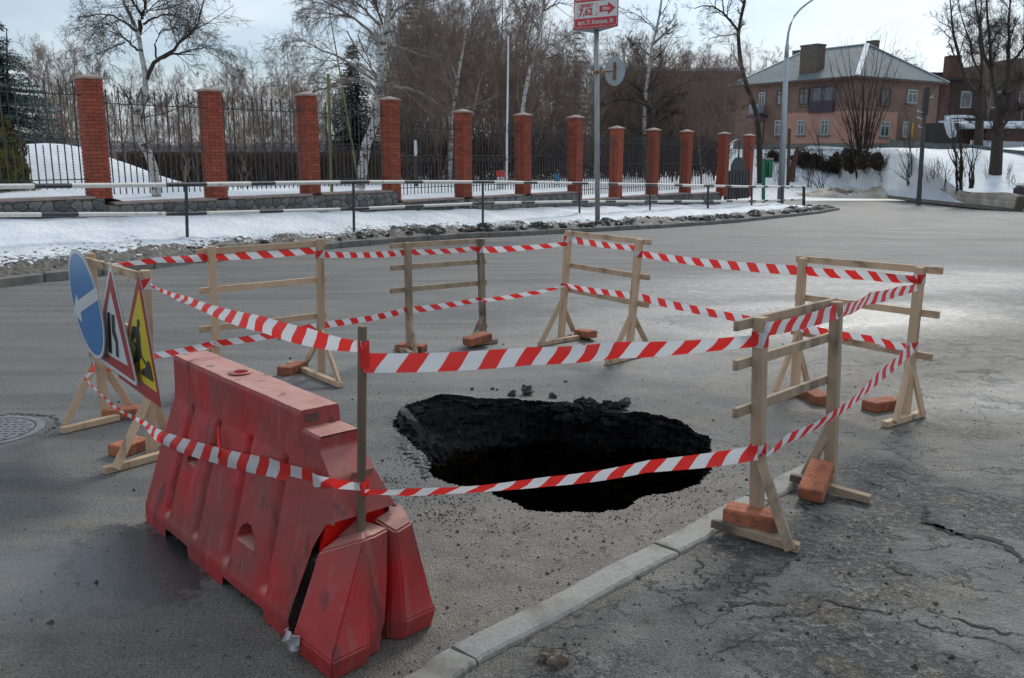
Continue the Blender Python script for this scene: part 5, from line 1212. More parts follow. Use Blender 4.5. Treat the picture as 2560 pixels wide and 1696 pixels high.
# ================================================================== SIGN POST
sb = np.array(U('D',1382,506,27.)); st = np.array(U('sg',618,470,27.4)); sb[2] -= .15
spt = thing('advert_sign_post', 'tall grey pole carrying a red and white three-sided advertising box with a rightward arrow', 'sign post', tuple(sb))
m = MB(); m.tube([(0,0,-.3), st-sb+np.array([0,0,.3])], .075, 14); m.build('pole', POLEG, spt, smooth=True)
m = MB()
hpt = np.array(U('sg',620,1235,27.1))-sb; m.tube([hpt+np.array([0,0,-.04]), hpt+np.array([0,0,.04])], .084, 14); m.build('clamp', RUST, spt)
bl = np.array(U('sg',232,515,27.4)); zb_ = bl[2]; br_ = G('sg',990,450,zb_); bk = np.array([ (bl[0]+br_[0])/2+.05, (bl[1]+br_[1])/2+1.1, zb_])
HB = 1.02
sdv = (br_-bl); WB = np.linalg.norm(sdv); sdv /= WB; snv = np.array([sdv[1], -sdv[0], 0.])
box_o = bl-sb
m = MB(); tri_ = [bl-sb, br_-sb, bk-sb]; top_ = [p+np.array([0,0,HB]) for p in tri_]
m.add(tri_+top_, [(0,2,1),(3,4,5),(1,2,5,4),(2,0,3,5),(0,1,4,3)]); boxo = m.build('sign_box', SIGNG, spt)
def onbox(x, z, k=0.): return bl-sb+sdv*x*WB+np.array([0,0,z*HB])+snv*(.004+k)
def patch(name, pts, m_, k, parent=boxo):
    mb = MB(); F_ = [onbox(x, z, k) for x, z in pts]; B_ = [p-snv*.003 for p in F_]; n = len(pts); mb.add(F_+B_, [tuple(range(n)), tuple(range(n,2*n))[::-1]]+[(i, n+i, n+(i+1)%n, (i+1)%n) for i in range(n)]); return mb.build(name, m_, parent)
def rrect(x0, z0, x1, z1, rl): # rounded lower corners
    pts = []
    for cx_, a0 in ((x0+rl, PI), (x1-rl, 1.5*PI)):
        for i in range(6): a = a0+PI/2*i/5; pts.append((cx_+rl*math.cos(a), z0+rl*1.3+rl*1.3*math.sin(a)))
    return pts+[(x1,z1),(x0,z1)]
patch('red_border', [(0,0),(1,0),(1,1),(0,1)], ADR, 0)
patch('white_line', rrect(.02,.04,.98,.97,.06), ADW, .004)
patch('lower_band', rrect(.03,.05,.97,.285,.055), ADR, .008)
patch('upper_band', [(.03,.725),(.97,.725),(.97,.96),(.03,.96)], ADR, .008)
patch('arrow', [(.585,.42),(.77,.42),(.77,.335),(.94,.50),(.77,.675),(.77,.59),(.585,.59)], ADR, .008)
def text(body, x, z, size, m_, name, k=.0135, sx=1., bold=.0, align='LEFT'):
    cu = bpy.data.curves.new('t', 'FONT'); cu.body = body; cu.size = size; cu.align_x = align; cu.extrude = .0012; cu.offset = bold; cu.resolution_u = 2
    to = bpy.data.objects.new('t', cu); COL.objects.link(to); bpy.context.view_layer.update(); dg = bpy.context.evaluated_depsgraph_get(); me = bpy.data.meshes.new_from_object(to.evaluated_get(dg)); bpy.data.objects.remove(to)
    me.materials.clear(); me.materials.append(m_); o = link(name, me, boxo)
    M_ = Matrix((( sdv[0]*sx, 0, snv[0], 0), (sdv[1]*sx, 0, snv[1], 0), (0, 1, 0, 0), (0,0,0,1))); p = onbox(x, z, k); M_.translation = Vector(p); o.matrix_local = M_; return o
text('ВОГНЕПАЛЬНИЙ ТИР', .055, .775, .165, ADW, 'upper_lettering', sx=.70, bold=.003)
text("ОБ'ЄКТ", .15, .585, .115, ADR, 'object_lettering', sx=1.02, bold=.005)
text('7,62', .125, .37, .27, ADR, 'number_lettering', sx=.95, bold=.009)
text('300м', .645, .46, .13, ADW, 'distance_lettering', sx=.85, bold=.003, k=.0135)
text('вул. П. Комуни, 30', .105, .115, .165, ADW, 'address_lettering', sx=.80, bold=.003)
for nm, pts in (('bracket', [(.10,.66),(.10,.56),(.11,.56),(.11,.65),(.16,.65),(.16,.66)]),('bracket', [(.53,.66),(.53,.56),(.52,.56),(.52,.65),(.47,.65),(.47,.66)]),('bracket', [(.10,.335),(.10,.43),(.11,.43),(.11,.345),(.16,.345),(.16,.335)]),('bracket', [(.53,.335),(.53,.43),(.52,.43),(.52,.345),(.47,.345),(.47,.335)])):
    patch(nm, pts, ADR, .008)
# round sign seen from behind
rc = np.array(U('sg',935,1215,26.6)); rs_ = thing('road_sign', 'round road sign seen from behind with a rusty bracket, on the tall sign pole', 'road sign', tuple(rc))
yaw = math.radians(-52); dx_ = np.array([math.cos(yaw), math.sin(yaw), 0]); nrm_ = np.array([-dx_[1], dx_[0], 0])
n = 40; R_ = .41; V_ = [tuple(dx_*R_*math.cos(2*PI*i/n)+np.array([0,0,1])*R_*math.sin(2*PI*i/n)+nrm_*o_2) for o_2 in (0,.012) for i in range(n)]
m = MB(); m.add(V_, [tuple(range(n)), tuple(range(n,2*n))[::-1]]+[(i, n+i, n+(i+1)%n, (i+1)%n) for i in range(n)]); m.build('disc', SIGNG, rs_)
bx = -nrm_*.03
m = MB(); m.beam(bx+np.array([0,0,.24]), bx+np.array([0,0,-.24]), .05,.03, tuple(nrm_)); m.beam(bx+dx_*-.06+np.array([0,0,.13]), bx+dx_*.06+np.array([0,0,.13]), .03,.03); m.beam(bx*1.2+np.array([0,0,-.13]), bx*1.2+np.array([0,0,-.24]), .07,.04, tuple(nrm_)); m.build('back_bracket', RUST, rs_)
m = MB(); m.tube([bx, hpt+sb-rc], .016, 8); m.build('arm', RUST, rs_)

# ================================================================== LAMP, POLES, BIN
lb = np.array(U('F',1951,507,50.)); lpts = [np.array(U('r3',x,y,50.)) for x, y in ((692,1385),(712,900),(733,400),(735,330))]
lc = [np.array(U('r3',x,y,50.)) for x, y in ((738,300),(745,230),(760,170),(790,108),(830,62),(880,22),(925,-8),(1010,-45),(1100,-60))]
lt = thing('street_lamp', 'tall grey street lamp with a long curved arm near the gate', 'street lamp', tuple(lpts[0]))
m = MB(); m.tube([lpts[0]-lpts[0]-np.array([0,0,.3])]+[p-lpts[0] for p in lpts[1:3]], [.19,.16,.125], 12); m.build('pole', LAMPG, lt, smooth=True)
m = MB(); m.tube([p-lpts[0] for p in [lpts[2], lpts[3]]+lc], [.12,.10,.075,.06,.06,.055,.055,.05,.05,.045,.045], 10); m.build('curved_arm', LAMPG, lt, smooth=True)
m = MB(); e_ = lc[-1]-lpts[0]; m.tube([e_+np.array([-.1,0,0]), e_+np.array([.2,0,.0]), e_+np.array([.7,0,-.03]), e_+np.array([.85,0,-.03])], [.06,.16,.14,.03], 10); m.build('lamp_head', LAMPG, lt, smooth=True)
ub = np.array(U('F',2297,499,55.)); ut = np.array(U('r3',1693,622,55.)); dv = ut-ub
ut_ = thing('utility_pole', 'dark leaning concrete utility pole at the far roadside', 'utility pole', tuple(ub))
m = MB(); m.tube([dv*-.05, dv*.5, dv], [.14,.125,.11], 6); m.build('pole', CONC, ut_)
m = MB(); m.box(tuple(dv*.9+np.array([0,-.03,0])), (.30,.26,1.6)); m.build('metal_sleeve', IRON, ut_)
for fx, fz in ((-.45,.80),(-.42,.74),(.38,.93),(-.1,1.0),(-.32,.66)):
    m = MB(); m.tube([dv*fz+np.array([fx*.3,-.1,0]), dv*fz+np.array([fx,-.1,.05]), dv*fz+np.array([fx,-.1,.16])], [.02,.03,.06], 6); m.build('insulator', WHITEP, ut_)
def wire(label, a, b, sag, r_=.014):
    a = np.array(a); b = np.array(b); pts = [a+(b-a)*t-np.array([0,0,4*t*(1-t)*sag]) for t in np.linspace(0,1,14)]; m = MB(); m.tube(pts, r_, 4); tag(m.build('wire', IRON), label, 'wire')
wire('thin overhead wire sagging from the utility pole up left to the brick house', ub+dv*.78+np.array([-.4,-.1,0]), U('z2',0,215,74.), .7)
wire('thin overhead wire running right from the utility pole', ub+dv*.93+np.array([.4,-.1,.1]), U('F',2620,238,55.), .1)
bp_ = np.array(U('z4',1020,1165,50.)); bt_ = np.array(U('z4',1022,588,50.)); t = thing('litter_bin', 'green metal litter bin on a green post beyond the railing', 'litter bin', tuple(bp_))
m = MB(); m.beam((0,0,-.4), bt_-bp_, .17,.12,(0,1,0)); m.build('post', GREENB, t)
c = np.array(U('z4',1098,730,50.))-bp_; hh = 250/6.03*50/f_
m = MB()
for bx_ in ((-.14,0),(.14,0)): m.box((c[0]+bx_[0], c[1], c[2]), (.03,.3,hh))
m.box((c[0], c[1]+.14, c[2]), (.30,.02,hh)); m.box((c[0], c[1], c[2]-hh/2), (.30,.3,.03)); m.box((c[0]+.05, c[1]-.10, c[2]), (.14,.03,hh*.86)); m.build('bin_box', GREENB, t)
m = MB(); m.box((c[0]+.03, c[1]+.19, c[2]+.02), (.5,.03,hh*1.15)); m.build('backboard', mat('pale_board', (.42,.4,.36)), t)
wp = np.array(U('z4',1390,880,53.)); wt = np.array(U('z4',1410,132,53.)); m = MB(); m.tube([(0,0,-.6), wt-wp], [.10,.085], 7); tag(m.build('wooden_post', DWOOD, None, loc=wp), 'tall dark wooden stub post in front of the pink house wall', 'post')
wp = np.array(U('z4',1430,860,53.)); m = MB(); m.tube([(0,0,-.3), (.1,0,.7),(.3,0,1.7)], [.22,.17,.10], 7); m.tube([(.15,0,.8),(.45,0,1.5),(.9,0,1.62)], [.11,.08,.03], 6); tag(m.build('broken_stump', mat('split_wood', (.14,.07,.04), (.08,.05,.035), 4, .9), None, loc=wp), 'split orange brown tree stump beside the tall wooden post', 'tree stump')
# things standing in the yard
def pole(name, label, cat, b, t_, Y, r0, r1, m_, Yt=None):
    a = np.array(U(*b, Y)); e2 = np.array(U(*t_, Yt or Y)); m = MB(); m.tube([(0,0,-.3), e2-a], [r0, r1], 8); o = m.build(name, m_, None, loc=a); return tag(o, label, cat)
pole('green_post', 'upright yellow-green post in the snowy yard behind the fence', 'post', ('F',829,466), ('F',820,185), 25.6, .045,.042, YGREEN)
pole('leaning_pole', 'leaning green pole propped behind the fence beside the dark spruce', 'pole', ('F',897,440), ('F',822,20), 27., .038,.014, YGREEN)
pole('flagpole', 'slim white painted mast standing behind the fence', 'mast', ('F',1266,455), ('F',1271,90), 36., .05,.032, WHITEP)
pole('blue_post', 'short blue post behind the fence right of the red-capped bollard', 'post', ('r2',1632,1305), ('r2',1632,1203), 38., .1,.1, BLUEP)
c = np.array(U('r2',1242,1320,33.)); t = thing('bollard', 'white fluted bollard with a red cap behind the fence', 'bollard', tuple(c)); s_ = 33./f_/2.7523
m = MB()
for i in range(6): a = 2*PI*i/6; m.tube([(.10*math.cos(a), .10*math.sin(a), -.3), (.10*math.cos(a), .10*math.sin(a), 105*s_)], .05, 6)
m.build('shaft', WHITEP, t); m = MB(); m.tube([(0,0,100*s_),(0,0,138*s_),(0,0,141*s_)], [.16,.16,.05], 12); m.build('cap', REDP, t); m = MB(); m.tube([(0,0,138*s_),(0,0,158*s_)], .04, 6); m.build('knob', RAILB, t)
c = np.array(U('r2',663,1240,29.)); t = thing('oval_sign', 'narrow white oval sign on a dark post behind the fence', 'sign', tuple(c)); s_ = 29./f_/2.7523
m = MB(); m.tube([(0,0,-.2),(0,0,250*s_)], .05, 8); m.build('post', RAILB, t)
m = MB(); n = 24; hh = 54*s_; ww = 15*s_; V_ = [(ww*math.cos(2*PI*i/n), y_, 212*s_+hh*math.sin(2*PI*i/n)) for y_ in (-.05,-.09) for i in range(n)]; m.add(V_, [tuple(range(n)), tuple(range(n,2*n))[::-1]]+[(i, n+i, n+(i+1)%n, (i+1)%n) for i in range(n)]); m.build('plate', WHITEP, t)

# ================================================================== HOUSE
Hc = np.array(U('F',2143.7,188.2,76.)); HZ = Hc[2]
def Gz(r, x, y, z): return G(r, x, y, z)
He = Gz('F',1820.6,214.7,HZ); Hr = Gz('F',2372,205,HZ)
d1 = (He-Hc)[:2]; L1 = np.linalg.norm(d1); d1 = np.array([*(d1/L1), 0]); d2 = np.array([-d1[1], d1[0], 0]); 
if d2[1] < 0: d2 = -d2
L2 = np.linalg.norm((Hr-Hc)[:2]); L2 = 13.3
house = thing('brick_house', 'two storey red brick house with a grey hipped roof and a pink plastered corner', 'house', (Hc[0], Hc[1], 0))
def H_(a, b, z): return Vector(d1*a+d2*b+np.array([0,0,z]))       # relative to house
OV = .55; zg = 1.2; zw = HZ-.12
c4 = [(OV,OV),(L1-OV,OV),(L1-OV,L2-OV),(OV,L2-OV)]
def wallbox(name, a0, a1, b0, b1, z0, z1, m_, parent=house):
    m = MB(); P = [(a0,b0),(a1,b0),(a1,b1),(a0,b1)]; V_ = [H_(*p, z0) for p in P]+[H_(*p, z1) for p in P]; fs = [(0,1,2,3),(4,7,6,5),(0,4,5,1),(1,5,6,2),(2,6,7,3),(3,7,4,0)]
    m.add(V_, fs); me = m.mesh(name, m_); uvl = me.uv_layers.new(name='UVMap')
    for p in me.polygons:
        for li in p.loop_indices:
            v = me.vertices[me.loops[li].vertex_index].co; n_ = p.normal; u = v.dot(Vector(d1)) if abs(n_.dot(Vector(d2))) > .5 else v.dot(Vector(d2)); uvl.data[li].uv = (u, v.z)
    return link(name, me, parent)
zpl = float(PL(Hc+d1*0+d2*OV, d1, 'F', 2110, 377)[2])
p_corner = lambda r, x, y: PL(np.array(Hc)+d2*OV, d1, r, x, y)       # on left facade plane
def onL(r, x, y): p = p_corner(r, x, y)-np.array(Hc); return np.dot(p, d1), p[2]+HZ
def onR(r, x, y): p = PL(np.array(Hc)+d1*OV, d2, r, x, y)-np.array(Hc); return np.dot(p, d2), p[2]+HZ
aP0, zPt = onL('z1',1022,868); _, zPb = onL('z1',1400,1325); bP1, _ = onR('z2',1085,1000)
wallbox('walls', OV, L1-OV, OV, L2-OV, zPb-.01, zw, HOUSEB)
wallbox('plinth', OV-.06, L1-OV+.06, OV-.06, L2-OV+.06, zg-1.5, zPb-.01, PLINTH)
m = MB(); a0, a1 = OV-.04, aP0
# pink plaster wraps the corner as a thin coat
for (A0, A1, B0, B1) in ((OV-.04, aP0, OV-.04, OV-.003), (OV-.04, OV-.003, OV-.003, bP1)):
    P = [(A0,B0),(A1,B0),(A1,B1),(A0,B1)]; m.add([H_(*p, zPb+.01) for p in P]+[H_(*p, zPt) for p in P], [(0,1,2,3),(4,7,6,5),(0,4,5,1),(1,5,6,2),(2,6,7,3),(3,7,4,0)])
m.build('pink_plaster', PINK, house)
AP = (4.0, L2/2); zap = float(U('hs',1400,115,Hc[1]+d1[1]*AP[0]+d2[1]*AP[1])[2]); AQ = (L1-3.2, L2/2)
R0 = [H_(0,0,HZ), H_(L1,0,HZ), H_(L1,L2,HZ), H_(0,L2,HZ)]; ap = H_(*AP, zap); aq = H_(*AQ, zap)
m = MB(); dn = Vector((0,0,-.14)); m.add(R0+[ap, aq]+[p+dn for p in R0], [(0,1,5,4),(1,2,5),(2,3,4,5),(3,0,4),(0,6,7,1),(1,7,8,2),(2,8,9,3),(3,9,6,0),(6,9,8,7)]); roof = m.build('roof', ROOFM, house)
m = MB(); m.beam(R0[0]+Vector((0,0,.03)), ap+Vector((0,0,.06)), .42,.07); m.build('snow_on_hip', SNOW, house)
m = MB(); m.beam(R0[1]+Vector((0,0,.02)), aq+Vector((0,0,.05)), .25,.06); m.beam(ap+Vector((0,0,.05)), aq+Vector((0,0,.05)), .25,.08); m.beam(R0[3]+Vector((0,0,.02)), ap+Vector((0,0,.05)), .22,.06); m.build('snow_on_ridge', SNOW, house)
m = MB(); m.beam(H_(.1,.02,HZ-.14), H_(L1-.1,.02,HZ-.14), .06,.16); m.beam(H_(.02,.1,HZ-.14), H_(.02,L2-.1,HZ-.14), .06,.16); m.build('eaves_board', WBROWN, house)
def chimney(r, x0, x1, yt, yb, dist, dep):
    a = np.array(U(r, x0, yb, dist))-np.array(Hc); b = np.array(U(r, x1, yb, dist))-np.array(Hc); zt = float(U(r, (x0+x1)/2, yt, dist)[2]); z0 = min(a[2], b[2])+HZ-1.2
    c = (a+b)/2; w_ = np.linalg.norm((b-a)[:2]); m = MB(); R_ = Matrix.Rotation(math.atan2(d1[1], d1[0]), 3, 'Z')
    k = w_/ (abs(math.cos(math.atan2(d1[1], d1[0])))+dep*abs(math.sin(math.atan2(d1[1], d1[0]))))
    cz = Vector((c[0], c[1]+k*.5, (zt+z0)/2)); m.box(cz, (k, k*dep, zt-z0), R_); m.box(cz+Vector((0,0,(zt-z0)/2-.08)), (k*1.07, k*dep*1.07, .14), R_); m.build('chimney', CHIM, roof)
chimney('hs', 852, 1056, 108, 330, 81., .62); chimney('hs', 1448, 1552, 76, 195, 86., .7); chimney('hs', 757, 846, 168, 225, 90., .7)
def window(side, r, x0, y0, x1, y1, fm, gm, sill=True, mull=True, ylean=0):
    fn_ = onL if side == 'L' else onR
    a0, z1_ = fn_(r, x0, y0); a1, z0_ = fn_(r, x1, y1); 
    if a0 > a1: a0, a1 = a1, a0
    w_ = a1-a0; h_ = z1_-z0_
    org = H_(a0, OV, z0_) if side == 'L' else H_(OV, a0, z0_); ax = Vector(d1 if side == 'L' else d2); out = Vector(-d2 if side == 'L' else -d1)
    def bx(m, u0, u1, v0, v1, o0, o1):
        V_ = [ax*u+Vector((0,0,v))+out*o for u in (u0,u1) for v in (v0,v1) for o in (o0,o1)]; m.add(V_, [(0,1,3,2),(4,6,7,5),(0,4,5,1),(2,3,7,6),(0,2,6,4),(1,5,7,3)])
    m = MB(); t_ = .09; o1 = .085
    bx(m, 0, t_, 0, h_, .0, o1); bx(m, w_-t_, w_, 0, h_, 0, o1); bx(m, t_, w_-t_, 0, t_, 0, o1); bx(m, t_, w_-t_, h_-t_, h_, 0, o1)
    if mull: bx(m, w_*.5-.04, w_*.5+.04, t_, h_-t_, .0, .075); bx(m, t_, w_-t_, h_*.68, h_*.68+.07, .0, .07)
    wn_ = m.build('window', fm, house, loc=org)
    m = MB(); bx(m, t_*.5, w_-t_*.5, t_*.5, h_-t_*.5, .0, .05); m.build('pane', gm, wn_)
    if sill: m = MB(); bx(m, -.1, w_+.1, -.14, -.02, 0, .16); m.build('sill', PLINTH, wn_)
window('L','z1',868,525,985,745, WBROWN, GLASS); window('L','z1',1205,500,1335,735, WBROWN, DGLASS)
window('L','z1',838,975,970,1195, WFRAME, DGLASS); window('L','z1',1180,970,1275,1195, WFRAME, DGLASS); window('L','z1',1530,965,1640,1195, WFRAME, DGLASS)
window('R','z2',860,375,985,600, WBROWN, DGLASS); window('R','z2',1260,385,1385,600, WFRAME, DGLASS); window('R','z2',850,865,965,1100, WFRAME, DGLASS); window('R','z2',1190,870,1250,1110, WFRAME, DGLASS)
window('L','z1',560,985,650,1330, WBROWN, DGLASS, sill=False)
a0, z0_ = onR('z2',1300,1110); a1, z1_ = onR('z2',1350,890); m = MB(); P = [H_(OV-.05,a0,z0_),H_(OV-.05,a1,z0_),H_(OV-.01,a1,z0_),H_(OV-.01,a0,z0_)]; m.add(P+[p+Vector((0,0,z1_-z0_)) for p in P], [(0,1,2,3),(4,7,6,5),(0,4,5,1),(1,5,6,2),(2,6,7,3),(3,7,4,0)]); m.build('yellow_shutter', YELLD, house)
# loggia: boarded balcony, dark
def balcony(name, r, x0, y0, x1, y1, depth, m_, split):
    a0, zt = onL(r, x0, y0); a1, zb2 = onL(r, x1, y1)
    if a0 > a1: a0, a1 = a1, a0
    if split:
        m = MB(); P = [(a0,OV-depth),(a1,OV-depth),(a1,OV),(a0,OV)]; m.add([H_(*p, zb2) for p in P]+[H_(*p, zb2+(zt-zb2)*.45) for p in P], [(0,1,2,3),(4,7,6,5),(0,4,5,1),(1,5,6,2),(2,6,7,3),(3,7,4,0)]); b_ = m.build(name, m_, house)
        m = MB(); P = [(a0,OV-.05),(a1,OV-.05),(a1,OV),(a0,OV)]; m.add([H_(*p, zb2+(zt-zb2)*.45) for p in P]+[H_(*p, zt) for p in P], [(0,1,2,3),(4,7,6,5),(0,4,5,1),(1,5,6,2),(2,6,7,3),(3,7,4,0)]); m.build('recess', DGLASS, b_)
        m = MB()
        for a in (a0+.04, a1-.04, (a0+a1)/2): m.beam(H_(a,OV-depth+.04,zb2), H_(a,OV-depth+.04,zt), .08,.08,(0,1,0))
        m.beam(H_(a0,OV-depth+.05,zt), H_(a1,OV-depth+.05,zt), .1,.1); m.build('balcony_frame', m_, b_)
    else:
        m = MB(); P = [(a0,OV-depth),(a1,OV-depth),(a1,OV),(a0,OV)]; m.add([H_(*p, zb2) for p in P]+[H_(*p, zt) for p in P], [(0,1,2,3),(4,7,6,5),(0,4,5,1),(1,5,6,2),(2,6,7,3),(3,7,4,0)]); b_ = m.build(name, m_, house)
balcony('loggia', 'z1', 1385, 480, 1720, 850, .25, BALC, True)
balcony('balcony', 'z1', 545, 740, 665, 870, .9, mat('pale_blue_balcony', (.33,.37,.44), (.26,.3,.36), 4, .8), False)
a0, z0_ = onL('z1',690,860); a1, _ = onL('z1',545,860); m = MB(); P = [(min(a0,a1)-.3,OV-1.1),(max(a0,a1)+.3,OV-1.1),(max(a0,a1)+.3,OV-.01),(min(a0,a1)-.3,OV-.01)]; m.add([H_(*p, z0_-.45) for p in P]+[H_(*p, z0_-.2) for p in P], [(0,1,2,3),(4,7,6,5),(0,4,5,1),(1,5,6,2),(2,6,7,3),(3,7,4,0)]); m.build('balcony_slab', BALC, house)
window('L','z1',600,550,680,740, WFRAME, DGLASS, sill=False)

# other buildings
def block(name, label, cat, pts, Y, z0, zt, m_, dep=9., roof=None):
    x0 = U('F', pts[0], 300, Y)[0]; x1 = U('F', pts[1], 300, Y)[0]; t = thing(name, label, cat, (x0, Y, z0)); W_ = x1-x0
    m = MB(); m.add([(0,0,0),(W_,0,0),(W_,dep,0),(0,dep,0)]+[(x,y,zt-z0) for x, y in ((0,0),(W_,0),(W_,dep),(0,dep))], [(0,3,2,1),(4,5,6,7),(0,1,5,4),(1,2,6,5),(2,3,7,6),(3,0,4,7)]); me = m.mesh('walls', m_); uvl = me.uv_layers.new(name='UVMap')
    for p in me.polygons:
        for li in p.loop_indices: v = me.vertices[me.loops[li].vertex_index].co; uvl.data[li].uv = (v.x+v.y, v.z)
    link('walls', me, t); return t, W_
def rect(t, m_, name, x0, x1, z0, z1, d=.05, mul=True):
    m = MB(); m.box(((x0+x1)/2, -d/2, (z0+z1)/2), (x1-x0, d, z1-z0)); w_ = m.build(name, m_, t); return w_
Yb = 112.; zt = float(U('F',1600,178,Yb)[2]); tb_, W_ = block('apartment_building', 'long dark red flat-roofed building half hidden by trees left of the house', 'building', (1520,1850), Yb, 0., zt, DARKB, 12.)
for i in range(7):
    for j in range(3):
        w_ = rect(tb_, WBROWN, 'window', 1.5+i*2.2, 2.6+i*2.2, 1.8+j*3.0, 3.3+j*3.0, .08); m = MB(); m.box((2.05+i*2.2, -.10, 2.55+j*3.0), (.9,.04,1.3)); m.build('pane', DGLASS, w_)
m = MB(); m.box((W_/2, 5.8, zt+.15), (W_+.6, 12.6, .3)); m.build('roof', SNOW, tb_)
# blue roofed house behind
Yb = 120.; zt = float(U('z5',360,125,Yb)[2]); z1_ = float(U('z5',300,232,Yb)[2]); xa = U('z5',150,150,Yb)[0]; xb = U('z5',360,125,Yb)[0]; xc = U('z5',560,190,Yb)[0]
t, W_ = block('house', 'house with a bright blue snow-dusted roof behind the right end of the brick house', 'house', (2262,2400), Yb, 0., z1_, DARKB, 10.)
m = MB(); o_3 = np.array([U('F',2262,300,Yb)[0], Yb, 0.]); P = [(xa-4,Yb-.5,z1_),(xc+1,Yb-.5,z1_-.0),(xc+1,Yb+10.5,z1_),(xa-4,Yb+10.5,z1_),(xa-1,Yb+5,zt),(xb,Yb+5,zt)]; m.add([np.array(p)-o_3 for p in P], [(0,1,5,4),(1,2,5),(2,3,4,5),(3,0,4)]); m.build('roof', ROOFBL, t)
m = MB(); m.beam(np.array(P[5])-o_3, np.array((xb-2.6,Yb-.5,z1_))-o_3, .35,.1); m.beam(np.array(P[4])-o_3+np.array([0,0,.05]), np.array(P[5])-o_3+np.array([0,0,.05]), .3,.12); m.build('snow_line', SNOW, t)
# dark red buildings on the right
Yb = 95.; zt = float(U('z5',800,300,Yb)[2]); t, W_ = block('brick_building', 'dark red brick building behind the bare trees at the right edge', 'building', (2372,2700), Yb, 0., zt, DARKB, 9.)
for i in range(4):
    for j in range(2):
        w_ = rect(t, WFRAME, 'window', 1.0+i*3., 2.1+i*3., 3.3+j*3.0, 5.0+j*3.0, .08); m = MB(); m.box((1.55+i*3., -.10, 4.15+j*3.0), (.9,.04,1.4)); m.build('pane', DGLASS, w_)
m = MB(); xg = U('z5',800,300,Yb)[0]-U('F',2372,300,Yb)[0]; m.box((xg, 4.5, zt+.1), (14, 10, .2)); m.build('roof', DARKB, t)
zc_ = float(U('z5',570,68,Yb)[2]); m = MB(); m.box((U('z5',565,68,Yb)[0]-U('F',2372,300,Yb)[0], .7, zc_/2), (1.25, 1.2, zc_)); me = m.mesh('chimney_stack', SHED); link('chimney_stack', me, t)
Yb = 100.; zt = float(U('z5',1120,95,Yb)[2]); t2, W_ = block('brick_building', 'tall dark brick building at the right edge, behind the biggest tree', 'building', (2520,2760), Yb, 0., zt, DARKB, 12.)
# sheds
Yb = 74.; zt = float(U('z5',1080,755,Yb)[2]); t, W_ = block('shed', 'low brick shed with a thick snow roof at the right edge behind the concrete fence', 'shed', (2470,2680), Yb, .5, zt, SHED, 5.)
m = MB(); m.box((W_/2-1, 2.0, zt-.5+.28), (W_+2.6, 6.6, .55)); m.build('snow_roof', SNOW, t, bevel=.2)
Yb = 76.; zt = float(U('z5',640,750,Yb)[2]); t, W_ = block('shed', 'small brick shed with snowy clutter on its roof beside the brick house', 'shed', (2385,2440), Yb, .5, zt, SHED, 4.)
m = MB(); m.box((W_/2, 1.5, zt-.5+.15), (W_+.5, 5, .3)); 
rng = np.random.default_rng(3)
for i in range(16): m.box((rng.uniform(0,W_), rng.uniform(-.5,2), zt-.5+rng.uniform(.3,1.2)), (rng.uniform(.3,1.2),.5,rng.uniform(.05,.2)))
m.build('snow_roof', SNOW, t)
p = np.array(U('z5',505,745,72.)); t = tag(MB().box((0,0,0), (.4,1.0,1.6), Matrix.Rotation(-.35,3,'Y')).build('covered_heap', SNOW, None, loc=p, bevel=.35), 'leaning snow-covered heap at the right corner of the brick house', 'snow heap')
m = MB(); m.box((0,0,-.3), (1.9,2,1.7)); tag(m.build('lean_to', mat('dark_lean_to', (.045,.04,.035)), None, loc=np.array(U('z5',420,770,74.))), 'dark lean-to against the right corner of the brick house', 'shed')
# concrete fence along the top of the bank
cfp = [np.array(U('z5',x,y,Y)) for x, y, Y in ((-60,1000,73.5),(330,1045,71.),(600,1050,69.),(790,1075,67.5),(1000,1110,66.),(1250,1135,64.))]; cft = [900,897,905,915,925,935]
t = thing('concrete_fence', 'grey concrete panel fence with a slotted top along the snowy bank', 'fence', tuple(cfp[0]))
for i in range(5):
    a, b = cfp[i], cfp[i+1]; ns = 2 if i < 4 else 2
    for s in range(ns):
        p0 = a+(b-a)*(s/ns); p1 = a+(b-a)*((s+1)/ns); x0t = cft[i]+(cft[i+1]-cft[i])*s/ns
        hh = (b[2]*0+ (U('z5',330,897,71.)[2]-U('z5',330,1045,71.)[2]))
        m = MB(); hv = np.array([0,0,hh*.82]); bs = np.array([0,0,-.8]); dd = (p1-p0)/np.linalg.norm(p1-p0)*.06; o_ = cfp[0]
        m.beam(p0+dd+hv*.35-o_, p1-dd+hv*.35-o_, .10, hh*1.3, (0,0,1)); m.build('panel', CFENCE, t)
        m = MB(); m.beam(p0+bs-o_, p0+np.array([0,0,hh*1.02])-o_, .2,.2,(0,1,0)); m.build('post', CFENCE, t)
        m = MB(); nn = 9
        for k in range(nn): c = p0+(p1-p0)*((k+.5)/nn); m.beam(c+np.array([0,0,hh*.80])-o_, c+np.array([0,0,hh])-o_, .12,.08,(0,1,0))
        m.beam(p0+np.array([0,0,hh*1.0])-o_, p1+np.array([0,0,hh*1.0])-o_, .1,.07,(0,0,1)); m.build('slotted_top', CFENCE, t)
t = thing('picket_fence', 'white picket fence showing above the concrete fence at the right', 'fence', tuple(U('z5',700,905,72.)))
o_ = np.array(U('z5',700,905,72.))
for i in range(34):
    c = np.array(U('z5',700+i*14.3,922+i*.5,72.))
    if 885 < 700+i*14.3 < 985: continue
    m = MB(); m.beam(c-o_-np.array([0,0,.6]), c-o_+np.array([0,0,.5]), .17,.05,(0,1,0)); m.build('picket', PICKW, t)
m = MB(); m.beam((0,.05,0), np.array(U('z5',1190,935,72.))-o_, .05,.1); m.build('rail', PICKW, t)
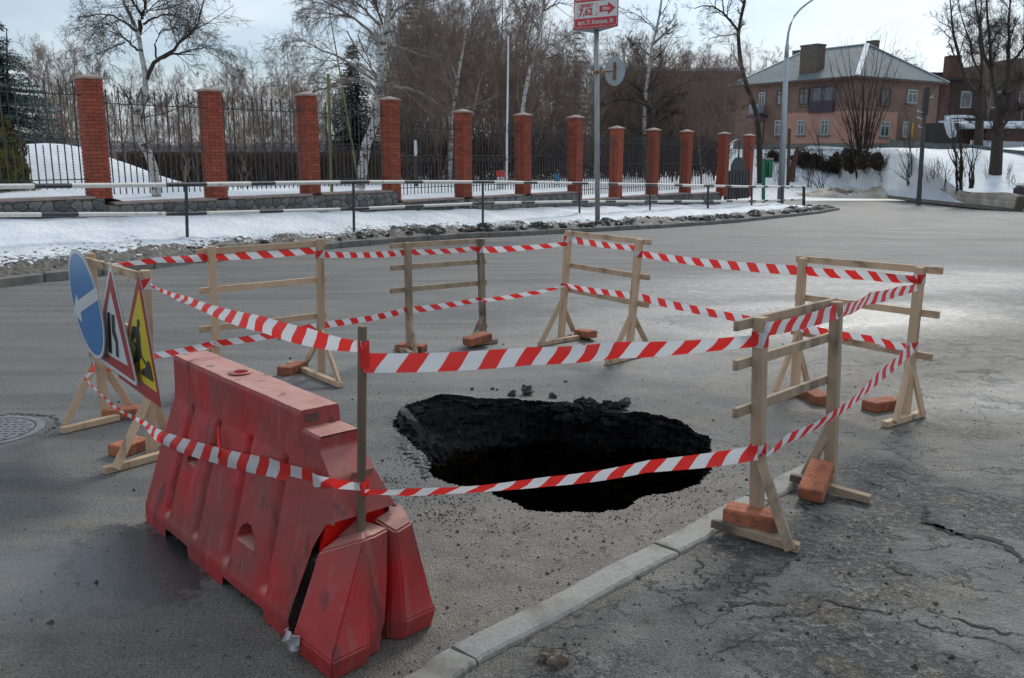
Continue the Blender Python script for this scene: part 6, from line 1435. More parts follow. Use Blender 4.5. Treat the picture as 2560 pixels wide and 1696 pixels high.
# snow-topped dark concrete block at right edge
_x = float(U('z5',1060,1315,53.)[0]); p = np.array([_x, 53., float(bankz(_x+1.5, 53.))-.1]); t = thing('concrete_trough', 'dark concrete slab with snow on top at the right edge of the bank', 'concrete slab', tuple(p))
m = MB(); m.box((2.6,.4,.62), (4.,.8,.72)); m.build('slab', BALC, t, bevel=.12); m = MB(); m.box((2.65,.4,1.08), (3.9,.9,.26)); m.build('snow_top', SNOW, t, bevel=.14); m = MB(); m.box((.8,.3,.1),(.12,.12,.6)); m.build('leg', BALC, t)
# ================================================================== VEGETATION
def Gb(r, x, y):          # point where the sight line meets the far bank
    d = ray(*q(r, x, y)); 
    for Y in np.arange(48, 110, .25):
        p = CAM+d*(Y/d[1]); ye = np.interp(p[0], EP[:,0], EP[:,1])
        if Y > ye and p[2] < bankz(p[0], Y): return p
    return U(r, x, y, 70.)
def resample(P, k):
    P = np.array(P, float); s = np.r_[0, np.cumsum(np.linalg.norm(np.diff(P, axis=0), axis=1))]; t = np.linspace(0, s[-1], k); return np.stack([np.interp(t, s, P[:,i]) for i in range(3)], 1)
def grow(rng, P, R, n, seg, lf, ang, wob, trop, rf, t0=.25, absL=None, t1=1.0, minr=.003, anis=None):
    """children of the branches P (N,k,3), R (N,k): n per branch"""
    N, k = R.shape; idx = np.repeat(np.arange(N), n); M_ = len(idx)
    t = rng.uniform(t0, t1, M_)*(k-1); i = np.minimum(t.astype(int), k-2); f = (t-i)[:,None]
    pos = P[idx,i]*(1-f)+P[idx,i+1]*f; d = P[idx,i+1]-P[idx,i]; d /= np.linalg.norm(d, axis=1)[:,None]+1e-9; r = (R[idx,i]*(1-f[:,0])+R[idx,i+1]*f[:,0])*rf
    rv = rng.normal(size=(M_,3)); rv -= d*(rv*d).sum(1)[:,None]; rv /= np.linalg.norm(rv, axis=1)[:,None]+1e-9
    a = ang*rng.uniform(.7, 1.3, M_)[:,None]; cd = d*np.cos(a)+rv*np.sin(a)
    Lp = np.linalg.norm(np.diff(P, axis=1), axis=2).sum(1)[idx] if absL is None else np.full(M_, absL)
    Ln = Lp*lf*rng.uniform(.55, 1.3, M_)*(1.15-.65*t/(k-1)); out = np.zeros((M_, seg+1, 3)); out[:,0] = pos; cur = cd
    for s in range(seg):
        cur = cur+rng.normal(0, wob, (M_,3)); cur[:,2] += trop; cur /= np.linalg.norm(cur, axis=1)[:,None]; out[:,s+1] = out[:,s]+cur*(Ln/seg)[:,None]
    rr = np.maximum(r, minr)[:,None]*np.linspace(1, .35, seg+1)[None]
    return out, rr
def tubes(name, levels, m_, sides=3, parent=None, off=None):
    Vs = []; Fs = []; n0 = 0
    for (P, R, sd_) in levels:
        N, k = R.shape; T = np.gradient(P, axis=1); T /= np.linalg.norm(T, axis=2)[...,None]+1e-9
        ref = np.where(np.abs(T[...,2:3]) < .9, np.array([0,0,1.]), np.array([1.,0,0])); A = np.cross(T, ref); A /= np.linalg.norm(A, axis=2)[...,None]+1e-9; B = np.cross(T, A)
        th = np.arange(sd_)/sd_*2*PI; V = P[:,:,None]+R[:,:,None,None]*(np.cos(th)[None,None,:,None]*A[:,:,None]+np.sin(th)[None,None,:,None]*B[:,:,None])
        n, kk, s = np.meshgrid(np.arange(N), np.arange(k-1), np.arange(sd_), indexing='ij'); a = (n*k*sd_+kk*sd_+s); b = (n*k*sd_+kk*sd_+(s+1)%sd_)
        Fs.append(np.stack([a, b, b+sd_, a+sd_], -1).reshape(-1,4)+n0); Vs.append(V.reshape(-1,3)); n0 += N*k*sd_
    V = np.concatenate(Vs)
    if off is not None: V = V-np.array(off)
    return npmesh(name, V, np.concatenate(Fs), m_)
def one(pts, r0, r1, k=12): P = resample(pts, k)[None]; return P, np.linspace(r0, r1, k)[None]
def wiggle(P, rng, a): P[0,1:-1] += rng.normal(0, a, P[0,1:-1].shape); return P
def tree(name, label, cat, trunk, limbs, seed, fine, m_trunk, m_limb, m_twig, group=None, auto=8, drop=.0, twigr=.0035, autolen=.42, n1=7, n2=6, n3=6, ang=.8, up=.06, k=14, wob=.12, capr=.03, l2=.5, l3=.5, absl=None):
    """trunk/limbs: (points, r0, r1). fine: number of twig levels"""
    rng = np.random.default_rng(seed); base = np.array(trunk[0][0]); t = thing(name, label, cat, tuple(base), 0, group)
    TP, TR = one(trunk[0], trunk[1], trunk[2], k)
    lk = [one(p, a, b, k) for p, a, b in limbs]
    MP = np.concatenate([TP]+[x[0] for x in lk]); MR = np.concatenate([TR]+[x[1] for x in lk]); MP[:,1:-1] += rng.normal(0, .012, MP[:,1:-1].shape)
    link('trunk', tubes('trunk', [(TP, TR, 10)], m_trunk, off=base), t)
    for i in range(1, len(MP)): link('limb', tubes('limb', [(MP[i:i+1], MR[i:i+1], 7)], m_limb, off=base), t)
    L1_ = grow(rng, MP, MR, auto, 7, autolen if absl is None else 1., ang, wob, up, .45, t0=.30, absL=absl); L1_[1][:] = np.minimum(L1_[1], capr)
    src = L1_
    L2_ = grow(rng, *src, n1, 6, l2, .75, wob*1.1, up*.5-drop*.5, .55, t0=.15); L3_ = grow(rng, *L2_, n2, 5, l3, .7, wob*1.2, -drop, .6, t0=.1, minr=twigr)
    lv = [(L1_[0], L1_[1], 5), (L2_[0], L2_[1], 4), (L3_[0], L3_[1], 3)]
    if fine > 3: L4_ = grow(rng, *L3_, n3, 3, .55, .6, wob, -drop, .7, t0=.1, minr=twigr*.8); lv.append((L4_[0], L4_[1], 3))
    link('crown', tubes('crown', lv, m_twig, off=base), t); return t
def pp(r, pts, Y): return [np.array(U(r, x, y, Y)) for x, y in pts]
# birch 1
tree('birch_tree', 'bent white birch rising behind the fence between the first and second pillars', 'tree',
 (pp('r1', [(1080,1390),(1072,1260),(1055,1150),(1015,1040),(960,960),(935,880),(935,810),(965,720),(1000,640),(1008,545),(985,440),(965,330),(952,230),(905,120),(850,20),(820,-90)], 22.), .115, .03),
 [(pp('r1', [(1008,545),(1040,470),(1090,400),(1190,360),(1225,290),(1290,250),(1355,190),(1380,90),(1420,-40)], 22.), .055, .012),
  (pp('r1', [(1075,415),(1150,385),(1260,360),(1350,340),(1440,330),(1480,300)], 21.8), .03, .006),
  (pp('r1', [(955,240),(975,130),(1000,60),(1005,-60)], 22.1), .06, .025), (pp('r1', [(950,350),(890,290),(830,240),(780,225)], 22.), .03, .008), (pp('r1', [(860,290),(780,330),(700,360),(650,385)], 22.2), .02, .006),
  (pp('r1', [(945,215),(860,150),(780,110),(680,100),(580,120)], 21.6), .03, .008), (pp('r1', [(975,90),(900,0),(870,-60)], 22.), .03, .01), (pp('r1', [(985,170),(1060,120),(1150,95),(1250,130)], 21.9), .03, .008),
  (pp('r1', [(1075,400),(1065,300),(1100,220),(1200,190),(1290,215)], 22.3), .025, .006)], 101, 4, BIRCH, BARKD, BARKD, auto=10, drop=.10, twigr=.0028, absl=1.35, n1=8, n2=6, n3=3, up=.02, capr=.012, l2=.62, l3=.62, wob=.10)
# birch 2, the big one
tree('birch_tree', 'big old birch with dark mottled trunk just behind the fourth pillar', 'tree',
 (pp('r2', [(275,1300),(300,1120),(312,1010),(350,920),(385,830),(402,700),(412,600),(428,450),(440,300),(455,200),(475,80),(480,-60)], 30.), .17, .09),
 [(pp('r2', [(412,300),(330,200),(230,120),(120,60),(0,-10)], 30.), .055, .02), (pp('r2', [(395,560),(300,510),(200,430),(100,380),(-20,330),(-150,260)], 29.6), .05, .012), (pp('r2', [(400,650),(330,575),(230,540),(120,570),(0,620),(-90,650)], 29.8), .06, .015),
  (pp('r2', [(415,600),(500,590),(600,610),(700,640),(780,690),(860,745)], 29.5), .06, .015), (pp('r2', [(440,420),(520,320),(600,340),(700,385),(800,400),(880,350)], 30.2), .05, .012), (pp('r2', [(460,150),(540,60),(640,0),(700,-60)], 30.), .04, .02),
  (pp('r2', [(430,170),(390,60),(350,-40)], 30.3), .045, .02), (pp('r2', [(412,180),(300,60),(200,-20)], 29.7), .05, .02)], 102, 4, BIRCH, BIRCHL, TWIG, auto=13, drop=.13, twigr=.0035, absl=2.0, n1=8, n2=7, n3=4, up=.01, capr=.02, l2=.6, l3=.6, wob=.10)
tree('birch_tree', 'slender white birch above the sixth pillar, left of the sign pole', 'tree',
 (pp('r2', [(1370,1290),(1385,1000),(1395,760),(1410,640),(1440,500),(1470,380),(1500,270),(1520,150),(1545,0),(1550,-120)], 37.), .11, .05),
 [(pp('r2', [(1470,400),(1560,340),(1600,290),(1640,260)], 37.), .04, .01), (pp('r2', [(1440,480),(1540,400),(1650,395)], 37.), .04, .01), (pp('r2', [(1500,200),(1430,90),(1400,0)], 37.), .05, .02), (pp('r2', [(1530,80),(1640,20),(1740,40)], 37.), .04, .01)], 103, 4, BIRCH, BIRCHL, TWIG, auto=10, drop=.12, twigr=.004, absl=2.2, n1=8, n2=6, n3=4, up=.02)
tree('birch_tree', 'forked pale birch above the fifth pillar', 'tree',
 (pp('r2', [(890,1290),(905,900),(915,760),(935,640),(960,470),(985,340),(1000,230),(1010,80)], 38.), .11, .03),
 [(pp('r2', [(945,560),(900,440),(870,340),(840,250)], 38.), .06, .02), (pp('r2', [(1000,850),(1060,760),(1090,600),(1120,500)], 37.), .06, .02), (pp('r2', [(1000,750),(1150,690),(1230,650)], 37.), .04, .01)], 104, 4, BIRCH, BIRCHL, TWIGR, auto=10, drop=.08, twigr=.004, autolen=.32, n1=6, n2=6, n3=4, up=.04)
tree('birch_tree', 'thin white birch with a crooked stem above the ninth pillar', 'tree',
 (pp('r2', [(2225,1290),(2230,900),(2238,650),(2255,540),(2270,400),(2290,290),(2330,150),(2350,0)], 46.), .12, .05),
 [(pp('r2', [(2265,380),(2180,300),(2100,260)], 46.), .05, .02), (pp('r2', [(2290,300),(2380,230),(2440,180)], 46.), .05, .02)], 105, 4, BIRCH, BIRCHL, BARKD, auto=12, drop=.02, twigr=.0055, autolen=.36, n1=7, n2=6, n3=4, up=.05)
tree('bare_tree', 'dark spreading orchard tree with low crooked branches behind the ninth and tenth pillars', 'tree',
 (pp('r2', [(2265,1290),(2280,1000),(2290,850),(2275,740),(2220,690)], 44.), .25, .12),
 [(pp('r2', [(2285,860),(2330,760),(2400,690),(2480,640)], 44.), .11, .03), (pp('r2', [(2260,730),(2150,690),(2060,680),(1960,720)], 43.6), .08, .02), (pp('r2', [(2240,700),(2200,620),(2130,560)], 44.2), .06, .02), (pp('r2', [(2300,850),(2390,800),(2480,770)], 44.), .06, .02)], 106, 4, BARKD, BARKD, BARKD, auto=10, drop=-.01, twigr=.005, autolen=.42, n1=6, n2=6, n3=4, up=.05)
# dark tree in front of the house
b4 = Gb('r3', 552, 1262); Y4 = float(b4[1])
tree('bare_tree', 'tall dark leaning tree in front of the left end of the brick house', 'tree',
 (pp('r3', [(552,1275),(548,1100),(545,950),(535,830),(505,700),(465,610),(430,500),(412,400),(402,280),(400,200),(425,100),(445,10),(450,-90)], Y4), .24, .10),
 [(pp('r3', [(400,215),(350,150),(290,85),(230,45),(150,40),(100,60)], Y4), .11, .03), (pp('r3', [(405,230),(330,245),(270,250),(190,270)], Y4-.5), .05, .02), (pp('r3', [(440,30),(400,-20),(330,-60)], Y4), .07, .02), (pp('r3', [(500,690),(440,740),(390,800)], Y4), .04, .01), (pp('r3', [(300,90),(290,0),(290,-80)], Y4), .06, .02)], 107, 4, BARKD, BARKD, BARKD, auto=7, drop=.0, twigr=.006, absl=2.3, n1=7, n2=6, n3=4, up=.05)
# big tree at right
b5 = Gb('z5', 925, 1175); Y5 = float(b5[1])
tree('bare_tree', 'biggest dark bare tree with a thick trunk on the snowy bank at the right', 'tree',
 (pp('z5', [(925,1190),(935,1050),(945,900),(948,780),(955,650),(975,540),(990,450)], Y5), .42, .27),
 [(pp('z5', [(955,560),(925,420),(900,300),(885,150),(880,0),(870,-150),(850,-320),(840,-560)], Y5), .17, .04), (pp('z5', [(985,480),(1040,330),(1060,180),(1040,60),(1060,-80),(1050,-260),(1080,-560)], Y5), .18, .04), (pp('z5', [(990,480),(1090,400),(1190,290),(1290,200)], Y5), .15, .07),
  (pp('z5', [(950,790),(1020,700),(1100,600),(1200,545),(1300,500)], Y5-.5), .12, .05), (pp('z5', [(1060,160),(1150,60),(1230,-60),(1290,-300)], Y5), .12, .03), (pp('z5', [(890,200),(820,90),(800,-60),(770,-250),(730,-500)], Y5), .14, .03)], 108, 4, BARKD, BARKD, BARKD, auto=12, drop=-.01, twigr=.0055, autolen=.30, n1=9, n2=8, n3=4, up=.05, wob=.16)
b6 = Gb('z5', 780, 1075); Y6 = float(b6[1])+6
tree('bare_tree', 'dark bare tree leaning left behind the concrete fence, beside the biggest tree', 'tree',
 (pp('z5', [(770,1000),(775,800),(785,600),(790,450),(780,380)], Y6), .34, .24),
 [(pp('z5', [(780,430),(700,380),(640,270),(600,150),(575,30),(545,-90),(520,-250),(500,-520)], Y6), .19, .03), (pp('z5', [(790,420),(800,250),(805,100),(780,-50),(790,-250),(800,-540)], Y6), .15, .03), (pp('z5', [(600,170),(540,60),(490,-60)], Y6), .08, .03), (pp('z5', [(800,260),(720,110),(690,-60),(620,-250),(580,-450)], Y6), .10, .02)], 109, 4, BARKD, BARKD, BARKD, auto=12, drop=-.01, twigr=.0055, autolen=.30, n1=9, n2=8, n3=4, up=.05, wob=.16)

# shared bare-tree prototypes for the dense stand
def proto(seed, H, m_, dens=1., stems=1, spread=.35, drop=.0, r0=.085):
    rng = np.random.default_rng(seed); Ps = []; Rs = []
    for s in range(stems):
        a = rng.uniform(0, 6.28); lean = rng.uniform(.03, .12)*(1 if stems == 1 else 2.); P = [np.array([0,0,0.])]
        for i in range(6): P.append(P[-1]+np.array([math.cos(a)*lean+rng.normal(0,.05), math.sin(a)*lean+rng.normal(0,.04), 1.])*H*.9/6)
        p, r = one(P, r0, .02, 14); Ps.append(p); Rs.append(r)
    P = np.concatenate(Ps); R = np.concatenate(Rs)
    A = grow(rng, P, R, int(22*dens/stems**.5), 7, spread, .75, .10, .08, .45, t0=.18); B = grow(rng, *A, int(8*dens), 5, .5, .65, .12, .04-drop, .55, t0=.12, minr=.008); C_ = grow(rng, *B, int(10*dens), 3, .6, .55, .12, .03-drop, .6, t0=.1, minr=.006)
    return tubes('trunk', [(P, R, 6)], m_), tubes('crown', [(A[0],A[1],4),(B[0],B[1],3),(C_[0],C_[1],3)], m_)
PR = [proto(201, 12, TWIG, 1.15), proto(202, 13, TWIGR, 1.2, drop=.05), proto(203, 11, TWIGR, 1.1, 2), proto(204, 12.5, TWIG, 1.2, 1, .42), proto(205, 9, TWIG, 1.1, 3, .4, r0=.055)]
def put(i, x, y, z, s, rz, label, group, name='bare_tree', cat='tree'):
    t = thing(name, label, cat, (x, y, z), rz, group); t.scale = (s, s, s); link('trunk', PR[i][0], t); link('crown', PR[i][1], t)
rng = np.random.default_rng(55)
LBL = 'bare brown tree in the dense leafless stand behind the fence'
for k, (x, Y, top) in enumerate([(1030,40,-60),(1090,46,-80),(1130,42,-20),(1180,50,-120),(1235,44,-60),(1290,52,-60),(1330,45,60),(1380,50,80),(1430,56,90),(1475,60,90),(1520,52,120),(1560,64,80),(1610,58,80),(1655,66,110),(1700,60,80),(1750,70,90),(1790,64,110),(1060,58,-100),(1150,62,-140),(1250,66,-100),(1340,70,40),(1440,72,100),(1600,76,90),(1000,52,30),(1820,70,140),(1500,70,130),(1400,62,90)]):
    p = U('F', x, 430, Y); z = .2; zt = float(U('F', x, top, Y)[2]); i = int(rng.integers(0, 4)); put(i, p[0], Y, z, (zt-z)/12.5, rng.uniform(0, 6.28), LBL, 'dense stand of bare trees')
for k in range(44):
    x = 985+k*19+rng.uniform(-12,12); Y = rng.uniform(44, 78) if x > 1350 else rng.uniform(40, 70); top = (rng.uniform(-60, 90) if x < 1310 else rng.uniform(70,170)); p = U('F', x, 430, Y); zt = float(U('F', x, top, Y)[2]); i = int(rng.integers(0, 5)); put(i, p[0], Y, .2, (zt-.2)/(12.5 if i < 4 else 9.5), rng.uniform(0, 6.28), LBL, 'dense stand of bare trees')
LB2 = 'low reddish brown thicket tree at the edge of the dense stand, above the middle pillars'
for k in range(30):
    x = 1000+k*27+rng.uniform(-12,12); Y = rng.uniform(38, 46) if x < 1500 else rng.uniform(49,56); p = U('F', x, 430, Y); zt = float(U('F', x, rng.uniform(150, 260), Y)[2]); put(4 if k % 2 else 2, p[0], Y, .2, (zt-.2)/9.5, rng.uniform(0, 6.28), LB2, 'thicket trees')
LB3 = 'pale grey brown bare tree in the distance between the two large birches'
for k, (x, Y, top) in enumerate([(560,44,170),(610,50,130),(660,46,110),(700,54,90),(740,48,130),(790,46,230),(590,60,150),(680,62,140),(840,60,170),(640,38,250),(520,50,280)]):
    p = U('F', x, 430, Y); zt = float(U('F', x, top, Y)[2]); put(1 if k % 2 else 3, p[0], Y, .2, (zt-.2)/13., rng.uniform(0, 6.28), LB3, 'bare trees between the birches')
LB6 = 'low thin bare tree in the brushwood line along the far side of the yard'
for k in range(34):
    x = 300+k*21+rng.uniform(-14,14); Y = rng.uniform(40, 62); p = U('F', x, 430, Y); zt = float(U('F', x, rng.uniform(245, 345), Y)[2]); put(4 if k % 3 else 2, p[0], Y, .2, (zt-.2)/9.5*1.25, rng.uniform(0, 6.28), LB6, 'brushwood trees along the yard')
LB4 = 'bushy bare tree behind the first pillar, right of the blue spruce'
for k, (x, Y, top) in enumerate([(120,36,160),(165,38,130),(200,34,150),(245,40,165),(285,36,195),(150,44,150),(225,46,170)]):
    p = U('F', x, 430, Y); zt = float(U('F', x, top, Y)[2]); put(4 if k % 2 else 2, p[0], Y, .3, (zt-.3)/9.5, rng.uniform(0, 6.28), LB4, 'bushy trees behind the first pillar')
LB5 = 'distant bare tree showing above the roof line around the brick house'
for k, (x, Y, top) in enumerate([(2240,110,110),(2215,112,120),(2270,115,135),(1870,100,95),(1900,104,110),(1940,108,120),(2460,90,-80),(2540,92,-60),(2420,96,60)]):
    p = U('F', x, 430, Y); zt = float(U('F', x, top, Y)[2]); put(3, p[0], Y, 1., (zt-1)/13., rng.uniform(0, 6.28), LB5, 'distant trees by the house')
for k, (x, y, s) in enumerate([(52,72,.9),(60,80,1.),(68,70,.85),(75,84,1.1),(57,90,1.),(84,78,.95)]):
    put(k % 4, x, y, float(bankz(x, y))-.1, s, k*1.3, LB5, 'distant trees by the house')
# saplings and shrubs on the bank
def shrub(label, r, bx, by, tops, seed, rad=.05, n1=5, n2=5, cat='shrub', name='shrub', Y=None, m_=BARKD, twig=.006):
    b = Gb(r, bx, by) if Y is None else np.array(U(r, bx, by, Y)); Yb_ = float(b[1]); rng = np.random.default_rng(seed); t = thing(name, label, cat, tuple(b)); Ps = []; Rs = []
    for i, (tx, ty) in enumerate(tops):
        e_ = np.array(U(r, tx, ty, Yb_+rng.uniform(-.8,.8))); s0 = b+np.array([rng.normal(0,.12), rng.normal(0,.1), -.2]); mid = (s0+e_)/2+np.array([(s0[0]-e_[0])*.18, 0, -.05*abs(e_[2]-s0[2])]); p, rr = one([s0, mid, e_], rad*rng.uniform(.6,1.1), .008, 10); wiggle(p, rng, .03); Ps.append(p); Rs.append(rr)
    P = np.concatenate(Ps); R = np.concatenate(Rs); A = grow(rng, P, R, n1, 5, .3, .5, .08, .10, .5, t0=.25, minr=twig); B = grow(rng, *A, n2, 3, .45, .55, .1, .04, .6, t0=.15, minr=twig*.8)
    link('stems', tubes('stems', [(P, R, 5)], m_, off=b), t); link('twigs', tubes('twigs', [(A[0],A[1],3),(B[0],B[1],3)], m_, off=b), t)
shrub('tall many-stemmed sapling clump in front of the corner of the brick house', 'hs', 1370, 1425, [(1080,250),(1130,180),(1190,120),(1250,60),(1430,40),(1500,150),(1560,20),(1620,0),(1700,60),(1750,240),(1150,600),(1200,760),(1290,420),(1380,250),(1640,400),(1480,560)], 301, .09, 7, 5)
shrub('low spreading shrub on the snow left of the tall sapling clump', 'hs', 1010, 1450, [(820,1330),(860,1280),(900,1240),(940,1180),(1000,1200),(1050,1190),(1090,1260),(880,1350),(960,1300),(1080,1330)], 302, .03, 6, 4)
shrub('thin two-stemmed sapling with dark bark between the lamp and the clump', 'hs', 1050, 1300, [(860,850),(920,790),(960,900)], 303, .05, 6, 4)
shrub('bush of thin stems left of the utility pole', 'hs', 1840, 1420, [(1700,1050),(1760,950),(1800,900),(1830,1000),(1900,1050),(1720,1200),(1790,700),(1640,1260)], 304, .04, 6, 4)
shrub('dark forked sapling right of the utility pole, the nearest to the road', 'z5', 595, 1335, [(545,700),(570,600),(610,640),(480,520),(460,900)], 305, .09, 7, 5)
shrub('small forked sapling midway between the utility pole and the biggest tree', 'z5', 698, 1278, [(640,900),(720,840),(770,880),(690,960)], 306, .06, 5, 4)
shrub('scrubby weeds on the snow right of the utility pole', 'z5', 350, 1280, [(330,1040),(360,1020),(390,1050),(420,1080),(300,1080),(450,1100)], 307, .025, 5, 4)
shrub('scrubby weeds near the concrete fence, left of the biggest tree', 'z5', 470, 1300, [(440,1080),(480,1060),(520,1100),(550,1120)], 308, .025, 5, 4)
shrub('thin stem cluster beside the foot of the utility pole', 'z5', 110, 1300, [(60,1060),(100,900),(130,960),(150,1060)], 309, .04, 5, 4)
shrub('dry shrub poking out of the snow under the snow-topped slab at the right edge', 'z5', 1140, 1390, [(1090,1300),(1120,1290),(1160,1300),(1190,1310)], 310, .02, 5, 3)
shrub('tangled shrub between the gate and the green litter bin', 'z4', 960, 880, [(880,640),(900,560),(1100,520),(1180,560),(1240,640),(1050,470)], 311, .04, 7, 5)
shrub('tangle of bare twigs between the lamp post and the wooden stub', 'z4', 1220, 940, [(1180,640),(1220,560),(1260,700),(1140,700),(1320,560)], 312, .035, 7, 5)
shrub('shrub of arching twigs right of the wooden stub', 'z4', 1700, 1030, [(1540,760),(1580,700),(1640,650),(1700,620),(1760,700),(1800,640)], 313, .03, 7, 5)
rngw = np.random.default_rng(90)
for k in range(26):
    x = rngw.uniform(1980, 2540); y = rngw.uniform(425, 476)
    if 2440 < x < 2520 and y < 440: continue
    shrub('thin dry stems sticking out of the snowy bank', 'F', x, y, [(x+rngw.uniform(-14,14), y-rngw.uniform(14,52)) for _ in range(5)], 700+k, .018, 4, 3, 'weeds', 'dry_stems', twig=.005)
for o in list(COL.objects):
    if o.name.startswith('dry_stems'):
        o['group'] = 'dry stems on the bank'
        for ch in o.children: ch['kind'] = 'stuff'
# brush heaps
def brush(label, pts, seed, ry=1.4):
    rng = np.random.default_rng(seed); t = thing('brush_heap', label, 'brush heap', tuple(Gb(*pts[0][:3])))
    P = []; base = np.array(t.location); m = MB()
    for (r, x, y, w_, h_) in pts:
        c = Gb(r, x, y); sc_ = c[1]/f_/REG[r][2]; 
        v, f = rock(rng, tuple(c-base+np.array([0,.4,h_*sc_*.35])), w_*sc_*.5, h_/w_*1.3, 3); m.add(v, f)
        for i in range(260): a = rng.uniform(0, 6.28); rr_ = rng.uniform(.3,1.05); s = c+np.array([math.cos(a)*rr_*w_*sc_*.5, math.sin(a)*.5-.3, abs(math.sin(a*1.7))*h_*sc_*.9*rng.uniform(.3,1.)]); P.append(np.stack([s, s+rng.normal(0, .22, 3), s+rng.normal(0, .38, 3)]))
    m.build('heap', BARR, t, smooth=False); P = np.array(P); R = np.full(P.shape[:2], .014); link('loose_brush', tubes('loose_brush', [(P, R, 3)], BARR, off=base), t)
brush('larger dark heap of brush on the snow in front of the pink wall', [('hs',1130,1290,200,90),('hs',1230,1260,260,150),('hs',1360,1240,300,170),('hs',1480,1250,260,140),('hs',1590,1240,240,110)], 401)
brush('smaller dark heap of brush on the snow behind the wooden stub', [('hs',900,1240,220,120),('hs',830,1220,180,100),('hs',960,1260,140,110)], 402)
brush('dark brush and stones on the snow left of the lamp', [('hs',560,1180,80,70)], 403)

# conifers
def conifer(label, top, base, halfw, seed, m_, n_whorl=34, name='spruce_tree', dens=1., bare=.06):
    rng = np.random.default_rng(seed); top = np.array(top); base = np.array(base); H = top[2]-base[2]; t = thing(name, label, 'tree', tuple(base))
    m = MB(); m.tube([(0,0,-.3), (top-base)*.93], [H*.02, .015], 7); m.build('trunk', BARKD, t); V = []; F = []
    for i in range(n_whorl):
        fz = bare+(1-bare)*(i+.5)/n_whorl; nb = int(10+8*(1-fz)); z = H*fz; Lb = halfw*(1-fz)**.75*rng.uniform(.85,1.12)+.16
        for b_ in range(nb):
            a = rng.uniform(0, 6.28); L_ = Lb*rng.uniform(.7,1.15); ca, sa = math.cos(a), math.sin(a); n = max(3, int(L_/.10*dens))
            for s in range(n):
                u = (s+.5)/n; r = L_*u; zz_ = z-.28*r+.16*r*u+.15*(fz > .9); wdt = .16*L_*(1-u*.7)+.05
                for c_ in range(5):
                    lx = rng.uniform(-1,1)*wdt; cx_ = ca*r-sa*lx; cy_ = sa*r+ca*lx; dz = -abs(lx)*.25+rng.normal(0,.02); l2 = .05+.07*rng.random(); aa = a+np.sign(lx)*.8+rng.normal(0,.4); d = np.array([math.cos(aa)*l2, math.sin(aa)*l2, -.02+rng.normal(0,.025)]); sN = np.array([-math.sin(aa), math.cos(aa), rng.normal(0,.5)])*.018
                    p = np.array([cx_, cy_, zz_+dz]); k = len(V); V += [p-sN, p+sN, p+d+sN*.4, p+d-sN*.4]; F.append((k,k+1,k+2,k+3))
    link('foliage', npmesh('foliage', V, F, m_, False), t)
Y = 30.; conifer('blue-green spruce at the left edge behind the fence', U('F',16,42,Y), [*U('F',20,470,Y)[:2], .5], 2.7, 501, NEEDLE, 58, dens=1.3)
Y = 42.; conifer('dark spruce standing between the yellow-green post and the big birch', U('F',896,120,Y), [*U('F',892,470,Y)[:2], .4], 1.6, 502, NEEDLE2, 58, dens=1.1)
Y = 52.; conifer('dark spruce half hidden in the dense stand right of the big birch', U('F',1030,20,Y), [*U('F',1030,470,Y)[:2], .4], 1.9, 503, NEEDLE2, 34, dens=.8)
Y = 68.; conifer('dark pine top showing above the stand behind the sign pole', U('F',1440,80,Y), [*U('F',1440,470,Y)[:2], .4], 3.2, 504, NEEDLE2, 26, dens=.6)
# thuja
Y = 20.9; tp_ = U('F',10,266,Y); b_ = np.array(U('F',-6,488,Y)); t = thing('thuja', 'olive brown columnar thuja behind the fence at the left edge', 'shrub', tuple(b_)); rng = np.random.default_rng(9); V = []; F = []; H = tp_[2]-b_[2]
for i in range(15000):
    u = rng.random()**.8; a = rng.uniform(0, 6.28); w_ = .84*math.sin(min(1,(u*.9+.12)*1.15)*PI*.5)**.6*0+.80*(1-u**2.2)**.75*(0.9+.12*math.sin(a*5+u*9)+.08*math.sin(u*23+a*3)); rr_ = w_*(1-abs(rng.normal(0,.10))); l2 = .05+.05*rng.random(); d = np.array([math.cos(a)*.35+rng.normal(0,.25), math.sin(a)*.35+rng.normal(0,.25), 1.])*l2; sN = np.array([-math.sin(a+rng.normal(0,.8)), math.cos(a), 0])*.018; p = np.array([math.cos(a)*rr_, math.sin(a)*rr_, u*H]); k = len(V); V += [p-sN, p+sN, p+d+sN*.3, p+d-sN*.3]; F.append((k,k+1,k+2,k+3))
link('foliage', npmesh('foliage', V, F, THUJA, False), t)
m = MB(); m.tube([(0,0,-.2),(0,0,H*.3),(0,0,H*.7),(0,0,H*.9)], [.5,.5,.35,.1], 12); m.build('core', HEDGE, t)
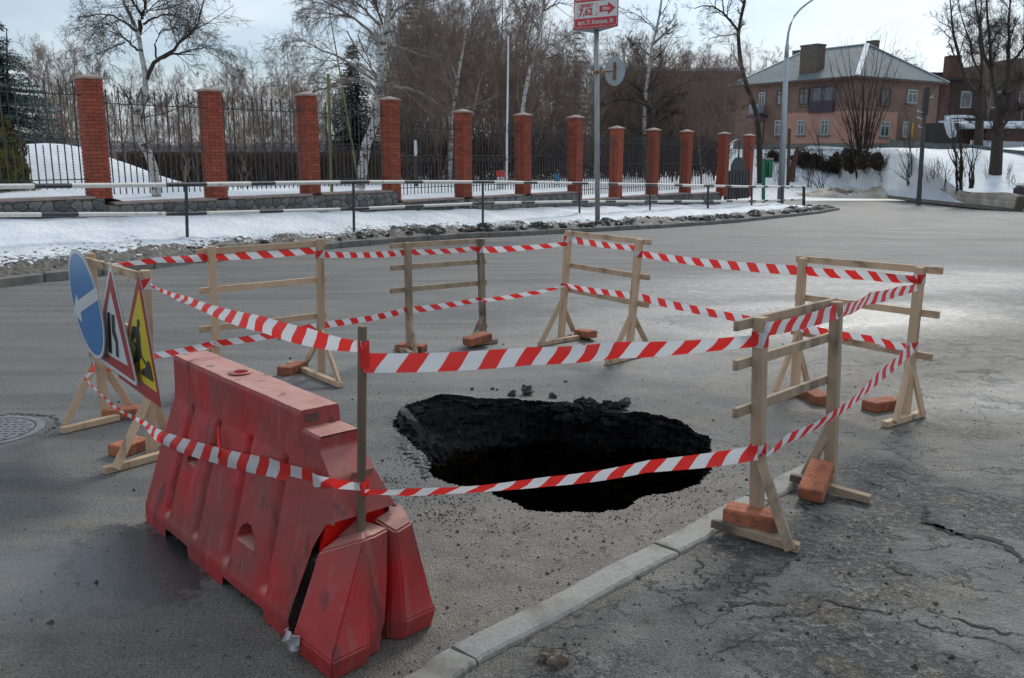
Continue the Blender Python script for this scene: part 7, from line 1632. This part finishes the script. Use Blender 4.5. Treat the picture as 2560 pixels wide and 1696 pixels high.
# hedge and undergrowth behind the fence
rng = np.random.default_rng(14)
def hedge(label, pa, pb, h0, h1, w_, n, seed, z0=.45):
    rng = np.random.default_rng(seed); pa = np.array(pa); pb = np.array(pb); t_ = rng.random(n); s = pa[None]+(pb-pa)[None]*t_[:,None]+rng.normal(0, w_, (n,2)); z = z0+rng.random(n)*(h0)*.75; L_ = rng.uniform(.4, 1.1, n)*(h1/1.6)
    d = rng.normal(0, .35, (n,3)); d[:,2] = 1; P = np.zeros((n,4,3)); P[:,0,:2] = s; P[:,0,2] = z
    for i in range(3): d = d+rng.normal(0,.12,(n,3)); P[:,i+1] = P[:,i]+d*(L_/3)[:,None]
    P[:,:,2] = np.minimum(P[:,:,2], z0+h1+rng.normal(0,.05,(n,1)))
    R = np.full((n,4), .011)*np.linspace(1,.6,4); tag(link('hedge', tubes('hedge', [(P, R, 3)], HEDGE)), label, 'hedge', kind='stuff')
hedge('dense leafless brown hedge behind the fence', np.array(U('F',300,430,33.)[:2]), np.array(U('F',1000,430,36.)[:2]), 1.25, 1.3, .25, 9000, 15)
hedge('brown undergrowth below the bare trees behind the middle of the fence', np.array(U('F',1000,430,38.)[:2]), np.array(U('F',1780,430,50.)[:2]), 1.6, 2.2, .5, 9000, 16)
# thin bare saplings in the yard
for k, (r, bx, by, tops, Y, lab) in enumerate([('r1',1665,1250,[(1655,1070),(1680,1080)],26.,'thin pale sapling in the snow between the second and third pillars'),('r1',1275,1230,[(1265,1060),(1290,1080)],27.,'thin pale sapling in front of the hedge right of the bent birch'),
  ('r1',1560,1240,[(1500,560),(1560,500),(1620,560),(1480,700)],34.,'multi-stemmed young tree between the second and third pillars'),('r1',1310,1230,[(1180,620),(1260,560),(1330,600),(1230,700)],33.,'multi-stemmed young tree left of the second pillar'),
  ('r1',800,1100,[(740,640),(790,560),(860,620),(700,760)],30.,'multi-stemmed young tree between the first pillar and the bent birch'),('r1',480,1000,[(420,480),(470,440),(530,470),(400,560)],30.,'upright brushwood behind the first pillar')]):
    shrub(lab, r, bx, by, tops, 320+k, .03, 9, 6, 'sapling', 'sapling', Y=Y, m_=TWIG, twig=.005)
